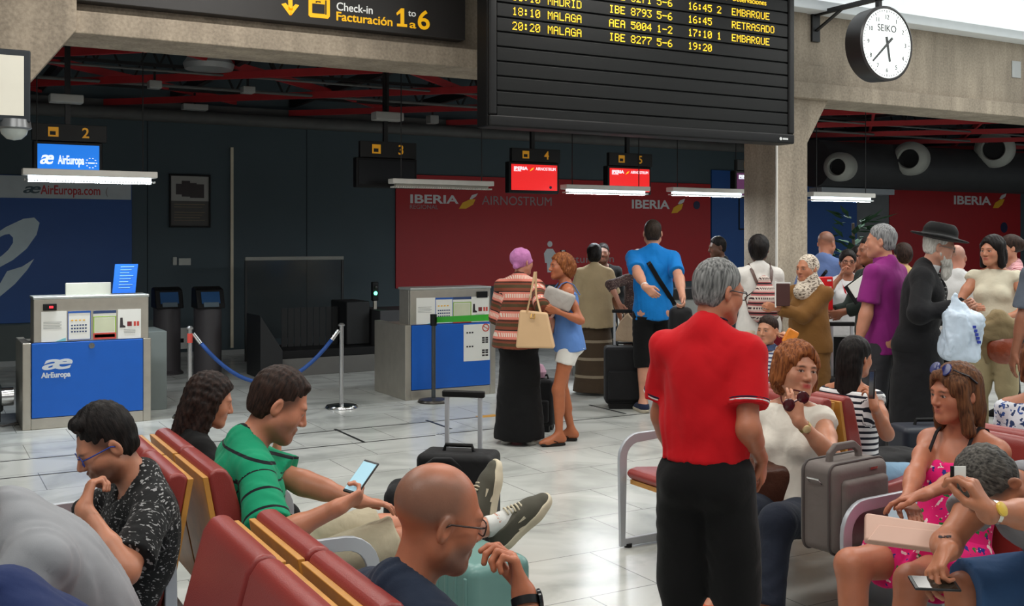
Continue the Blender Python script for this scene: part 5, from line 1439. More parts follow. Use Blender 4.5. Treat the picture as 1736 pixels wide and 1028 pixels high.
mb = MB(); mb.tube([Vector((c1+(u*math.cos(t)+w_*math.sin(t))*.0705)*p.S) for t in np.linspace(0, 6.283, 28, endpoint=False)], .003, 6, closed=True, up=Vector(ax)); mb.build('collar_stripe', CM['navy_rib'], o, smooth=True)
p.hair(H_GREY, 'short', .007, line=-.004, warp=.0015)
p.glasses()

# --- woman with mauve head wrap
p = Fig('woman in mauve head wrap, patterned knit jumper and long black skirt, seen from behind', A2(QZ(880, 752, 0)), 52, 1.60, female=True, g=1.22, ga=1.25, head=(-38, 4, 0), lean=(0, 6), v=.014, vh=.008,
        R=W(936, 545, 8.75, pole=(.5, -.6, -1)), L=dict(t=(-.10, .26, .98), pole=(-.6, -.7, -.6)), skin=(190, 132, 108))
p.build_body()
KNIT = cloth('banded_knit', (120, 62, 44), 'w', (214, 128, 112), per=.155, duty=.42, c3=(222, 206, 190), c4=(76, 62, 40), c5=(46, 34, 30), bump=.4)
p.shirt(KNIT, -.08, 1.62, .018, .012, fold=.006, v=.010, flare=.02)
p.skirt(black_cloth, .045, .0, .165, .235, .8, fold=.01)
p.shoes(cloth('white_canvas', (206, 202, 192)))
MAUVE = cloth('mauve_jersey', (186, 118, 170), bump=.5, folds=26)
p.put('head_wrap', [p.he((0, -.022, .036), (.088, .108, .094), cut=[((0, .062, .04), (0, 1, -.55)), ((0, 0, -.055), (0, .25, -1))]), p.hc((.06, .05, .012), (.02, -.10, -.045), .02, .026)], MAUVE, .008, sines(.004, 60, 3))

# --- tan woman in white shorts
p = Fig('tanned woman in blue sleeveless top and white shorts facing the mauve head wrap', A2(QZ(963, 752, 0)), 158, 1.56, female=True, g=.98, ga=.95, gl=.98, head=(8, 0, 4), lean=(4, 4), v=.012, vh=.006, vhand=.007,
        L=W(944, 528, 8.55, pole=(-.2, -.6, -1), curl=.9, pn=(1, 0, .3)), R=W(940, 520, 8.85, pole=(.4, -.4, -1), curl=.9), RL=dict(t=(.10, -.05, .085)), LL=dict(t=(-.09, .09, .085)), skin=(172, 102, 68), lips=(170, 70, 66))
p.build_body()
p.shirt(cloth('denim_blue_jersey', (92, 132, 196), bump=.4), -.09, 0, .012, top=.43, fold=.005, v=.009, flare=.016)
for sg in (1, -1): p.band([p.at_t(.40, sg*.085, .125), p.at_t(.48, sg*.086, .09), p.at_t(.535, sg*.086, .04), p.at_t(.55, sg*.086, -.01), p.at_t(.52, sg*.085, -.07), p.at_t(.42, sg*.08, -.125)], CM['denim_blue_jersey'], .022, .006, 'shoulder_strap')
p.trousers(cloth('white_twill', (226, 224, 218), bump=.3), .42, .012, .006, waist=-.075, name='shorts', v=.009)
p.hair(H_AUB, 'crown', .012, v=.007, extra=[p.he((0, -.085, -.01), (.075, .065, .09)), p.he((0, -.07, -.06), (.06, .05, .06)), p.hc((.05, .02, .03), (.055, -.03, -.04), .035, .04), p.hc((-.05, .02, .03), (-.055, -.03, -.04), .035, .04)], warp=.006)
for sd in 'RL':
    a = p.leg[sd]; c = a['a']-UZ*.077; o = p.put('flip_flop', [rbox(c+a['fd']*.065, (.03, .11, .003), .008, np.stack([np.cross(a['fd'], UZ), a['fd'], UZ], 1))], cloth('black_rubber', (20, 20, 20), rough=.6), .006)
    for sg in (1, -1): p.band([c+a['fd']*.13+UZ*.03, c+a['fd']*.09+UZ*.047+np.cross(a['fd'], UZ)*.028*sg, c+a['fd']*.03+UZ*.02+np.cross(a['fd'], UZ)*.043*sg], CM['black_rubber'], .012, .006, 'strap', o)

# --- woman in beige blouse and long patchwork skirt
p = Fig('woman in beige blouse and long banded skirt seen from behind at the counter', A2(QZ(1008, 668, 0)), 62, 1.62, female=True, g=1.15, ga=1.2, lean=(0, 6), v=.015, vh=.010, eyes=False,
        R=dict(t=(.30, .12, .82)), L=dict(t=(-.2, .22, .9)), skin=(150, 100, 78))
p.build_body(legs=(), feet=())
p.shirt(cloth('beige_linen', (176, 156, 122), bump=.5), -.16, .9, .02, .03, flare=.05, v=.013)
p.skirt(cloth('banded_skirt', (74, 60, 46), 'h', (146, 132, 112), per=.19, duty=.16, bump=.6), .035, .0, .17, .26, .85)
p.hair(H_BLACK, 'crown', .012, extra=[p.he((0, -.09, .0), (.06, .05, .06)), p.he((0, -.04, -.03), (.08, .07, .07))], v=.01)
# --- staff member behind the counter
p = Fig('airline employee in dark clothes standing behind the counter, partly hidden by beige blouse woman', A2(QD(1022, 405, 12.6)), 235, 1.62, v=.018, vh=.012, skin=DARKS, eyes=False)
p.build_body(hands=(), feet=()); p.shirt(black_cloth, -.1, 1.8, .014, .01, v=.018); p.trousers(black_cloth, v=.02); p.hair(H_BLACK, v=.012)

# --- man in blue t-shirt with one hand behind his back
p = Fig('tall man in bright blue t-shirt with one hand behind his back', A2(QZ(1107, 698, 0)), 62, 1.86, g=1.0, ga=1.05, head=(-8, 0, 0), lean=(0, 2), v=.014, vh=.009, vhand=.008, eyes=False, sh=1.02, fade=(44, 34, 30),
        L=W(1104, 510, 9.72, pole=(-1, -.15, .1), hd=(.75, -.1, -.65), pn=(.2, 1, 0), curl=.5), R=W(1160, 516, 9.95, pole=(.5, -1, 0), curl=.9), RL=dict(t=(.11, .06, .085)), LL=dict(t=(-.1, -.03, .085)), skin=(200, 144, 118))
p.build_body()
p.shirt(cloth('bright_blue_cotton', (10, 118, 196), bump=.5), -.1, .72, .017, .018, fold=.008, v=.009)
p.trousers(black_cloth, 1.22, .012, .02, waist=-.085, name='shorts', v=.012)
p.shoes(cloth('navy_canvas', (32, 40, 66)), cloth('pale_sole', (190, 180, 160)))
p.hair(hair_mat('hair_crop', (30, 24, 20), (62, 50, 42)), 'short', .004, v=.008, warp=.001)
p.band([p.at_t(.49, -.10, .02), p.at_t(.48, -.095, -.072), p.at_t(.40, -.05, -.135), p.at_t(.28, .02, -.142), p.at_t(.14, .115, -.128), p.at_t(.04, .185, -.06), p.at_t(.02, .2, .02)], black_cloth, .045, .008, 'bag_strap', up=Vector((0, 1, .2)))
a = p.arm['L']; c = a['e']+(a['w']-a['e'])*.92; d = nrm(a['w']-a['e']); u = nrm(np.cross(d, UZ)); w_ = np.cross(d, u)
mb = MB(); mb.bar([Vector((c+(u*math.cos(t)+w_*math.sin(t))*.033)*p.S) for t in np.linspace(0, 6.283, 20, endpoint=False)], .004, .02, closed=True, up=Vector(d)); mb.build('bracelet', white_print, p.root, smooth='auto')
BLUEMAN = p
# --- woman hidden behind him
p = Fig('woman in dark lace dress almost hidden behind the tall man in blue', A2(QD(1083, 405, 11.3)), 80, 1.56, female=True, g=1.1, v=.016, vh=.012, eyes=False, L=W(1050, 515, 11.0, pole=(-1, -.3, 0), curl=1.0), R=dict(t=(.26, .12, .78), curl=.9), skin=(176, 120, 96))
p.build_body(); LACE = cloth('dark_lace', (70, 52, 50), 'fleck', (120, 100, 92), th=.58)
p.shirt(LACE, -.1, 1.3, .014, .01, v=.014); p.skirt(LACE, .45, .05, .16, .21); p.hair(H_DBROWN, 'crown', .012, extra=[p.he((0, -.05, -.06), (.08, .06, .1))], v=.012)
p.shoes(black_cloth)
WHID = p
# --- dark haired person at far counter
p = Fig('dark-haired person in black seen past the pillar at a far counter', A2(QD(1222, 405, 12.2)), 140, 1.70, v=.018, vh=.010, skin=(92, 60, 44), head=(20, 8, 0), eyes=False)
p.build_body(hands=(), feet=()); p.shirt(cloth('dusk_cotton', (46, 50, 56)), -.1, .7, .014, .02, v=.016); p.trousers(black_cloth, v=.02); p.hair(H_BLACK, v=.01)
p.band([p.at_t(.49, .08, .05), p.at_t(.5, .085, -.04), p.at_t(.38, .02, -.135), p.at_t(.2, -.1, -.13)], black_cloth, .04, .008, 'bag_strap', up=Vector((0, 1, .2)))

# --- woman with striped drawstring backpack
p = Fig('woman in white t-shirt wearing a striped drawstring backpack', A2(QD(1286, 405, 9.4)), 64, 1.70, female=True, g=1.08, ga=1.15, head=(-18, -2, 0), v=.014, vh=.009, eyes=False, R=dict(t=(.24, .16, .84)), L=dict(t=(-.22, .2, .95), pole=(-1, -.3, 0)), skin=(110, 72, 52))
p.build_body(feet=())
p.shirt(cloth('white_cotton', (222, 218, 212), bump=.5), -.07, .62, .016, .02, v=.011)
p.trousers(cloth('cream_linen', (206, 194, 170), bump=.5), 1.9, .014, .03, waist=-.04, v=.013)
p.hair(H_BLACK, 'crown', .02, extra=[p.he((0, -.06, -.01), (.082, .075, .09)), p.he((0, -.1, .03), (.05, .045, .05))], v=.01)
mb = MB(); mb.bar([Vector(p.H(.088*math.cos(t), -.005, .045+.088*math.sin(t))*p.S) for t in np.linspace(-.2, 3.34, 20)], .006, .02, up=Vector(p.HR[:, 1])); mb.build('hairband', white_print, p.root, smooth='auto')
BACKP = p
# --- woman in patterned headscarf and brown coat
p = Fig('woman in brown coat and spotted cream headscarf holding a brown wallet', A2(QD(1372, 405, 8.6)), 196, 1.55, female=True, g=1.12, ga=1.1, head=(-10, 4, 0), v=.013, vh=.006, vhand=.008,
        L=W(1316, 522, 8.45, pole=(-.7, -.8, -.4), curl=.8, pn=(.8, .2, .2)), R=W(1330, 520, 8.8, pole=(.6, -.6, -.5), curl=.8), skin=(186, 124, 92), lips=(160, 84, 74))
p.build_body(legs=(), feet=())
BROWNC = cloth('brown_gabardine', (122, 84, 40), bump=.5)
p.shirt(BROWNC, -.06, 1.86, .018, .022, v=.012, name='coat'); p.skirt(BROWNC, .12, .05, .175, .235, .85, name='coat_skirt')
SCARF = cloth('spotted_scarf', (214, 202, 184), 'fleck', (112, 98, 86), th=.56, scale=46, bump=.5)
p.put('headscarf', [p.he((0, -.025, .03), (.087, .108, .1), cut=[((0, .07, 0), (0, 1, -.05))]), p.he((0, .0, -.10), (.078, .085, .06), cut=[((0, .062, -.1), (0, 1, .6))]), p.hc((0, -.01, -.1), (0, -.04, -.2), .095, .13, cut=[((0, 0, -.23), (0, 0, -1))]),
      p.hc((0, .02, -.13), (.0, .06, -.21), .07, .09), p.he((0, .085, -.01), (.058, .06, .085), .02, op=-1)], SCARF, .008, sines(.004, 40, 2))
HIJ = p
# --- little boy
p = Fig('little boy in white and blue striped polo looking aside', A2(QD(1304, 405, 7.7)), 214, 1.07, head=(-16, 0, 0), hr=1.38, neckl=1.15, ga=.92, g=.95, sh=.92, v=.010, vh=.0055, L=W(1338, 572, 7.62, pole=(-1, -.3, -.6), curl=1), R=dict(t=(.17, .06, .52)), skin=(190, 134, 104), lips=(170, 96, 86))
p.build_body(feet=())
BOYS = cloth('boy_stripes', (206, 208, 214), 'h', (66, 76, 112), per=.028, duty=.42, bump=.3)
p.shirt(BOYS, -.1, .75, .016, .02, v=.009, collar=cloth('boy_collar', (86, 102, 140)))
p.trousers(cloth('boy_denim', (44, 52, 76)), 1.2, .012, .02, waist=-.06)
p.hair(H_DBROWN, 'short', .009, v=.006)
BOY = p

# --- seated woman with sunglasses in her hand
p = Fig('seated woman in white sleeveless top holding sunglasses against her mouth', (3.66, 3.76), 204, 1.64, pelvis=(0, 0, .42), lean=(-10, 10), head=(54, -2, -8), female=True, g=1.12, ga=1.15, v=.011, vh=.005, vhand=.0045,
        L=W(1353, 712, 4.72, pole=(-.9, .2, -1.2), curls=(.35, .55, 1.2, 1.4), pn=(.5, -.9, 0), hd=(.12, .05, 1), thumb=.7), R=dict(t=(.22, .30, .62), pole=(1, -.2, -.2)),
        RL=dict(t=(.14, .50, .085)), LL=dict(t=(-.12, .56, .085)), skin=(190, 132, 104), lips=(186, 44, 62), gaze=.002, hr=1.12)
p.build_body()
p.shirt(cloth('ivory_crepe', (226, 220, 208), bump=.4), -.06, .10, .015, .02, v=.009, top=.505, fold=.008)
p.trousers(cloth('dark_denim', (32, 38, 52)), 1.9, .014, .02, waist=.05)
p.shoes(cloth('orange_sandal', (196, 84, 50)), None)
p.hair(H_AUB, 'bob', .016, v=.0055, extra=[p.hc((.066, .028, .05), (.078, .010, -.055), .028, .020), p.hc((-.066, .028, .05), (-.082, .012, -.07), .028, .022), p.he((0, -.055, -.02), (.088, .075, .10)), p.he((.0, -.06, -.085), (.075, .055, .04)), p.hc((-.01, .066, .10), (-.062, .058, .030), .020, .014), p.hc((.0, .070, .10), (.062, .058, .044), .018, .012), p.hc((.075, -.02, .06), (.10, -.02, -.06), .03, .02), p.hc((-.075, -.02, .06), (-.105, -.02, -.07), .03, .02)], warp=.006)
SUNW = p
p.watch('L', M('watch_gold', (200, 170, 110), .3, .8), M('dial_gold', (222, 200, 150), .3, .5), 1.80, r=.030)
# --- black haired woman behind, back to back
p = Fig('black long-haired woman in striped top holding a phone to her ear, back turned', (4.32, 4.0), 8, 1.50, pelvis=(0, 0, .48), lean=(0, 3), head=(-4, 4, 0), female=True, g=1.02, ga=1.05, v=.012, vh=.008, vhand=.006, eyes=False,
        R=W(1482, 690, 5.2, pole=(.6, -.2, -1), curl=.7, hd=(-.3, .1, 1), pn=(-1, .1, 0)), L=dict(t=(-.2, .3, .6)), RL=dict(t=(.12, .52, .085)), LL=dict(t=(-.12, .5, .085)), skin=(178, 116, 86))
p.build_body()
p.shirt(cloth('breton_stripes', (226, 226, 226), 'h', (28, 30, 42), per=.03, duty=.42, bump=.3), -.1, .12, .013, .01, top=.47, v=.009)
p.trousers(cloth('light_denim', (128, 160, 186), bump=.5), 1.9, .012, .02, waist=-.06)
p.hair(H_BLACK, 'crown', .014, v=.008, extra=[p.he((0, -.06, -.03), (.088, .072, .12)), p.hc((0, -.075, -.08), (0, -.085, -.28), .078, .075, fl=(p.HR[:, 1], .6)), p.hc((.045, -.06, -.08), (.05, -.075, -.27), .04, .035), p.hc((-.045, -.06, -.08), (-.05, -.075, -.27), .04, .035)])
PHW = p

# --- group standing at the far right
p = Fig('grey-haired man in purple polo shirt and grey trousers looking away', A2(QD(1503, 405, 7.9)), 104, 1.78, g=1.02, ga=1.05, head=(18, 0, 0), lean=(0, 3), v=.014, vh=.008, eyes=True, L=dict(t=(-.28, .10, .84), pole=(-.4, -1, 0)), R=dict(t=(.27, .04, .82)), skin=(196, 136, 110))
p.build_body(feet=('R', 'L'))
PURP = cloth('purple_pique', (134, 36, 116), bump=.4)
p.shirt(PURP, -.12, .74, .016, .028, v=.011, collar=PURP); p.trousers(cloth('grey_trouser', (56, 56, 60), bump=.3), 1.97, .011, .02, waist=-.112); p.shoes(black_cloth)
p.hair(hair_mat('hair_steel', (84, 84, 86), (168, 168, 168)), 'short', .008, v=.008)
p = Fig('balding man in blue shirt with a black strap, seen beside the pillar', A2(QD(1397, 405, 10.6)), 28, 1.76, g=1.06, head=(-12, 12, 0), v=.016, vh=.010, eyes=False, skin=(170, 112, 88), scalp=((70, 52, 44), .9, .6))
p.build_body(feet=()); p.shirt(cloth('blue_shirt', (92, 112, 158), bump=.5), -.1, .8, .016, .03, v=.012, collar=CM['blue_shirt']); p.trousers(cloth('dark_denim', (32, 38, 52)), v=.016)
p.band([p.at_t(.47, .12, .06), p.at_t(.505, .115, -.02), p.at_t(.40, .05, -.13), p.at_t(.2, -.1, -.13), p.at_t(.1, -.17, -.03)], black_cloth, .03, .008, 'bag_strap', up=Vector((0, 1, .2)))
p = Fig('woman in white shirt with red lanyard and glasses, hand raised to her mouth', A2(QD(1437, 405, 10.0)), 228, 1.57, female=True, g=1.1, v=.015, vh=.009, R=W(1426, 468, 9.8, pole=(.8, 0, -1), hd=(-.2, .2, 1), curl=.9), L=dict(t=(-.12, .24, 1.0)), skin=(160, 104, 80))
p.build_body(feet=(), legs=('R', 'L')); p.shirt(cloth('white_shirt', (214, 214, 216), bump=.5), -.08, 1.0, .015, .02, v=.012); p.trousers(black_cloth, waist=.04, v=.015)
p.hair(H_BLACK, 'bob', .012, extra=[p.he((0, -.05, -.02), (.082, .07, .09))], v=.01); p.glasses()
for sg in (1, -1): p.band([p.at_t(.52, sg*.06, -.0), p.at_t(.49, sg*.06, .07), p.at_t(.38, sg*.035, .145), p.at_t(.22, sg*.004, .16)], cloth('red_ribbon', (176, 30, 44)), .014, .005, 'lanyard', up=Vector((0, 1, .1)))
p = Fig('dark-haired person in maroon behind the woman with the red lanyard', A2(QD(1458, 405, 10.9)), 170, 1.60, v=.017, vh=.011, female=True, skin=(150, 98, 76), eyes=False)
p.build_body(hands=(), feet=()); p.shirt(cloth('maroon_cotton', (78, 26, 34)), -.1, .8, v=.016); p.trousers(black_cloth, v=.02); p.hair(H_BLACK, 'bob', .014, extra=[p.he((0, -.05, -.03), (.085, .07, .1))], v=.011)
p = Fig('man in dark green shirt and black hair peering past the purple polo', A2(QD(1478, 405, 9.1)), 160, 1.69, v=.016, vh=.009, skin=(150, 96, 72), L=dict(t=(-.1, .32, 1.08), pole=(-1, -.3, -.4)), R=dict(t=(.12, .33, 1.06)))
p.build_body(feet=()); p.shirt(cloth('dark_green_cotton', (30, 40, 36)), -.1, 1.8, .014, .02, v=.014); p.trousers(black_cloth, v=.02); p.hair(H_BLACK, v=.009)
GRM = p
p = Fig('dark-haired woman in pale yellow top behind purple polo and black hat', A2(QD(1532, 405, 10.4)), 70, 1.63, female=True, v=.017, vh=.011, eyes=False, skin=(190, 136, 108))
p.build_body(hands=(), feet=()); p.shirt(cloth('pale_yellow', (206, 178, 120)), -.1, .3, v=.016); p.trousers(black_cloth, v=.02); p.hair(H_DBROWN, 'crown', .014, extra=[p.he((0, -.09, .01), (.06, .05, .07)), p.he((0, -.05, -.01), (.08, .07, .08))], v=.011)

# --- bearded man with wide black hat and long black coat
p = Fig('white-bearded man in wide black hat and long black coat holding a plastic bag', A2(QD(1556, 405, 7.55)), -60, 1.76, g=1.1, head=(16, 12, 0), lean=(2, 14), neck=.1, v=.014, vh=.007, vhand=.007,
        R=W(1622, 522, 7.2, pole=(.6, -.9, -.3), hd=(-.25, .9, -.35), pn=(-.6, 0, -.8), curl=.5), L=W(1635, 518, 7.5, pole=(-.6, -.8, -.3), curl=.8), skin=(190, 138, 116), brow=(170, 160, 150))
p.build_body(legs=('R', 'L'), feet=())
COAT = cloth('black_wool', (20, 20, 23), bump=.45)
front = p.at_t(.5, 0, .2); Rm = p.T(.4)[1]
pc = p.torso(.024, -.05, None)
for sd in 'RL': pc += p.armp(sd, 0, 1.9, .018, .02, .03, True)
vee = [cone(p.at_t(.60, 0, .09), p.at_t(.20, 0, .17), .088, .03, .01, op=-1)]
p.put('coat', pc+vee, COAT, .010, sines(.007, 14, 4))
p.skirt(COAT, .22, .0, .185, .25, .85, name='coat_skirt')
p.put('shirt', p.torso(.006, .1, .5), cloth('white_shirt', (214, 214, 216)), .011)
p.put('shirt_collar', [cone(p.at_t(.51, 0, .0), p.at_t(.56, 0, .01), .07, .062, .01, [(p.at_t(.565, 0, .0), p.T(.5)[1][:, 2]), (p.at_t(.5), -p.T(.5)[1][:, 2])])], CM['white_shirt'], .009)
p.put('tie', [cone(p.at_t(.50, 0, .075), p.at_t(.40, 0, .138), .022, .03, .01, fl=(Rm[:, 1], .4)), cone(p.at_t(.40, 0, .138), p.at_t(.22, 0, .15), .03, .034, .01, fl=(Rm[:, 1], .4))], cloth('check_tie', (24, 24, 26), 'check', (128, 128, 124), per=.03, duty=.3, c3=(60, 60, 60)), .007)
p.trousers(black_cloth, v=.016); p.shoes(CM['black_leather'])
p.hair(H_WHITE, 'short', .006, v=.008); o = p.hair(H_WHITE, 'none', name='beard', v=.007, extra=[p.he((0, .066, -.095), (.05, .036, .045)), p.he((0, .082, -.155), (.044, .036, .07)), p.hc((.06, .01, -.05), (.03, .06, -.10), .02, .03), p.hc((-.06, .01, -.05), (-.03, .06, -.10), .02, .03)], warp=.005)
hm = cloth('black_felt', (13, 13, 14), bump=.15, rough=.8)
bt = rotax(UX, .06)
hatp = [p.he((0, -.012, .105), (.099, .118, .085), cut=[((0, 0, .062), (0, 0, -1)), ((0, 0, .168), (0, 0, 1))]), p.he((0, -.012, .068), (.178, .198, .016)), p.he((0, -.012, .068), (.185, .10, .02))]
p.put('hat', hatp, hm, .008)
p.glasses(M('wire_frame', (120, 120, 118), .3, .8))
HASID = p
p = Fig('balding man in white polo shirt with his back turned behind the bearded man', A2(QD(1622, 405, 9.2)), 50, 1.63, g=1.1, v=.015, vh=.010, eyes=False, skin=(196, 136, 116), head=(-6, 6, 0), scalp=((150, 120, 108), .9, .6))
p.build_body(feet=()); p.shirt(cloth('white_pique', (212, 212, 212), bump=.5), -.12, .8, .016, .03, v=.012, collar=CM['white_pique']); p.trousers(black_cloth, waist=0, v=.016)
# --- woman in cream sleeveless blouse
p = Fig('black-haired woman in cream sleeveless blouse carrying a beige jacket over her arm', A2(QD(1686, 405, 8.7)), 204, 1.70, female=True, g=1.02, ga=1.05, head=(-22, 2, 0), v=.013, vh=.007, vhand=.007, L=W(1702, 540, 8.45, pole=(-1, -.6, 0), curl=.8, hd=(.7, .6, -.2)), R=W(1648, 520, 8.5, pole=(.8, -.5, -.4), curl=.9), skin=(190, 130, 102), lips=(170, 74, 72))
p.build_body(feet=('R', 'L'))
p.shirt(cloth('cream_chiffon', (212, 204, 182), bump=.6), -.16, .06, .015, .01, v=.010, top=.51, flare=.02, fold=.008); p.trousers(cloth('khaki_drill', (160, 146, 112)), 1.9, .012, .02, waist=-.12); p.shoes(black_cloth)
p.hair(H_BLACK, 'bob', .015, v=.008, extra=[p.hc((.072, .01, .05), (.085, .0, -.12), .03, .03), p.hc((-.072, .01, .05), (-.085, .0, -.12), .03, .03), p.he((0, -.06, -.05), (.092, .07, .12))], warp=.004)
CREAM = p
p = Fig('person with dark ponytail and pink checked shirt behind the cream blouse', A2(QD(1716, 405, 10)), 140, 1.71, v=.016, vh=.010, female=True, skin=(186, 130, 104), eyes=False)
p.build_body(hands=(), feet=()); p.shirt(cloth('pink_check', (196, 130, 136), 'check', (150, 70, 84), per=.03, duty=.4, c3=(220, 180, 180)), -.1, .8, v=.014); p.trousers(black_cloth, v=.02); p.hair(H_DBROWN, 'crown', .010, extra=[p.he((0, -.10, .03), (.05, .05, .06))], v=.01)
p = Fig('person in plain grey t-shirt cut off by the picture edge', A2(QD(1790, 405, 7.4)), 66, 1.78, v=.016, vh=.012, skin=(160, 104, 80), eyes=False, L=dict(t=(-.28, .05, .86)))
p.build_body(feet=()); p.shirt(cloth('grey_blue_cotton', (92, 100, 112), bump=.5), -.1, .8, .018, .03, v=.013); p.trousers(black_cloth, v=.02); p.hair(H_DBROWN, v=.012)

# --- woman in pink floral dress, seated
p = Fig('seated woman in pink floral sundress with sunglasses pushed up on brown fringed hair', (3.70, 2.80), 186, 1.62, pelvis=(0, .17, .47), lean=(-32, 6), head=(-18, 4, 0), female=True, g=.98, ga=1.0, gl=1.14, v=.010, vh=.005, vhand=.005,
        L=W(1525, 862, 3.74, pole=(-.9, -.5, -.6), hd=(.9, .6, -.3), pn=(.1, .2, -1), curl=.3), R=W(1528, 875, 3.85, pole=(.8, -.4, -.5), hd=(-.8, .6, -.2), pn=(0, .2, -1), curl=.3),
        RL=dict(t=(.07, .66, .085), pole=(.3, .6, 1)), LL=dict(t=(-.11, .66, .085), pole=(-.1, .5, 1)), skin=(182, 116, 88), lips=(160, 78, 70), hr=1.0)
p.build_body()
FLOR = cloth('pink_floral', (226, 30, 116), 'floral', (40, 120, 60), c3=(40, 50, 130), c4=(240, 214, 214), scale=26, th=.64, bump=.3)
p.shirt(FLOR, -.1, 0, .012, top=.395, fold=.004, v=.008, name='dress')
p.put('dress_skirt', p.torso(.016, None, .12)[:4]+p.legp('R', .62, .018, .02, .04, True)+p.legp('L', .62, .018, .02, .04, True), FLOR, .009, sines(.006, 15, 2))
for sg in (1, -1): p.band([p.at_t(.36, sg*.08, .146), p.at_t(.45, sg*.082, .112), p.at_t(.52, sg*.082, .062), p.at_t(.552, sg*.082, .0), p.at_t(.53, sg*.08, -.06), p.at_t(.44, sg*.075, -.118), p.at_t(.36, sg*.07, -.135)], cloth('black_strap', (26, 22, 26)), .012, .005, 'shoulder_strap', up=Vector((0, 1, .2)))
p.hair(hair_mat('hair_chestnut', (62, 38, 26), (122, 80, 52)), 'bob', .013, v=.0055, extra=[p.hc((.070, .03, .05), (.086, .012, -.15), .030, .028), p.hc((-.070, .03, .05), (-.086, .012, -.15), .030, .028), p.he((0, -.055, -.05), (.088, .072, .13)), p.hc((0, -.075, -.1), (0, -.07, -.24), .07, .06, fl=(p.HR[:, 1], .6)),
       p.hc((.012, .078, .085), (.038, .090, .030), .020, .012), p.hc((-.012, .078, .085), (-.036, .090, .032), .020, .012), p.hc((0, .082, .085), (0, .097, .034), .020, .011), p.hc((.05, .06, .07), (.062, .066, .02), .018, .012), p.hc((-.05, .06, .07), (-.062, .066, .02), .018, .012)], warp=.0035)
p.shoes(cloth('tan_sandal', (150, 100, 66)))
mb = MB(); g_ = None
lensd = M('dark_lens', (14, 22, 60), .12, spec=.8)
for sg in (1, -1):
    Rm = Matrix((Vector(p.HR[:, 0]), Vector(p.HR @ nrm(V3(0, -.55, .84))), Vector(p.HR @ nrm(V3(sg*.15, .84, .55))))).transposed()
    mb.lathe([(.001, 0), (.024, 0), (.027, .003), (.024, .006), (.001, .007)], Vector(p.H(sg*.034, .064, .112)*p.S), 24, Rm)
o = mb.build('sunglasses', M('shade_frame', (24, 34, 96), .25), p.root, smooth='auto')
mb = MB()
for sg in (1, -1): mb.tube([Vector(p.H(sg*.062, .055, .115)*p.S), Vector(p.H(sg*.09, .0, .085)*p.S), Vector(p.H(sg*.09, -.04, .05)*p.S)], .004, 6)
mb.build('temple', GLASSM, o)
PINK = p
# --- man bent forward over his phone
p = Fig('grey-haired man in grey t-shirt bent forward over a phone, tattoo on his forearm', (3.53, 2.17), 178, 1.76, pelvis=(0, 0, .53), lean=(30, 64), head=(10, 66, 10), neck=.25, g=1.05, ga=1.08, v=.010, vh=.005, vhand=.0045,
        L=W(1642, 868, 2.98, pole=(-1, .4, -.9), hd=(.25, .35, .85), pn=(.75, .3, -.3), curls=(.8, .9, 1.1, 1.2), thumb=.8), R=W(1606, 935, 3.28, pole=(.7, -.3, -.6), hd=(-.15, .8, -.5), pn=(-.45, 0, -.9), curls=(.5, .7, .9, 1.0), thumb=.7),
        RL=dict(t=(.2, .50, .085), pole=(.35, .6, 1)), LL=dict(t=(-.24, .46, .085), pole=(-.35, .6, 1)), skin=(176, 114, 84), scalp=((70, 62, 56), .0, .5), stubble=(70, 54, 46), fade=(50, 46, 44))
p.build_body()
o = p.shirt(cloth('grey_marl', (132, 132, 136), bump=.5), -.08, .5, .016, .025, v=.009)
p.trousers(cloth('blue_denim', (62, 96, 140), bump=.5), .98, .018, .03, waist=.0, name='shorts', v=.010)
p.hair(H_SALT, 'short', .011, v=.0055, line=.004)
p.watch('L', M('watch_steel', (200, 198, 190), .2, .9), M('dial_yellow', (216, 180, 70), .3), 1.90, r=.034, face=.021)
a = p.arm['R']; c = a['e']+(a['w']-a['e'])*.55; d = nrm(a['w']-a['e'])
cw = QD(1614, 920, 3.0); toc = nrm(p.loc(Vector((0, 0, CAMZ)))-c); toc = nrm(toc-(toc@d)*d); sv = np.cross(d, toc)
mb = MB(); rs = random.Random(4)
for i in range(2):
    for j in range(4):
        q = c+d*(-.05+.028*j)+sv*(-.010+.020*i); 
        for r_ in np.linspace(.025, .07, 60):
            if min(float(pp.d((q+toc*r_)[None])[0]) for pp in p.armp('R')) > .003: break
        q = q+toc*r_
        x = rs.uniform(.006, .010)
        mb.tube([Vector((q+d*math.cos(t)*x*1.2+sv*math.sin(t)*x)*p.S) for t in np.linspace(0, 5.0, 8)], .0019, 5, up=Vector(toc))
mb.build('tattoo', M('tattoo_ink', (58, 52, 58), .6), p.root)
BENT = p
# --- woman with brown hair at the right edge, back to back with the pink dress
p = Fig('brown-haired woman in white and blue printed top sitting back to back with the pink dress', (4.22, 2.84), 14, 1.62, pelvis=(0, 0, .53), lean=(0, 4), head=(8, 4, 0), female=True, g=1.05, v=.012, vh=.007, eyes=False, RL=dict(t=(.12, .52, .085)), LL=dict(t=(-.12, .5, .085)), R=dict(t=(.2, .3, .6)), L=dict(t=(-.2, .3, .6)), skin=(178, 116, 88))
p.build_body(hands=()); p.shirt(cloth('blue_print', (214, 218, 226), 'floral', (50, 80, 150), c3=(40, 60, 100), scale=34, th=.58), -.1, .3, .014, .02, top=.47, v=.009); p.trousers(cloth('dark_denim', (32, 38, 52)), v=.014); p.shoes(black_cloth)
p.hair(H_BROWN, 'crown', .024, v=.007, extra=[p.he((0, -.05, -.01), (.10, .085, .11)), p.he((0, -.06, -.08), (.085, .065, .07)), p.hc((.08, .02, .04), (.085, .0, -.08), .028, .026), p.hc((-.08, .02, .04), (-.085, .0, -.08), .028, .026)], warp=.005)
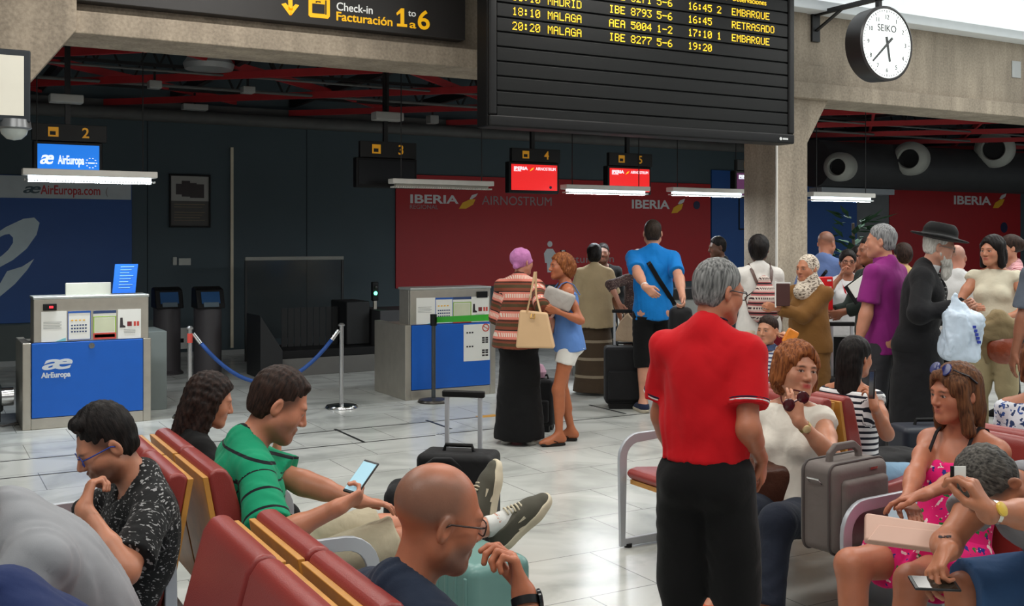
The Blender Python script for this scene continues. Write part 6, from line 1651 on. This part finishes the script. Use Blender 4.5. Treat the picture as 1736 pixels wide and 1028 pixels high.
mb = MB()
for i in range(26):
    t = i/25*6.283; q = p.at_t(.50, .085*math.cos(t), .02+.085*math.sin(t)); mb.lathe([(.001, -.006), (.006, 0), (.001, .006)], Vector(q*p.S), 8)
mb.build('necklace', M('bead_grey', (150, 150, 158), .3), p.root, smooth=True)

# --- people on the left benches
p = Fig('man in green and black striped t-shirt lounging with a phone, legs stretched out', (1.06, 3.93), -4, 1.74, pelvis=(.0, .15, .45), lean=(-44, 18), head=(-6, 26, 0), neck=.12, g=1.02, ga=1.05, gl=1.05, v=.010, vh=.005, vhand=.0045, hr=1.10,
        R=W(574, 860, 3.62, pole=(.5, -.6, -1), hd=(-.25, .9, .25), pn=(-.75, -.1, .6), curls=(.9, 1.0, 1.1, 1.1), thumb=.75), L=W(610, 850, 3.98, pole=(-.7, -.3, -.9), hd=(-.1, .95, -.2), pn=(0, .1, -1), curl=.25),
        RL=W(925, 868, 4.30, pole=(.1, .2, 1), fd=(.15, .65, .62)), LL=W(858, 846, 4.55, pole=(-.2, .2, 1), fd=(-.2, .25, .95)), skin=(190, 126, 98), stubble=(120, 84, 68), fade=(40, 28, 24), eyes=True)
p.build_body()
GRN = cloth('green_black_stripes', (18, 146, 104), 'h', (16, 22, 28), per=.082, duty=.13, bump=.45)
o = p.shirt(GRN, -.10, .80, .015, .026, fold=.007, v=.008)
c = p.at_t(.508, 0, .004); Rm = p.T(.53)[1]
mb = MB(); mb.tube([Vector((c+Rm[:, 0]*.076*math.cos(t)+Rm[:, 1]*.074*math.sin(t)+Rm[:, 2]*(.012-.03*math.sin(t)))*p.S) for t in np.linspace(0, 6.283, 32, endpoint=False)], .008, 8, closed=True); mb.build('neck_band', black_cloth, o, smooth=True)
p.trousers(cloth('khaki_cotton', (176, 166, 142), bump=.55), .97, .020, .035, waist=.03, name='shorts', v=.010)
SUEDE = cloth('grey_suede', (82, 80, 70), bump=.3); SOLEW = cloth('sole_cream', (206, 196, 172), bump=.1)
p.shoes(SUEDE, SOLEW, o=.013, v=.004, hi=.016)
for sd in 'RL':
    a = p.leg[sd]; f = a['fd']; dn = nrm(a['k']-a['a']); up = nrm(dn-(dn@f)*f); lat = np.cross(f, up)
    pc = p.footp(sd, .004)+[cone(a['a'], a['a']+dn*.08, .041, .043, .01)]
    for q_ in pc: q_.cut = [(a['a']+dn*.065, dn)]
    p.put('sock', pc, cloth('white_sock', (214, 214, 210)), .005)
    mb = MB(); ln_ = nrm(up*.9+f*.43)
    for i in range(6):
        t = .18+.13*i; q = a['a']+f*(.01+.11*t)-up*.055*t+ln_*(.050-.006*t)
        mb.tube([Vector((q+lat*.028-ln_*.010)*p.S), Vector((q+lat*.012+ln_*.001)*p.S), Vector((q-lat*.012+ln_*.001)*p.S), Vector((q-lat*.028-ln_*.010)*p.S)], .0042, 6)
    mb.build('laces', SOLEW, p.root, smooth=True)
    for sg in (1, -1):
        q = a['a']-up*.036+f*.06+lat*sg*.047; Rm = Matrix((Vector(f), Vector(lat), Vector(up))).transposed()
        MB().box(-.026, .026, -.005, .005, -.017, .017, Rm.to_3x3()).build('side_patch', SOLEW, p.root).location = Vector(q*p.S)
p.hair(H_DBROWN, 'short', .008, v=.0045, line=.004, extra=[p.hc((-.025, .064, .090), (.025, .064, .090), .014, .014)], warp=.002, tl=.03, side=.002)
GREEN = p
p = Fig('woman with long dark wavy hair sitting beyond the green striped shirt, hand by her chin', (.97, 4.52), 6, 1.52, pelvis=(0, .13, .45), lean=(-34, 16), head=(-14, 16, 0), neck=.1, female=True, v=.012, vh=.007, vhand=.006, L=dict(t=(-.2, .34, .6)), R=W(466, 772, 4.2, pole=(.8, -.2, -1), hd=(-.1, .3, 1), pn=(-.6, -.6, 0), curls=(.15, .4, 1.1, 1.2)), RL=dict(t=(.06, .66, .085), pole=(.1, .3, 1)), LL=dict(t=(-.14, .6, .085), pole=(0, .3, 1)), skin=(186, 126, 98), eyes=False)
p.build_body(); p.shirt(black_cloth, -.1, .5, .012, .01, v=.010); p.trousers(black_cloth, 1.9, .012, .012, waist=.02); p.shoes(black_cloth)
p.hair(hair_mat('hair_wavy', (18, 12, 11), (52, 36, 30), curl=.6), 'crown', .018, v=.007, extra=[p.he((0, -.05, -.03), (.10, .085, .12)), p.hc((0, -.08, -.08), (0, -.09, -.26), .085, .075, fl=(p.HR[:, 1], .7)), p.hc((.07, .0, .02), (.075, -.03, -.22), .04, .045), p.hc((-.07, .0, .02), (-.075, -.03, -.22), .04, .045)], warp=.006)
# black patterned t-shirt and blue glasses
p = Fig('bearded man in black flecked t-shirt and blue glasses resting chin on his hand', (.69, 3.69), 184, 1.62, pelvis=(0, .15, .45), lean=(-48, 20), head=(-2, 26, 0), neck=.08, g=1.0, v=.010, vh=.0045, vhand=.0045,
        L=W(142, 862, 3.22, pole=(-.9, .3, -.8), hd=(.35, -.25, .55), pn=(.2, -1, .1), curls=(1.0, 1.1, 1.2, 1.2), thumb=.4), R=dict(t=(.18, .34, .66), pole=(1, 0, -.4)), RL=dict(t=(.12, .52, .085)), LL=dict(t=(-.14, .5, .085)), skin=(186, 126, 98), stubble=(34, 26, 24), fade=(22, 18, 18), hr=1.03)
p.build_body(); p.shirt(cloth('black_fleck', (20, 21, 22), 'fleck', (150, 150, 150), th=.63, scale=62), -.1, .8, .015, .022, v=.008); p.trousers(cloth('dark_denim', (32, 38, 52)), v=.014); p.shoes(black_cloth)
p.hair(H_BLACK, 'short', .022, v=.0045, line=.004, extra=[p.hc((-.025, .058, .112), (.025, .058, .112), .022, .022)], warp=.003, tl=.045, tw=.93, side=.0015)
p.glasses(M('blue_frame', (24, 60, 150), .3), lens=M('clear_lens', (210, 225, 235), .05, alpha=.18), sz=1.08)
# grey t-shirt bent forward
p = Fig('man in pale grey t-shirt leaning forward, head cut off at the picture edge', (.43, 2.88), 186, 1.76, pelvis=(0, 0, .53), lean=(10, 44), head=(0, 34, 0), neck=.15, g=1.10, ga=1.1, v=.010, vh=.007, vhand=.007, eyes=False, L=dict(t=(-.12, .62, .70), pole=(-.5, -.2, -1)), R=dict(t=(.14, .6, .66), pole=(.8, 0, -1)), RL=dict(t=(.14, .5, .085)), LL=dict(t=(-.16, .5, .085)), skin=(190, 130, 104))
p.build_body(); p.shirt(cloth('pale_grey_jersey', (146, 148, 152), bump=.35, folds=5), -.12, .85, .022, .035, v=.009, fold=.010); p.trousers(cloth('dark_denim', (32, 38, 52)), v=.014); p.hair(H_DBROWN, 'short', .008, v=.007); p.shoes(black_cloth)
p = Fig('person in navy blue top, only a shoulder showing at the bottom corner', (.34, 2.19), 190, 1.72, pelvis=(0, 0, .54), lean=(8, 40), head=(0, 52, 0), neck=.5, g=1.05, v=.012, vh=.009, vhand=.008, eyes=False, L=dict(t=(-.12, .6, .66), pole=(-.5, -.2, -1)), R=dict(t=(.14, .6, .66), pole=(.8, 0, -1)), RL=dict(t=(.14, .5, .085)), LL=dict(t=(-.16, .5, .085)), skin=(190, 130, 104))
p.build_body(); p.shirt(cloth('navy_jersey', (24, 40, 84), bump=.4), -.12, 1.6, .02, .03, v=.011); p.trousers(black_cloth, v=.016); p.hair(H_DBROWN, v=.009); p.shoes(black_cloth)
# bald man in the foreground
p = Fig('bald man with thin-framed glasses and dark navy t-shirt, hand held to his mouth', (1.015, 2.30), 8, 1.66, pelvis=(0, .17, .43), lean=(-52, 10), head=(-12, 14, 4), neck=.14, g=1.06, ga=1.08, v=.009, vh=.0038, vhand=.004, hr=1.12, neckl=1.12,
        R=W(888, 1008, 2.36, pole=(1, .1, -1), hd=(-.35, -.1, .9), pn=(-.45, -.85, 0), curls=(.7, 1.0, 1.2, 1.2), thumb=.55), L=dict(t=(-.2, .4, .6), pole=(-1, 0, -.5)), RL=dict(t=(.16, .52, .085)), LL=dict(t=(-.14, .52, .085)), skin=(178, 108, 78), stubble=(104, 74, 60), scalp=((112, 84, 70), 1.0, .75))
p.build_body()
o = p.shirt(cloth('navy_tee', (30, 40, 58), bump=.6, folds=8), -.1, .8, .018, .03, v=.008, fold=.009); p.trousers(cloth('dark_denim', (32, 38, 52)), v=.014); p.shoes(black_cloth)
p.glasses(M('bronze_frame', (60, 44, 40), .25, .4), lens=CM.get('x') or MATS['clear_lens'], back=-.001)
p.watch('R', blackp, M('watch_glass', (22, 26, 30), .1), 1.93, r=.036, face=.024)
BALD = p
for p in FIGS:
    if p.haslegs and not any(c.name.startswith('shoe') or c.name.startswith('flip') for c in p.root.children): p.shoes(black_cloth, v=.012)
# ------------------------------------------------------------------ bags, cases and things people hold
def wv(p, q): return Vector(p.wld(q))
def grip(p, sd): return Vector(p.wld(p.arm[sd]['grip']))
def sdf_thing(name, pieces, mat, loc, rz, v, label, cat, warp=None, group=None, part='body'):
    r = empty(name, loc, rz, label, cat, group)
    P, Q = mesh_of(pieces, v, (), warp); raw_mesh(part, P, Q, mat, r, None, P.copy())
    return r
nyl = cloth('black_nylon', (20, 20, 22), bump=.35, rough=.7)
def trolley(loc, rz, w_, d_, h_, label, mat=nyl, handle=.95, hw=None, posts=2, grey=None):
    r = empty('trolley_suitcase', loc, rz, label, 'suitcase')
    MB().box(-w_/2, w_/2, -d_/2, d_/2, .05, h_).build('body', mat, r, bevel=.035, bseg=4)
    MB().box(-w_/2+.03, w_/2-.03, -d_/2-.03, -d_/2+.02, .09, h_*.62).build('front_pocket', mat, r, bevel=.02, bseg=3)
    for sx in (-1, 1): MB().tube([(sx*(w_/2-.06)-.015, d_/2-.05, .045), (sx*(w_/2-.06)+.015, d_/2-.05, .045)], .045, 14).build('wheel', blackp, r, smooth='auto')
    MB().box(-w_/2+.04, w_/2-.04, -d_/2+.02, -d_/2+.06, 0, .06).build('foot', blackp, r)
    if handle:
        hw = hw or w_*.3
        for sx in (-1, 1): MB().box(sx*hw/2-.011, sx*hw/2+.011, d_/2-.04, d_/2-.018, h_-.1, handle-.02).build('handle_post', grey or alu, r, bevel=.003)
        MB().box(-hw/2-.025, hw/2+.025, d_/2-.045, d_/2-.012, handle-.035, handle).build('handle_grip', blackp, r, bevel=.008, bseg=3)
    mb = MB(); mb.tube([(-.08, 0, h_-.005), (-.07, 0, h_+.03), (.07, 0, h_+.03), (.08, 0, h_-.005)], .011, 8, up=Vector((0, 1, 0))); mb.build('carry_handle', blackp, r, smooth='auto')
    return r
# black suitcase with long handle in the open aisle, with a soft bag hung on it
g = QD(778, 405, 5.5)
t = trolley((g.x, g.y, 0), math.radians(-42), .40, .24, .60, 'black trolley suitcase with raised silver handle in front of the bald man', handle=.90, hw=.18)
c = QD(735, 812, 5.42)
r = empty('shoulder_bag', (c.x-.06, c.y-.0, 0), math.radians(-30), 'black soft bag with padded grab handle leaning on the silver-handled suitcase', 'bag')
P, Q = mesh_of([rbox(V3(0, 0, .24), (.13, .07, .16), .06), rbox(V3(0, -.09, .17), (.09, .02, .09), .03)], .012, (), sines(.008, 12, 5)); raw_mesh('body', P, Q, nyl, r, None, P.copy())
mb = MB(); mb.bar([(-.02, 0, .44), (.0, 0, .53), (.06, 0, .575), (.14, 0, .575), (.20, 0, .53), (.22, 0, .44)], .03, .035, up=Vector((0, 1, 0))); mb.build('grab_handle', nyl, r, smooth='auto', bevel=.008)
# teal hard case under the stretched legs
c = QD(800, 405, 4.02)
r = empty('hard_suitcase', (c.x, c.y, 0), math.radians(8), 'pale teal ribbed hard suitcase under the stretched legs beside the bald man', 'suitcase')
teal = M('teal_shell', (108, 150, 144), .35, var=.04)
MB().box(-.14, .14, -.20, .20, .04, .525).build('shell', teal, r, bevel=.045, bseg=4)
mb = MB()
for i in range(6): mb.box(-.145, .145, -.165+.06*i, -.145+.06*i, .09, .48)
mb.build('ribs', teal, r, bevel=.006)
for sx in (-1, 1):
    for sy in (-1, 1): MB().tube([(sx*.1-.012, sy*.15, .03), (sx*.1+.012, sy*.15, .03)], .03, 12).build('wheel', blackp, r, smooth='auto')
# grey soft suitcase on the bench table
r = empty('soft_suitcase', (3.49, 3.27, .385), math.radians(6), 'upright grey soft suitcase with top handle on the metal shelf between benches', 'suitcase')
greyc = cloth('suitcase_grey', (112, 104, 100), bump=.25, rough=.75)
MB().box(-.185, .185, -.10, .10, 0, .37).build('body', greyc, r, bevel=.04, bseg=4)
MB().box(-.150, .150, -.125, -.08, .03, .31).build('front_pocket', greyc, r, bevel=.025, bseg=4)
gd = cloth('suitcase_piping', (84, 78, 76), bump=.1, rough=.6)
def rrect(w, h, rad, n=6):
    pts = []
    for cx, cz, a0 in ((w-rad, h-rad, 0), (-w+rad, h-rad, 90), (-w+rad, -h+rad, 180), (w-rad, -h+rad, 270)):
        for i in range(n+1): a = math.radians(a0+90*i/n); pts.append((cx+rad*math.cos(a), cz+rad*math.sin(a)))
    return pts
for yy in (-.066, .066): mb = MB(); mb.tube([(u, yy*1.0-.0, .185+v) for u, v in rrect(.187, .187, .045)], .006, 8, closed=True, up=Vector((0, 1, 0))); mb.build('piping', gd, r, smooth='auto')
mb = MB(); mb.bar([(-.10, 0, .36), (-.095, 0, .40), (-.06, 0, .425), (.06, 0, .425), (.095, 0, .40), (.10, 0, .36)], .034, .022, up=Vector((0, 1, 0))); mb.build('handle', greyc, r, bevel=.007, bseg=3)
mb = MB(); mb.tube([(-.187, -.03, .29), (-.205, -.03, .31), (-.205, .03, .31), (-.187, .03, .29)], .004, 6); mb.build('side_ring', chrome, r, smooth='auto')
mb = MB(); mb.box(.04, .09, -.105, -.098, .335, .345); mb.build('zip_pull', chrome, r)
# brown leather handbag on the seat next to the seated woman
c = QD(1350, 822, 4.78)
leath = M('tan_leather', (120, 66, 38), .4, var=.14, bump=.3, bscale=60); leath2 = M('dark_brown_leather', (74, 40, 26), .4, var=.14, bump=.3, bscale=60)
r = sdf_thing('leather_bag', [rbox(V3(0, 0, .10), (.17, .09, .065), .04), rbox(V3(0, -.02, .17), (.12, .05, .02), .03)], leath2, (3.56, 3.90, .435), math.radians(70), .012, 'slouchy brown leather handbag on the red seat beside the grey suitcase', 'handbag', sines(.010, 18, 3))
mb = MB(); mb.bar([(-.14, -.05, .17), (-.05, -.10, .225), (.06, -.11, .22), (.15, -.06, .17)], .03, .008); mb.build('strap', leath, r, smooth='auto')
# beige tote of the mauve woman
c = QD(907, 560, 8.40)
r = empty('tote_bag', (c.x, c.y, c.z-.14), math.radians(-38), 'large beige leather shoulder bag hanging behind the mauve head wrap woman', 'handbag')
beig = M('beige_leather', (206, 170, 128), .45, var=.04)
MB().prism([(-.15, .0), (.16, .0), (.10, .28), (-.12, .30)], -.05, .05, lambda u, v, w: (u, w*(1-.5*v/.3), v)).build('body', beig, r, bevel=.018, bseg=3)
mb = MB(); mb.bar([(-.06, -.03, .28), (-.03, -.045, .42), (.0, .0, .60), (.0, .05, .60), (.0, .06, .42), (.04, .03, .28)], .02, .006); mb.build('strap', beig, r, smooth='auto')
mb = MB(); mb.tube([(-.02, -.04, .27), (-.03, -.055, .24), (.0, -.055, .235), (.0, -.04, .27)], .006, 6); mb.build('ring', M('brass', (190, 150, 80), .3, .9), r, smooth='auto')
# grey clutch held by the tan woman
c = QD(947, 508, 8.62)
r = sdf_thing('clutch_bag', [rbox(V3(0, 0, .0), (.10, .03, .055), .02, rotax(UY, .35))], cloth('silver_grey', (172, 166, 160), bump=.5), c, math.radians(-30), .008, 'silver-grey soft bag held against the chest of the tanned woman', 'bag', sines(.008, 25, 2))
# things between the standing groups
a = QZ(932, 738, 0)
trolley((a.x+.05, a.y+.25, 0), math.radians(-50), .30, .20, .46, 'small black suitcase on the floor between black skirt and white shorts woman', handle=0)
c = QZ(932, 738, 0)
tag(MB().lathe([(.001, 0), (.05, .01), (.06, .06), (.03, .12), (.001, .13)], (c.x+.05, c.y+.25, .46), 16).build('pink_pouch', cloth('pink_pouch', (190, 150, 170))), 'small pale pink pouch lying on the small black suitcase', 'pouch')
a = QD(1060, 405, 10.7)
t = trolley((a.x, a.y, 0), math.radians(-30), .42, .26, .62, 'tall black suitcase beside the black shorts of the tall man', handle=.98, hw=.2)
c = QD(1079, 613, 10.45)
tag(MB().box(-.025, .025, -.012, .012, -.085, .07).build('luggage_tag', M('tag_cyan', (40, 160, 220), .4), t, bevel=.006), None).location = (.2, -.15, .40)
def bagsdf(name, c, size, mat, label, cat, rz=0, amp=.012, v=.012, rad=.05, f=14):
    return sdf_thing(name, [rbox(V3(0, 0, 0), size, rad)], mat, c, rz, v, label, cat, sines(amp, f, 9))
gw = grip(WHID, 'L')
r = empty('tote_bag', (gw.x, gw.y, gw.z-.34), math.radians(-30), 'beige fabric shoulder bag held behind the tall man in blue', 'handbag')
MB().prism([(-.13, .02), (.1, .0), (.12, .2), (.03, .31), (-.05, .22)], -.04, .04, lambda u, v, w: (u, w, v)).build('body', cloth('tote_beige', (190, 164, 136)), r, bevel=.02, bseg=3)
mb = MB(); mb.tube([(.0, 0, .27), (-.01, 0, .34), (.02, 0, .34), (.04, 0, .29)], .007, 6, up=Vector((0, 1, 0))); mb.build('strap', CM['tote_beige'], r, smooth='auto')
gb = grip(BLUEMAN, 'R')
r = bagsdf('sling_bag', gb+Vector((.03, .03, -.15)), (.055, .04, .085), nyl, 'black sling bag at the hip of the tall man in blue', 'bag', math.radians(-30))
# drawstring backpack
B0 = wv(BACKP, BACKP.at_t(.24, 0, -.19))
r = empty('drawstring_backpack', B0, BACKP.fa, 'red and black striped drawstring backpack on the white t-shirt', 'backpack')
BPM = cloth('woven_stripes', (168, 92, 92), 'w', (206, 190, 180), per=.085, duty=.42, c3=(60, 40, 46), c4=(40, 32, 36), c5=(214, 200, 190), bump=.5)
P, Q = mesh_of([ell(V3(0, 0, -.06), (.15, .09, .15), None, .04), cone(V3(0, .0, .02), V3(0, .02, .16), .12, .055, .05, fl=(UY, .6))], .010, (), sines(.008, 26, 5)); raw_mesh('body', P, Q, BPM, r, None, P.copy())
for sg in (1, -1):
    pts = [BACKP.at_t(.33, sg*.03, -.17), BACKP.at_t(.42, sg*.07, -.150), BACKP.at_t(.50, sg*.09, -.105), BACKP.at_t(.555, sg*.10, -.02), BACKP.at_t(.52, sg*.10, .07)]
    Rz = Matrix.Rotation(-BACKP.fa, 3, 'Z')
    MB().bar([Rz @ (wv(BACKP, q)-B0) for q in pts], .026, .007, up=Vector((0, 1, .1))).build('shoulder_strap', leath2, r, smooth='auto')
    lo = [BACKP.at_t(.36, sg*.03, -.15), BACKP.at_t(.26, sg*.16, -.12), BACKP.at_t(.12, sg*.13, -.16)]
    MB().tube([Rz @ (wv(BACKP, q)-B0) for q in lo], .006, 6).build('cord', leath2, r, smooth='auto')
# wallet of the headscarf woman
c = QD(1327, 500, 8.40)
r = empty('wallet', c, math.radians(-35), 'brown wallet with white papers in the hand of the headscarf woman', 'wallet')
MB().box(-.055, .055, -.012, .012, -.09, .09).build('cover', M('wallet_brown', (70, 38, 34), .5), r, bevel=.006)
MB().box(-.06, -.05, -.01, .01, -.10, .105).build('papers', paper, r); MB().box(-.05, .06, -.006, .006, .088, .10).build('papers', paper, r)
# boy's crisp packet
c = QD(1340, 572, 7.55)
r = sdf_thing('snack_packet', [rbox(V3(0, 0, 0), (.03, .010, .045), .012, rotax(UY, .5))], M('packet_orange', (226, 130, 40), .35, var=.2, scale=30), c, math.radians(-30), .006, 'orange and yellow snack packet in the hand of the little boy', 'packet')
c = QD(1322, 583, 7.9)
bagsdf('red_pouch', c, (.07, .03, .05), cloth('burgundy', (120, 24, 36)), 'burgundy pouch behind the shoulder of the little boy', 'pouch', math.radians(-30), .008, .01, .03)
# sunglasses held at the mouth
g = grip(SUNW, 'L'); c = QD(1349, 679, 4.72)
r = empty('sunglasses', c, math.radians(-25), 'dark red sunglasses dangling from the fingers of the seated woman', 'sunglasses')
ln = M('lens_maroon', (70, 22, 28), .15)
for sg, dz in ((-1, -.02), (1, .012)):
    R3 = Matrix.Rotation(math.radians(90), 3, 'X')
    MB().lathe([(.001, 0), (.026, 0), (.029, .004), (.022, .009), (.001, .01)], (sg*.031, 0, dz), 20, R3).build('lens', ln, r, smooth='auto')
MB().tube([(-.008, -.004, -.006), (.008, -.004, .002)], .004, 6, up=Vector((0, 1, 0))).build('bridge', ln, r)
MB().tube([(.058, -.003, .02), (.05, .04, .03), (.03, .11, .03)], .004, 6).build('temple', ln, r); MB().tube([(-.058, -.003, -.016), (-.05, .04, -.01), (-.03, .11, .0)], .004, 6).build('temple', ln, r)
# phones
def phone(c, Rm, label, light=0):
    r = empty('smartphone', c, 0, label, 'phone'); r.rotation_mode = 'QUATERNION'; r.rotation_quaternion = Rm.to_quaternion()
    MB().box(-.035, .035, -.07, .07, -.004, .004).build('case', M('phone_black', (20, 20, 22), .3), r, bevel=.004)
    MB().box(-.031, .031, -.06, .06, .004, .0052).build('screen', M('phone_lit', (150, 190, 205), .2, emit=.5) if light else M('phone_dark', (40, 36, 30), .1), r)
    return r
def frame(n, y):
    n = Vector(n).normalized(); y = Vector(y); y = (y-n*y.dot(n)).normalized(); x = y.cross(n); return Matrix((x, y, n)).transposed()
g = grip(GREEN, 'R'); phone(g+Vector((.02, .005, .035)), frame((-.6, -.35, .75), (.75, .3, .45)), 'lit smartphone in the hand of the green striped shirt man', 1)
g = grip(BENT, 'R'); phone(g+Vector((-.03, .0, -.0)), frame((-.1, -.25, .95), (-.8, .5, -.1)), 'dark smartphone held low by the bent grey-haired man')
c = QD(1479, 652, 5.12); phone(c, frame((-.87, .49, .1), (.1, .1, 1)), 'phone pressed to the ear of the black long-haired woman')
c = grip(BENT, 'L')+Vector((-.015, -.01, .035))
r = empty('boarding_card', c, math.radians(-25), 'small white card with a black stripe between the fingers of the bent man', 'card')
MB().box(-.014, .022, -.002, .002, -.017, .017).build('card', paper, r); MB().box(-.022, -.013, -.003, .003, -.018, .018).build('stripe', blackp, r)
# clutch on the lap
c = QD(1537, 905, 3.70)
r = empty('clutch_bag', c, math.radians(-62), 'pale pink leather clutch bag on the lap of the floral dress woman', 'handbag')
pk = M('blush_leather', (206, 168, 150), .45, var=.03)
MB().prism([(-.15, -.07), (.14, -.05), (.15, .06), (-.14, .05)], -.016, .016, lambda u, v, w: (u, v, w)).build('body', pk, r, bevel=.012, bseg=3)
MB().prism([(-.145, -.075), (.142, -.055), (.10, .02), (-.10, .0)], .013, .022, lambda u, v, w: (u, v, w)).build('flap', pk, r, bevel=.004)
r.rotation_mode = 'QUATERNION'; Xc = Vector((.80, -.58, -.16)).normalized(); Nc = Vector((-.30, -.55, .78)); Nc = (Nc-Xc*Nc.dot(Xc)).normalized(); r.rotation_quaternion = Matrix((Xc, Nc.cross(Xc), Nc)).transposed().to_quaternion()
# plastic carrier bag
g = grip(HASID, 'R'); c = QD(1630, 555, 7.1)
r = empty('plastic_bag', c, math.radians(-30), 'pale blue-white plastic carrier bag with blue print held by the bearded man', 'bag')
pb_ = M('thin_plastic', (198, 214, 230), .35, var=.06, scale=9, bump=.5, bscale=14)
P, Q = mesh_of([rbox(V3(0, 0, -.06), (.075, .045, .12), .04, rotax(UY, .10)), cone(V3(0, 0, .04), V3(-.05, 0, .20), .085, .03, .05, fl=(UY, .55))], .010, (), lambda P: sines(.012, 22, 8)(P)+sines(.008, 60, 3)(P)); raw_mesh('body', P, Q, pb_, r, None, P.copy())
mb = MB()
for i in range(5): mb.box(.035+.008*i, .055+.008*i, -.10, -.082, .0-.025*i, .018-.025*i)
mb.build('printed_mark', M('print_blue', (40, 60, 160), .5), r)
# jacket and brown bag of the cream blouse woman
c = QD(1688, 548, 8.22)
r = sdf_thing('folded_jacket', [cone(V3(-.13, 0, -.05), V3(.02, 0, .03), .045, .07, .03), cone(V3(.02, 0, .03), V3(.17, 0, -.05), .07, .05, .03), cone(V3(-.1, .0, -.05), V3(-.06, 0, -.30), .03, .03, .03), rbox(V3(.02, 0, -.06), (.13, .03, .04), .03)], cloth('jacket_beige', (138, 120, 88), bump=.8), c, math.radians(-32), .010, 'crumpled beige jacket draped over the arm of the cream blouse woman', 'jacket', sines(.014, 20, 4))
c = QD(1702, 592, 8.2)
r = sdf_thing('leather_bag', [ell(V3(0, 0, 0), (.14, .08, .11), None, .03)], M('chestnut_leather', (140, 62, 34), .35, var=.16, bump=.3, bscale=50), c, math.radians(-30), .010, 'round chestnut leather handbag hanging below the beige jacket', 'handbag', sines(.010, 20, 6))
mb = MB(); mb.tube([(-.07, 0, .09), (-.05, 0, .19), (.05, 0, .19), (.07, 0, .09)], .009, 8, up=Vector((0, 1, 0))); mb.build('handle', MATS['chestnut_leather'], r, smooth='auto')
# clipboard
c = QD(1462, 486, 8.75)
r = empty('clipboard', c, math.radians(-20), 'white sheets on a black clipboard beside the purple polo', 'clipboard')
MB().box(-.14, .14, -.01, .0, -.09, .09, Matrix.Rotation(-.6, 3, 'Y')).build('board', blackp, r, bevel=.004); MB().box(-.11, .13, -.016, -.01, -.04, .08, Matrix.Rotation(-.6, 3, 'Y')).build('sheets', paper, r)
# red airline sign on a post
c = QD(1399, 497, 9.1)
r = empty('post_sign', (c.x, c.y, 0), 0, 'square red sign on a thin post behind the brown coat', 'sign')
MB().lathe([(.001, 0), (.15, 0), (.15, .015), (.02, .035), (.018, c.z-.14), (.001, c.z-.14)], (0, 0, 0), 24).build('post', MATS['post_grey'], r, smooth='auto')
MB().box(-.085, .085, -.012, .012, c.z-.15, c.z+.14).build('plate', M('sign_red', (220, 30, 36), .4), r, bevel=.01)
for i in range(2): MB().box(.01, .06, -.014, -.011, c.z+.10-.06*i, c.z+.115-.06*i).build('printed_line', white_print, r)
# luggage in the right-hand crowd
a = QD(1432, 405, 8.6)
t = trolley((a.x, a.y, 0), math.radians(-30), .36, .22, .58, 'black suitcase with raised handle and red-white airline tag behind the seated black hair', handle=1.02, hw=.16)
tg = empty('airline_tag', (0, 0, 0)); bpy.data.objects.remove(tg)
MB().prism([(-.04, -.10), (.05, -.10), (.05, .02), (.0, .07), (-.04, .02)], -.006, .006, lambda u, v, w: (u+.0, .04+w-.14, v+.74)).build('airline_tag', M('tag_coral', (226, 96, 70), .5), t)
MB().prism([(.0, -.07), (.045, -.07), (.045, .0), (.0, .0)], -.0075, -.005, lambda u, v, w: (u, .04+w-.14, v+.74)).build('tag_print', paper, t)
a = QD(1572, 405, 6.4)
trolley((a.x, a.y, 0), math.radians(-25), .40, .24, .58, 'dark blue-black suitcase standing below the long black coat', M('case_navy', (28, 34, 46), .5), handle=0)
c = QD(1528, 405, 6.0)
bagsdf('sports_bag', Vector((c.x, c.y, .26)), (.16, .10, .16), nyl, 'black soft bag on the floor next to the dark blue suitcase', 'bag', math.radians(-40), .016, .014, .08)
# plant by the pillar
c = QD(1448, 405, 13.6)
r = empty('potted_plant', (c.x, c.y, 0), 0, 'tall dark leafy plant against the blue wall beside the pillar', 'plant')
MB().lathe([(.001, 0), (.18, 0), (.24, .45), (.20, .46), (.001, .42)], (0, 0, 0), 24).build('pot', darkp, r, smooth='auto')
MB().tube([(0, 0, .4), (.03, .02, 1.2), (-.02, 0, 1.9)], .02, 8).build('stem', M('stem_brown', (60, 48, 36), .7), r, smooth='auto')
rs = random.Random(3); mb = MB()
for i in range(130):
    z = .75+1.25*rs.random(); a_ = rs.random()*6.28; L = .16+.16*rs.random(); el = .7-rs.random()*.9; rr = .02+.34*rs.random()*(1-.35*(z-.75)/1.25)
    b0 = Vector((rr*math.cos(a_), rr*math.sin(a_), z)); d = Vector((math.cos(a_)*math.cos(el), math.sin(a_)*math.cos(el), math.sin(el))); s_ = Vector((-math.sin(a_), math.cos(a_), 0)); n = d.cross(s_)
    w_ = .045
    mb.add([b0, b0+d*L*.4+s_*w_+n*.01, b0+d*L, b0+d*L*.4-s_*w_+n*.01, b0+d*L*.5-n*.012], [(0, 1, 4), (1, 2, 4), (2, 3, 4), (3, 0, 4), (0, 3, 2, 1)])
mb.build('foliage', M('leaf_dark', (36, 58, 40), .9, var=.2, spec=.1), r)
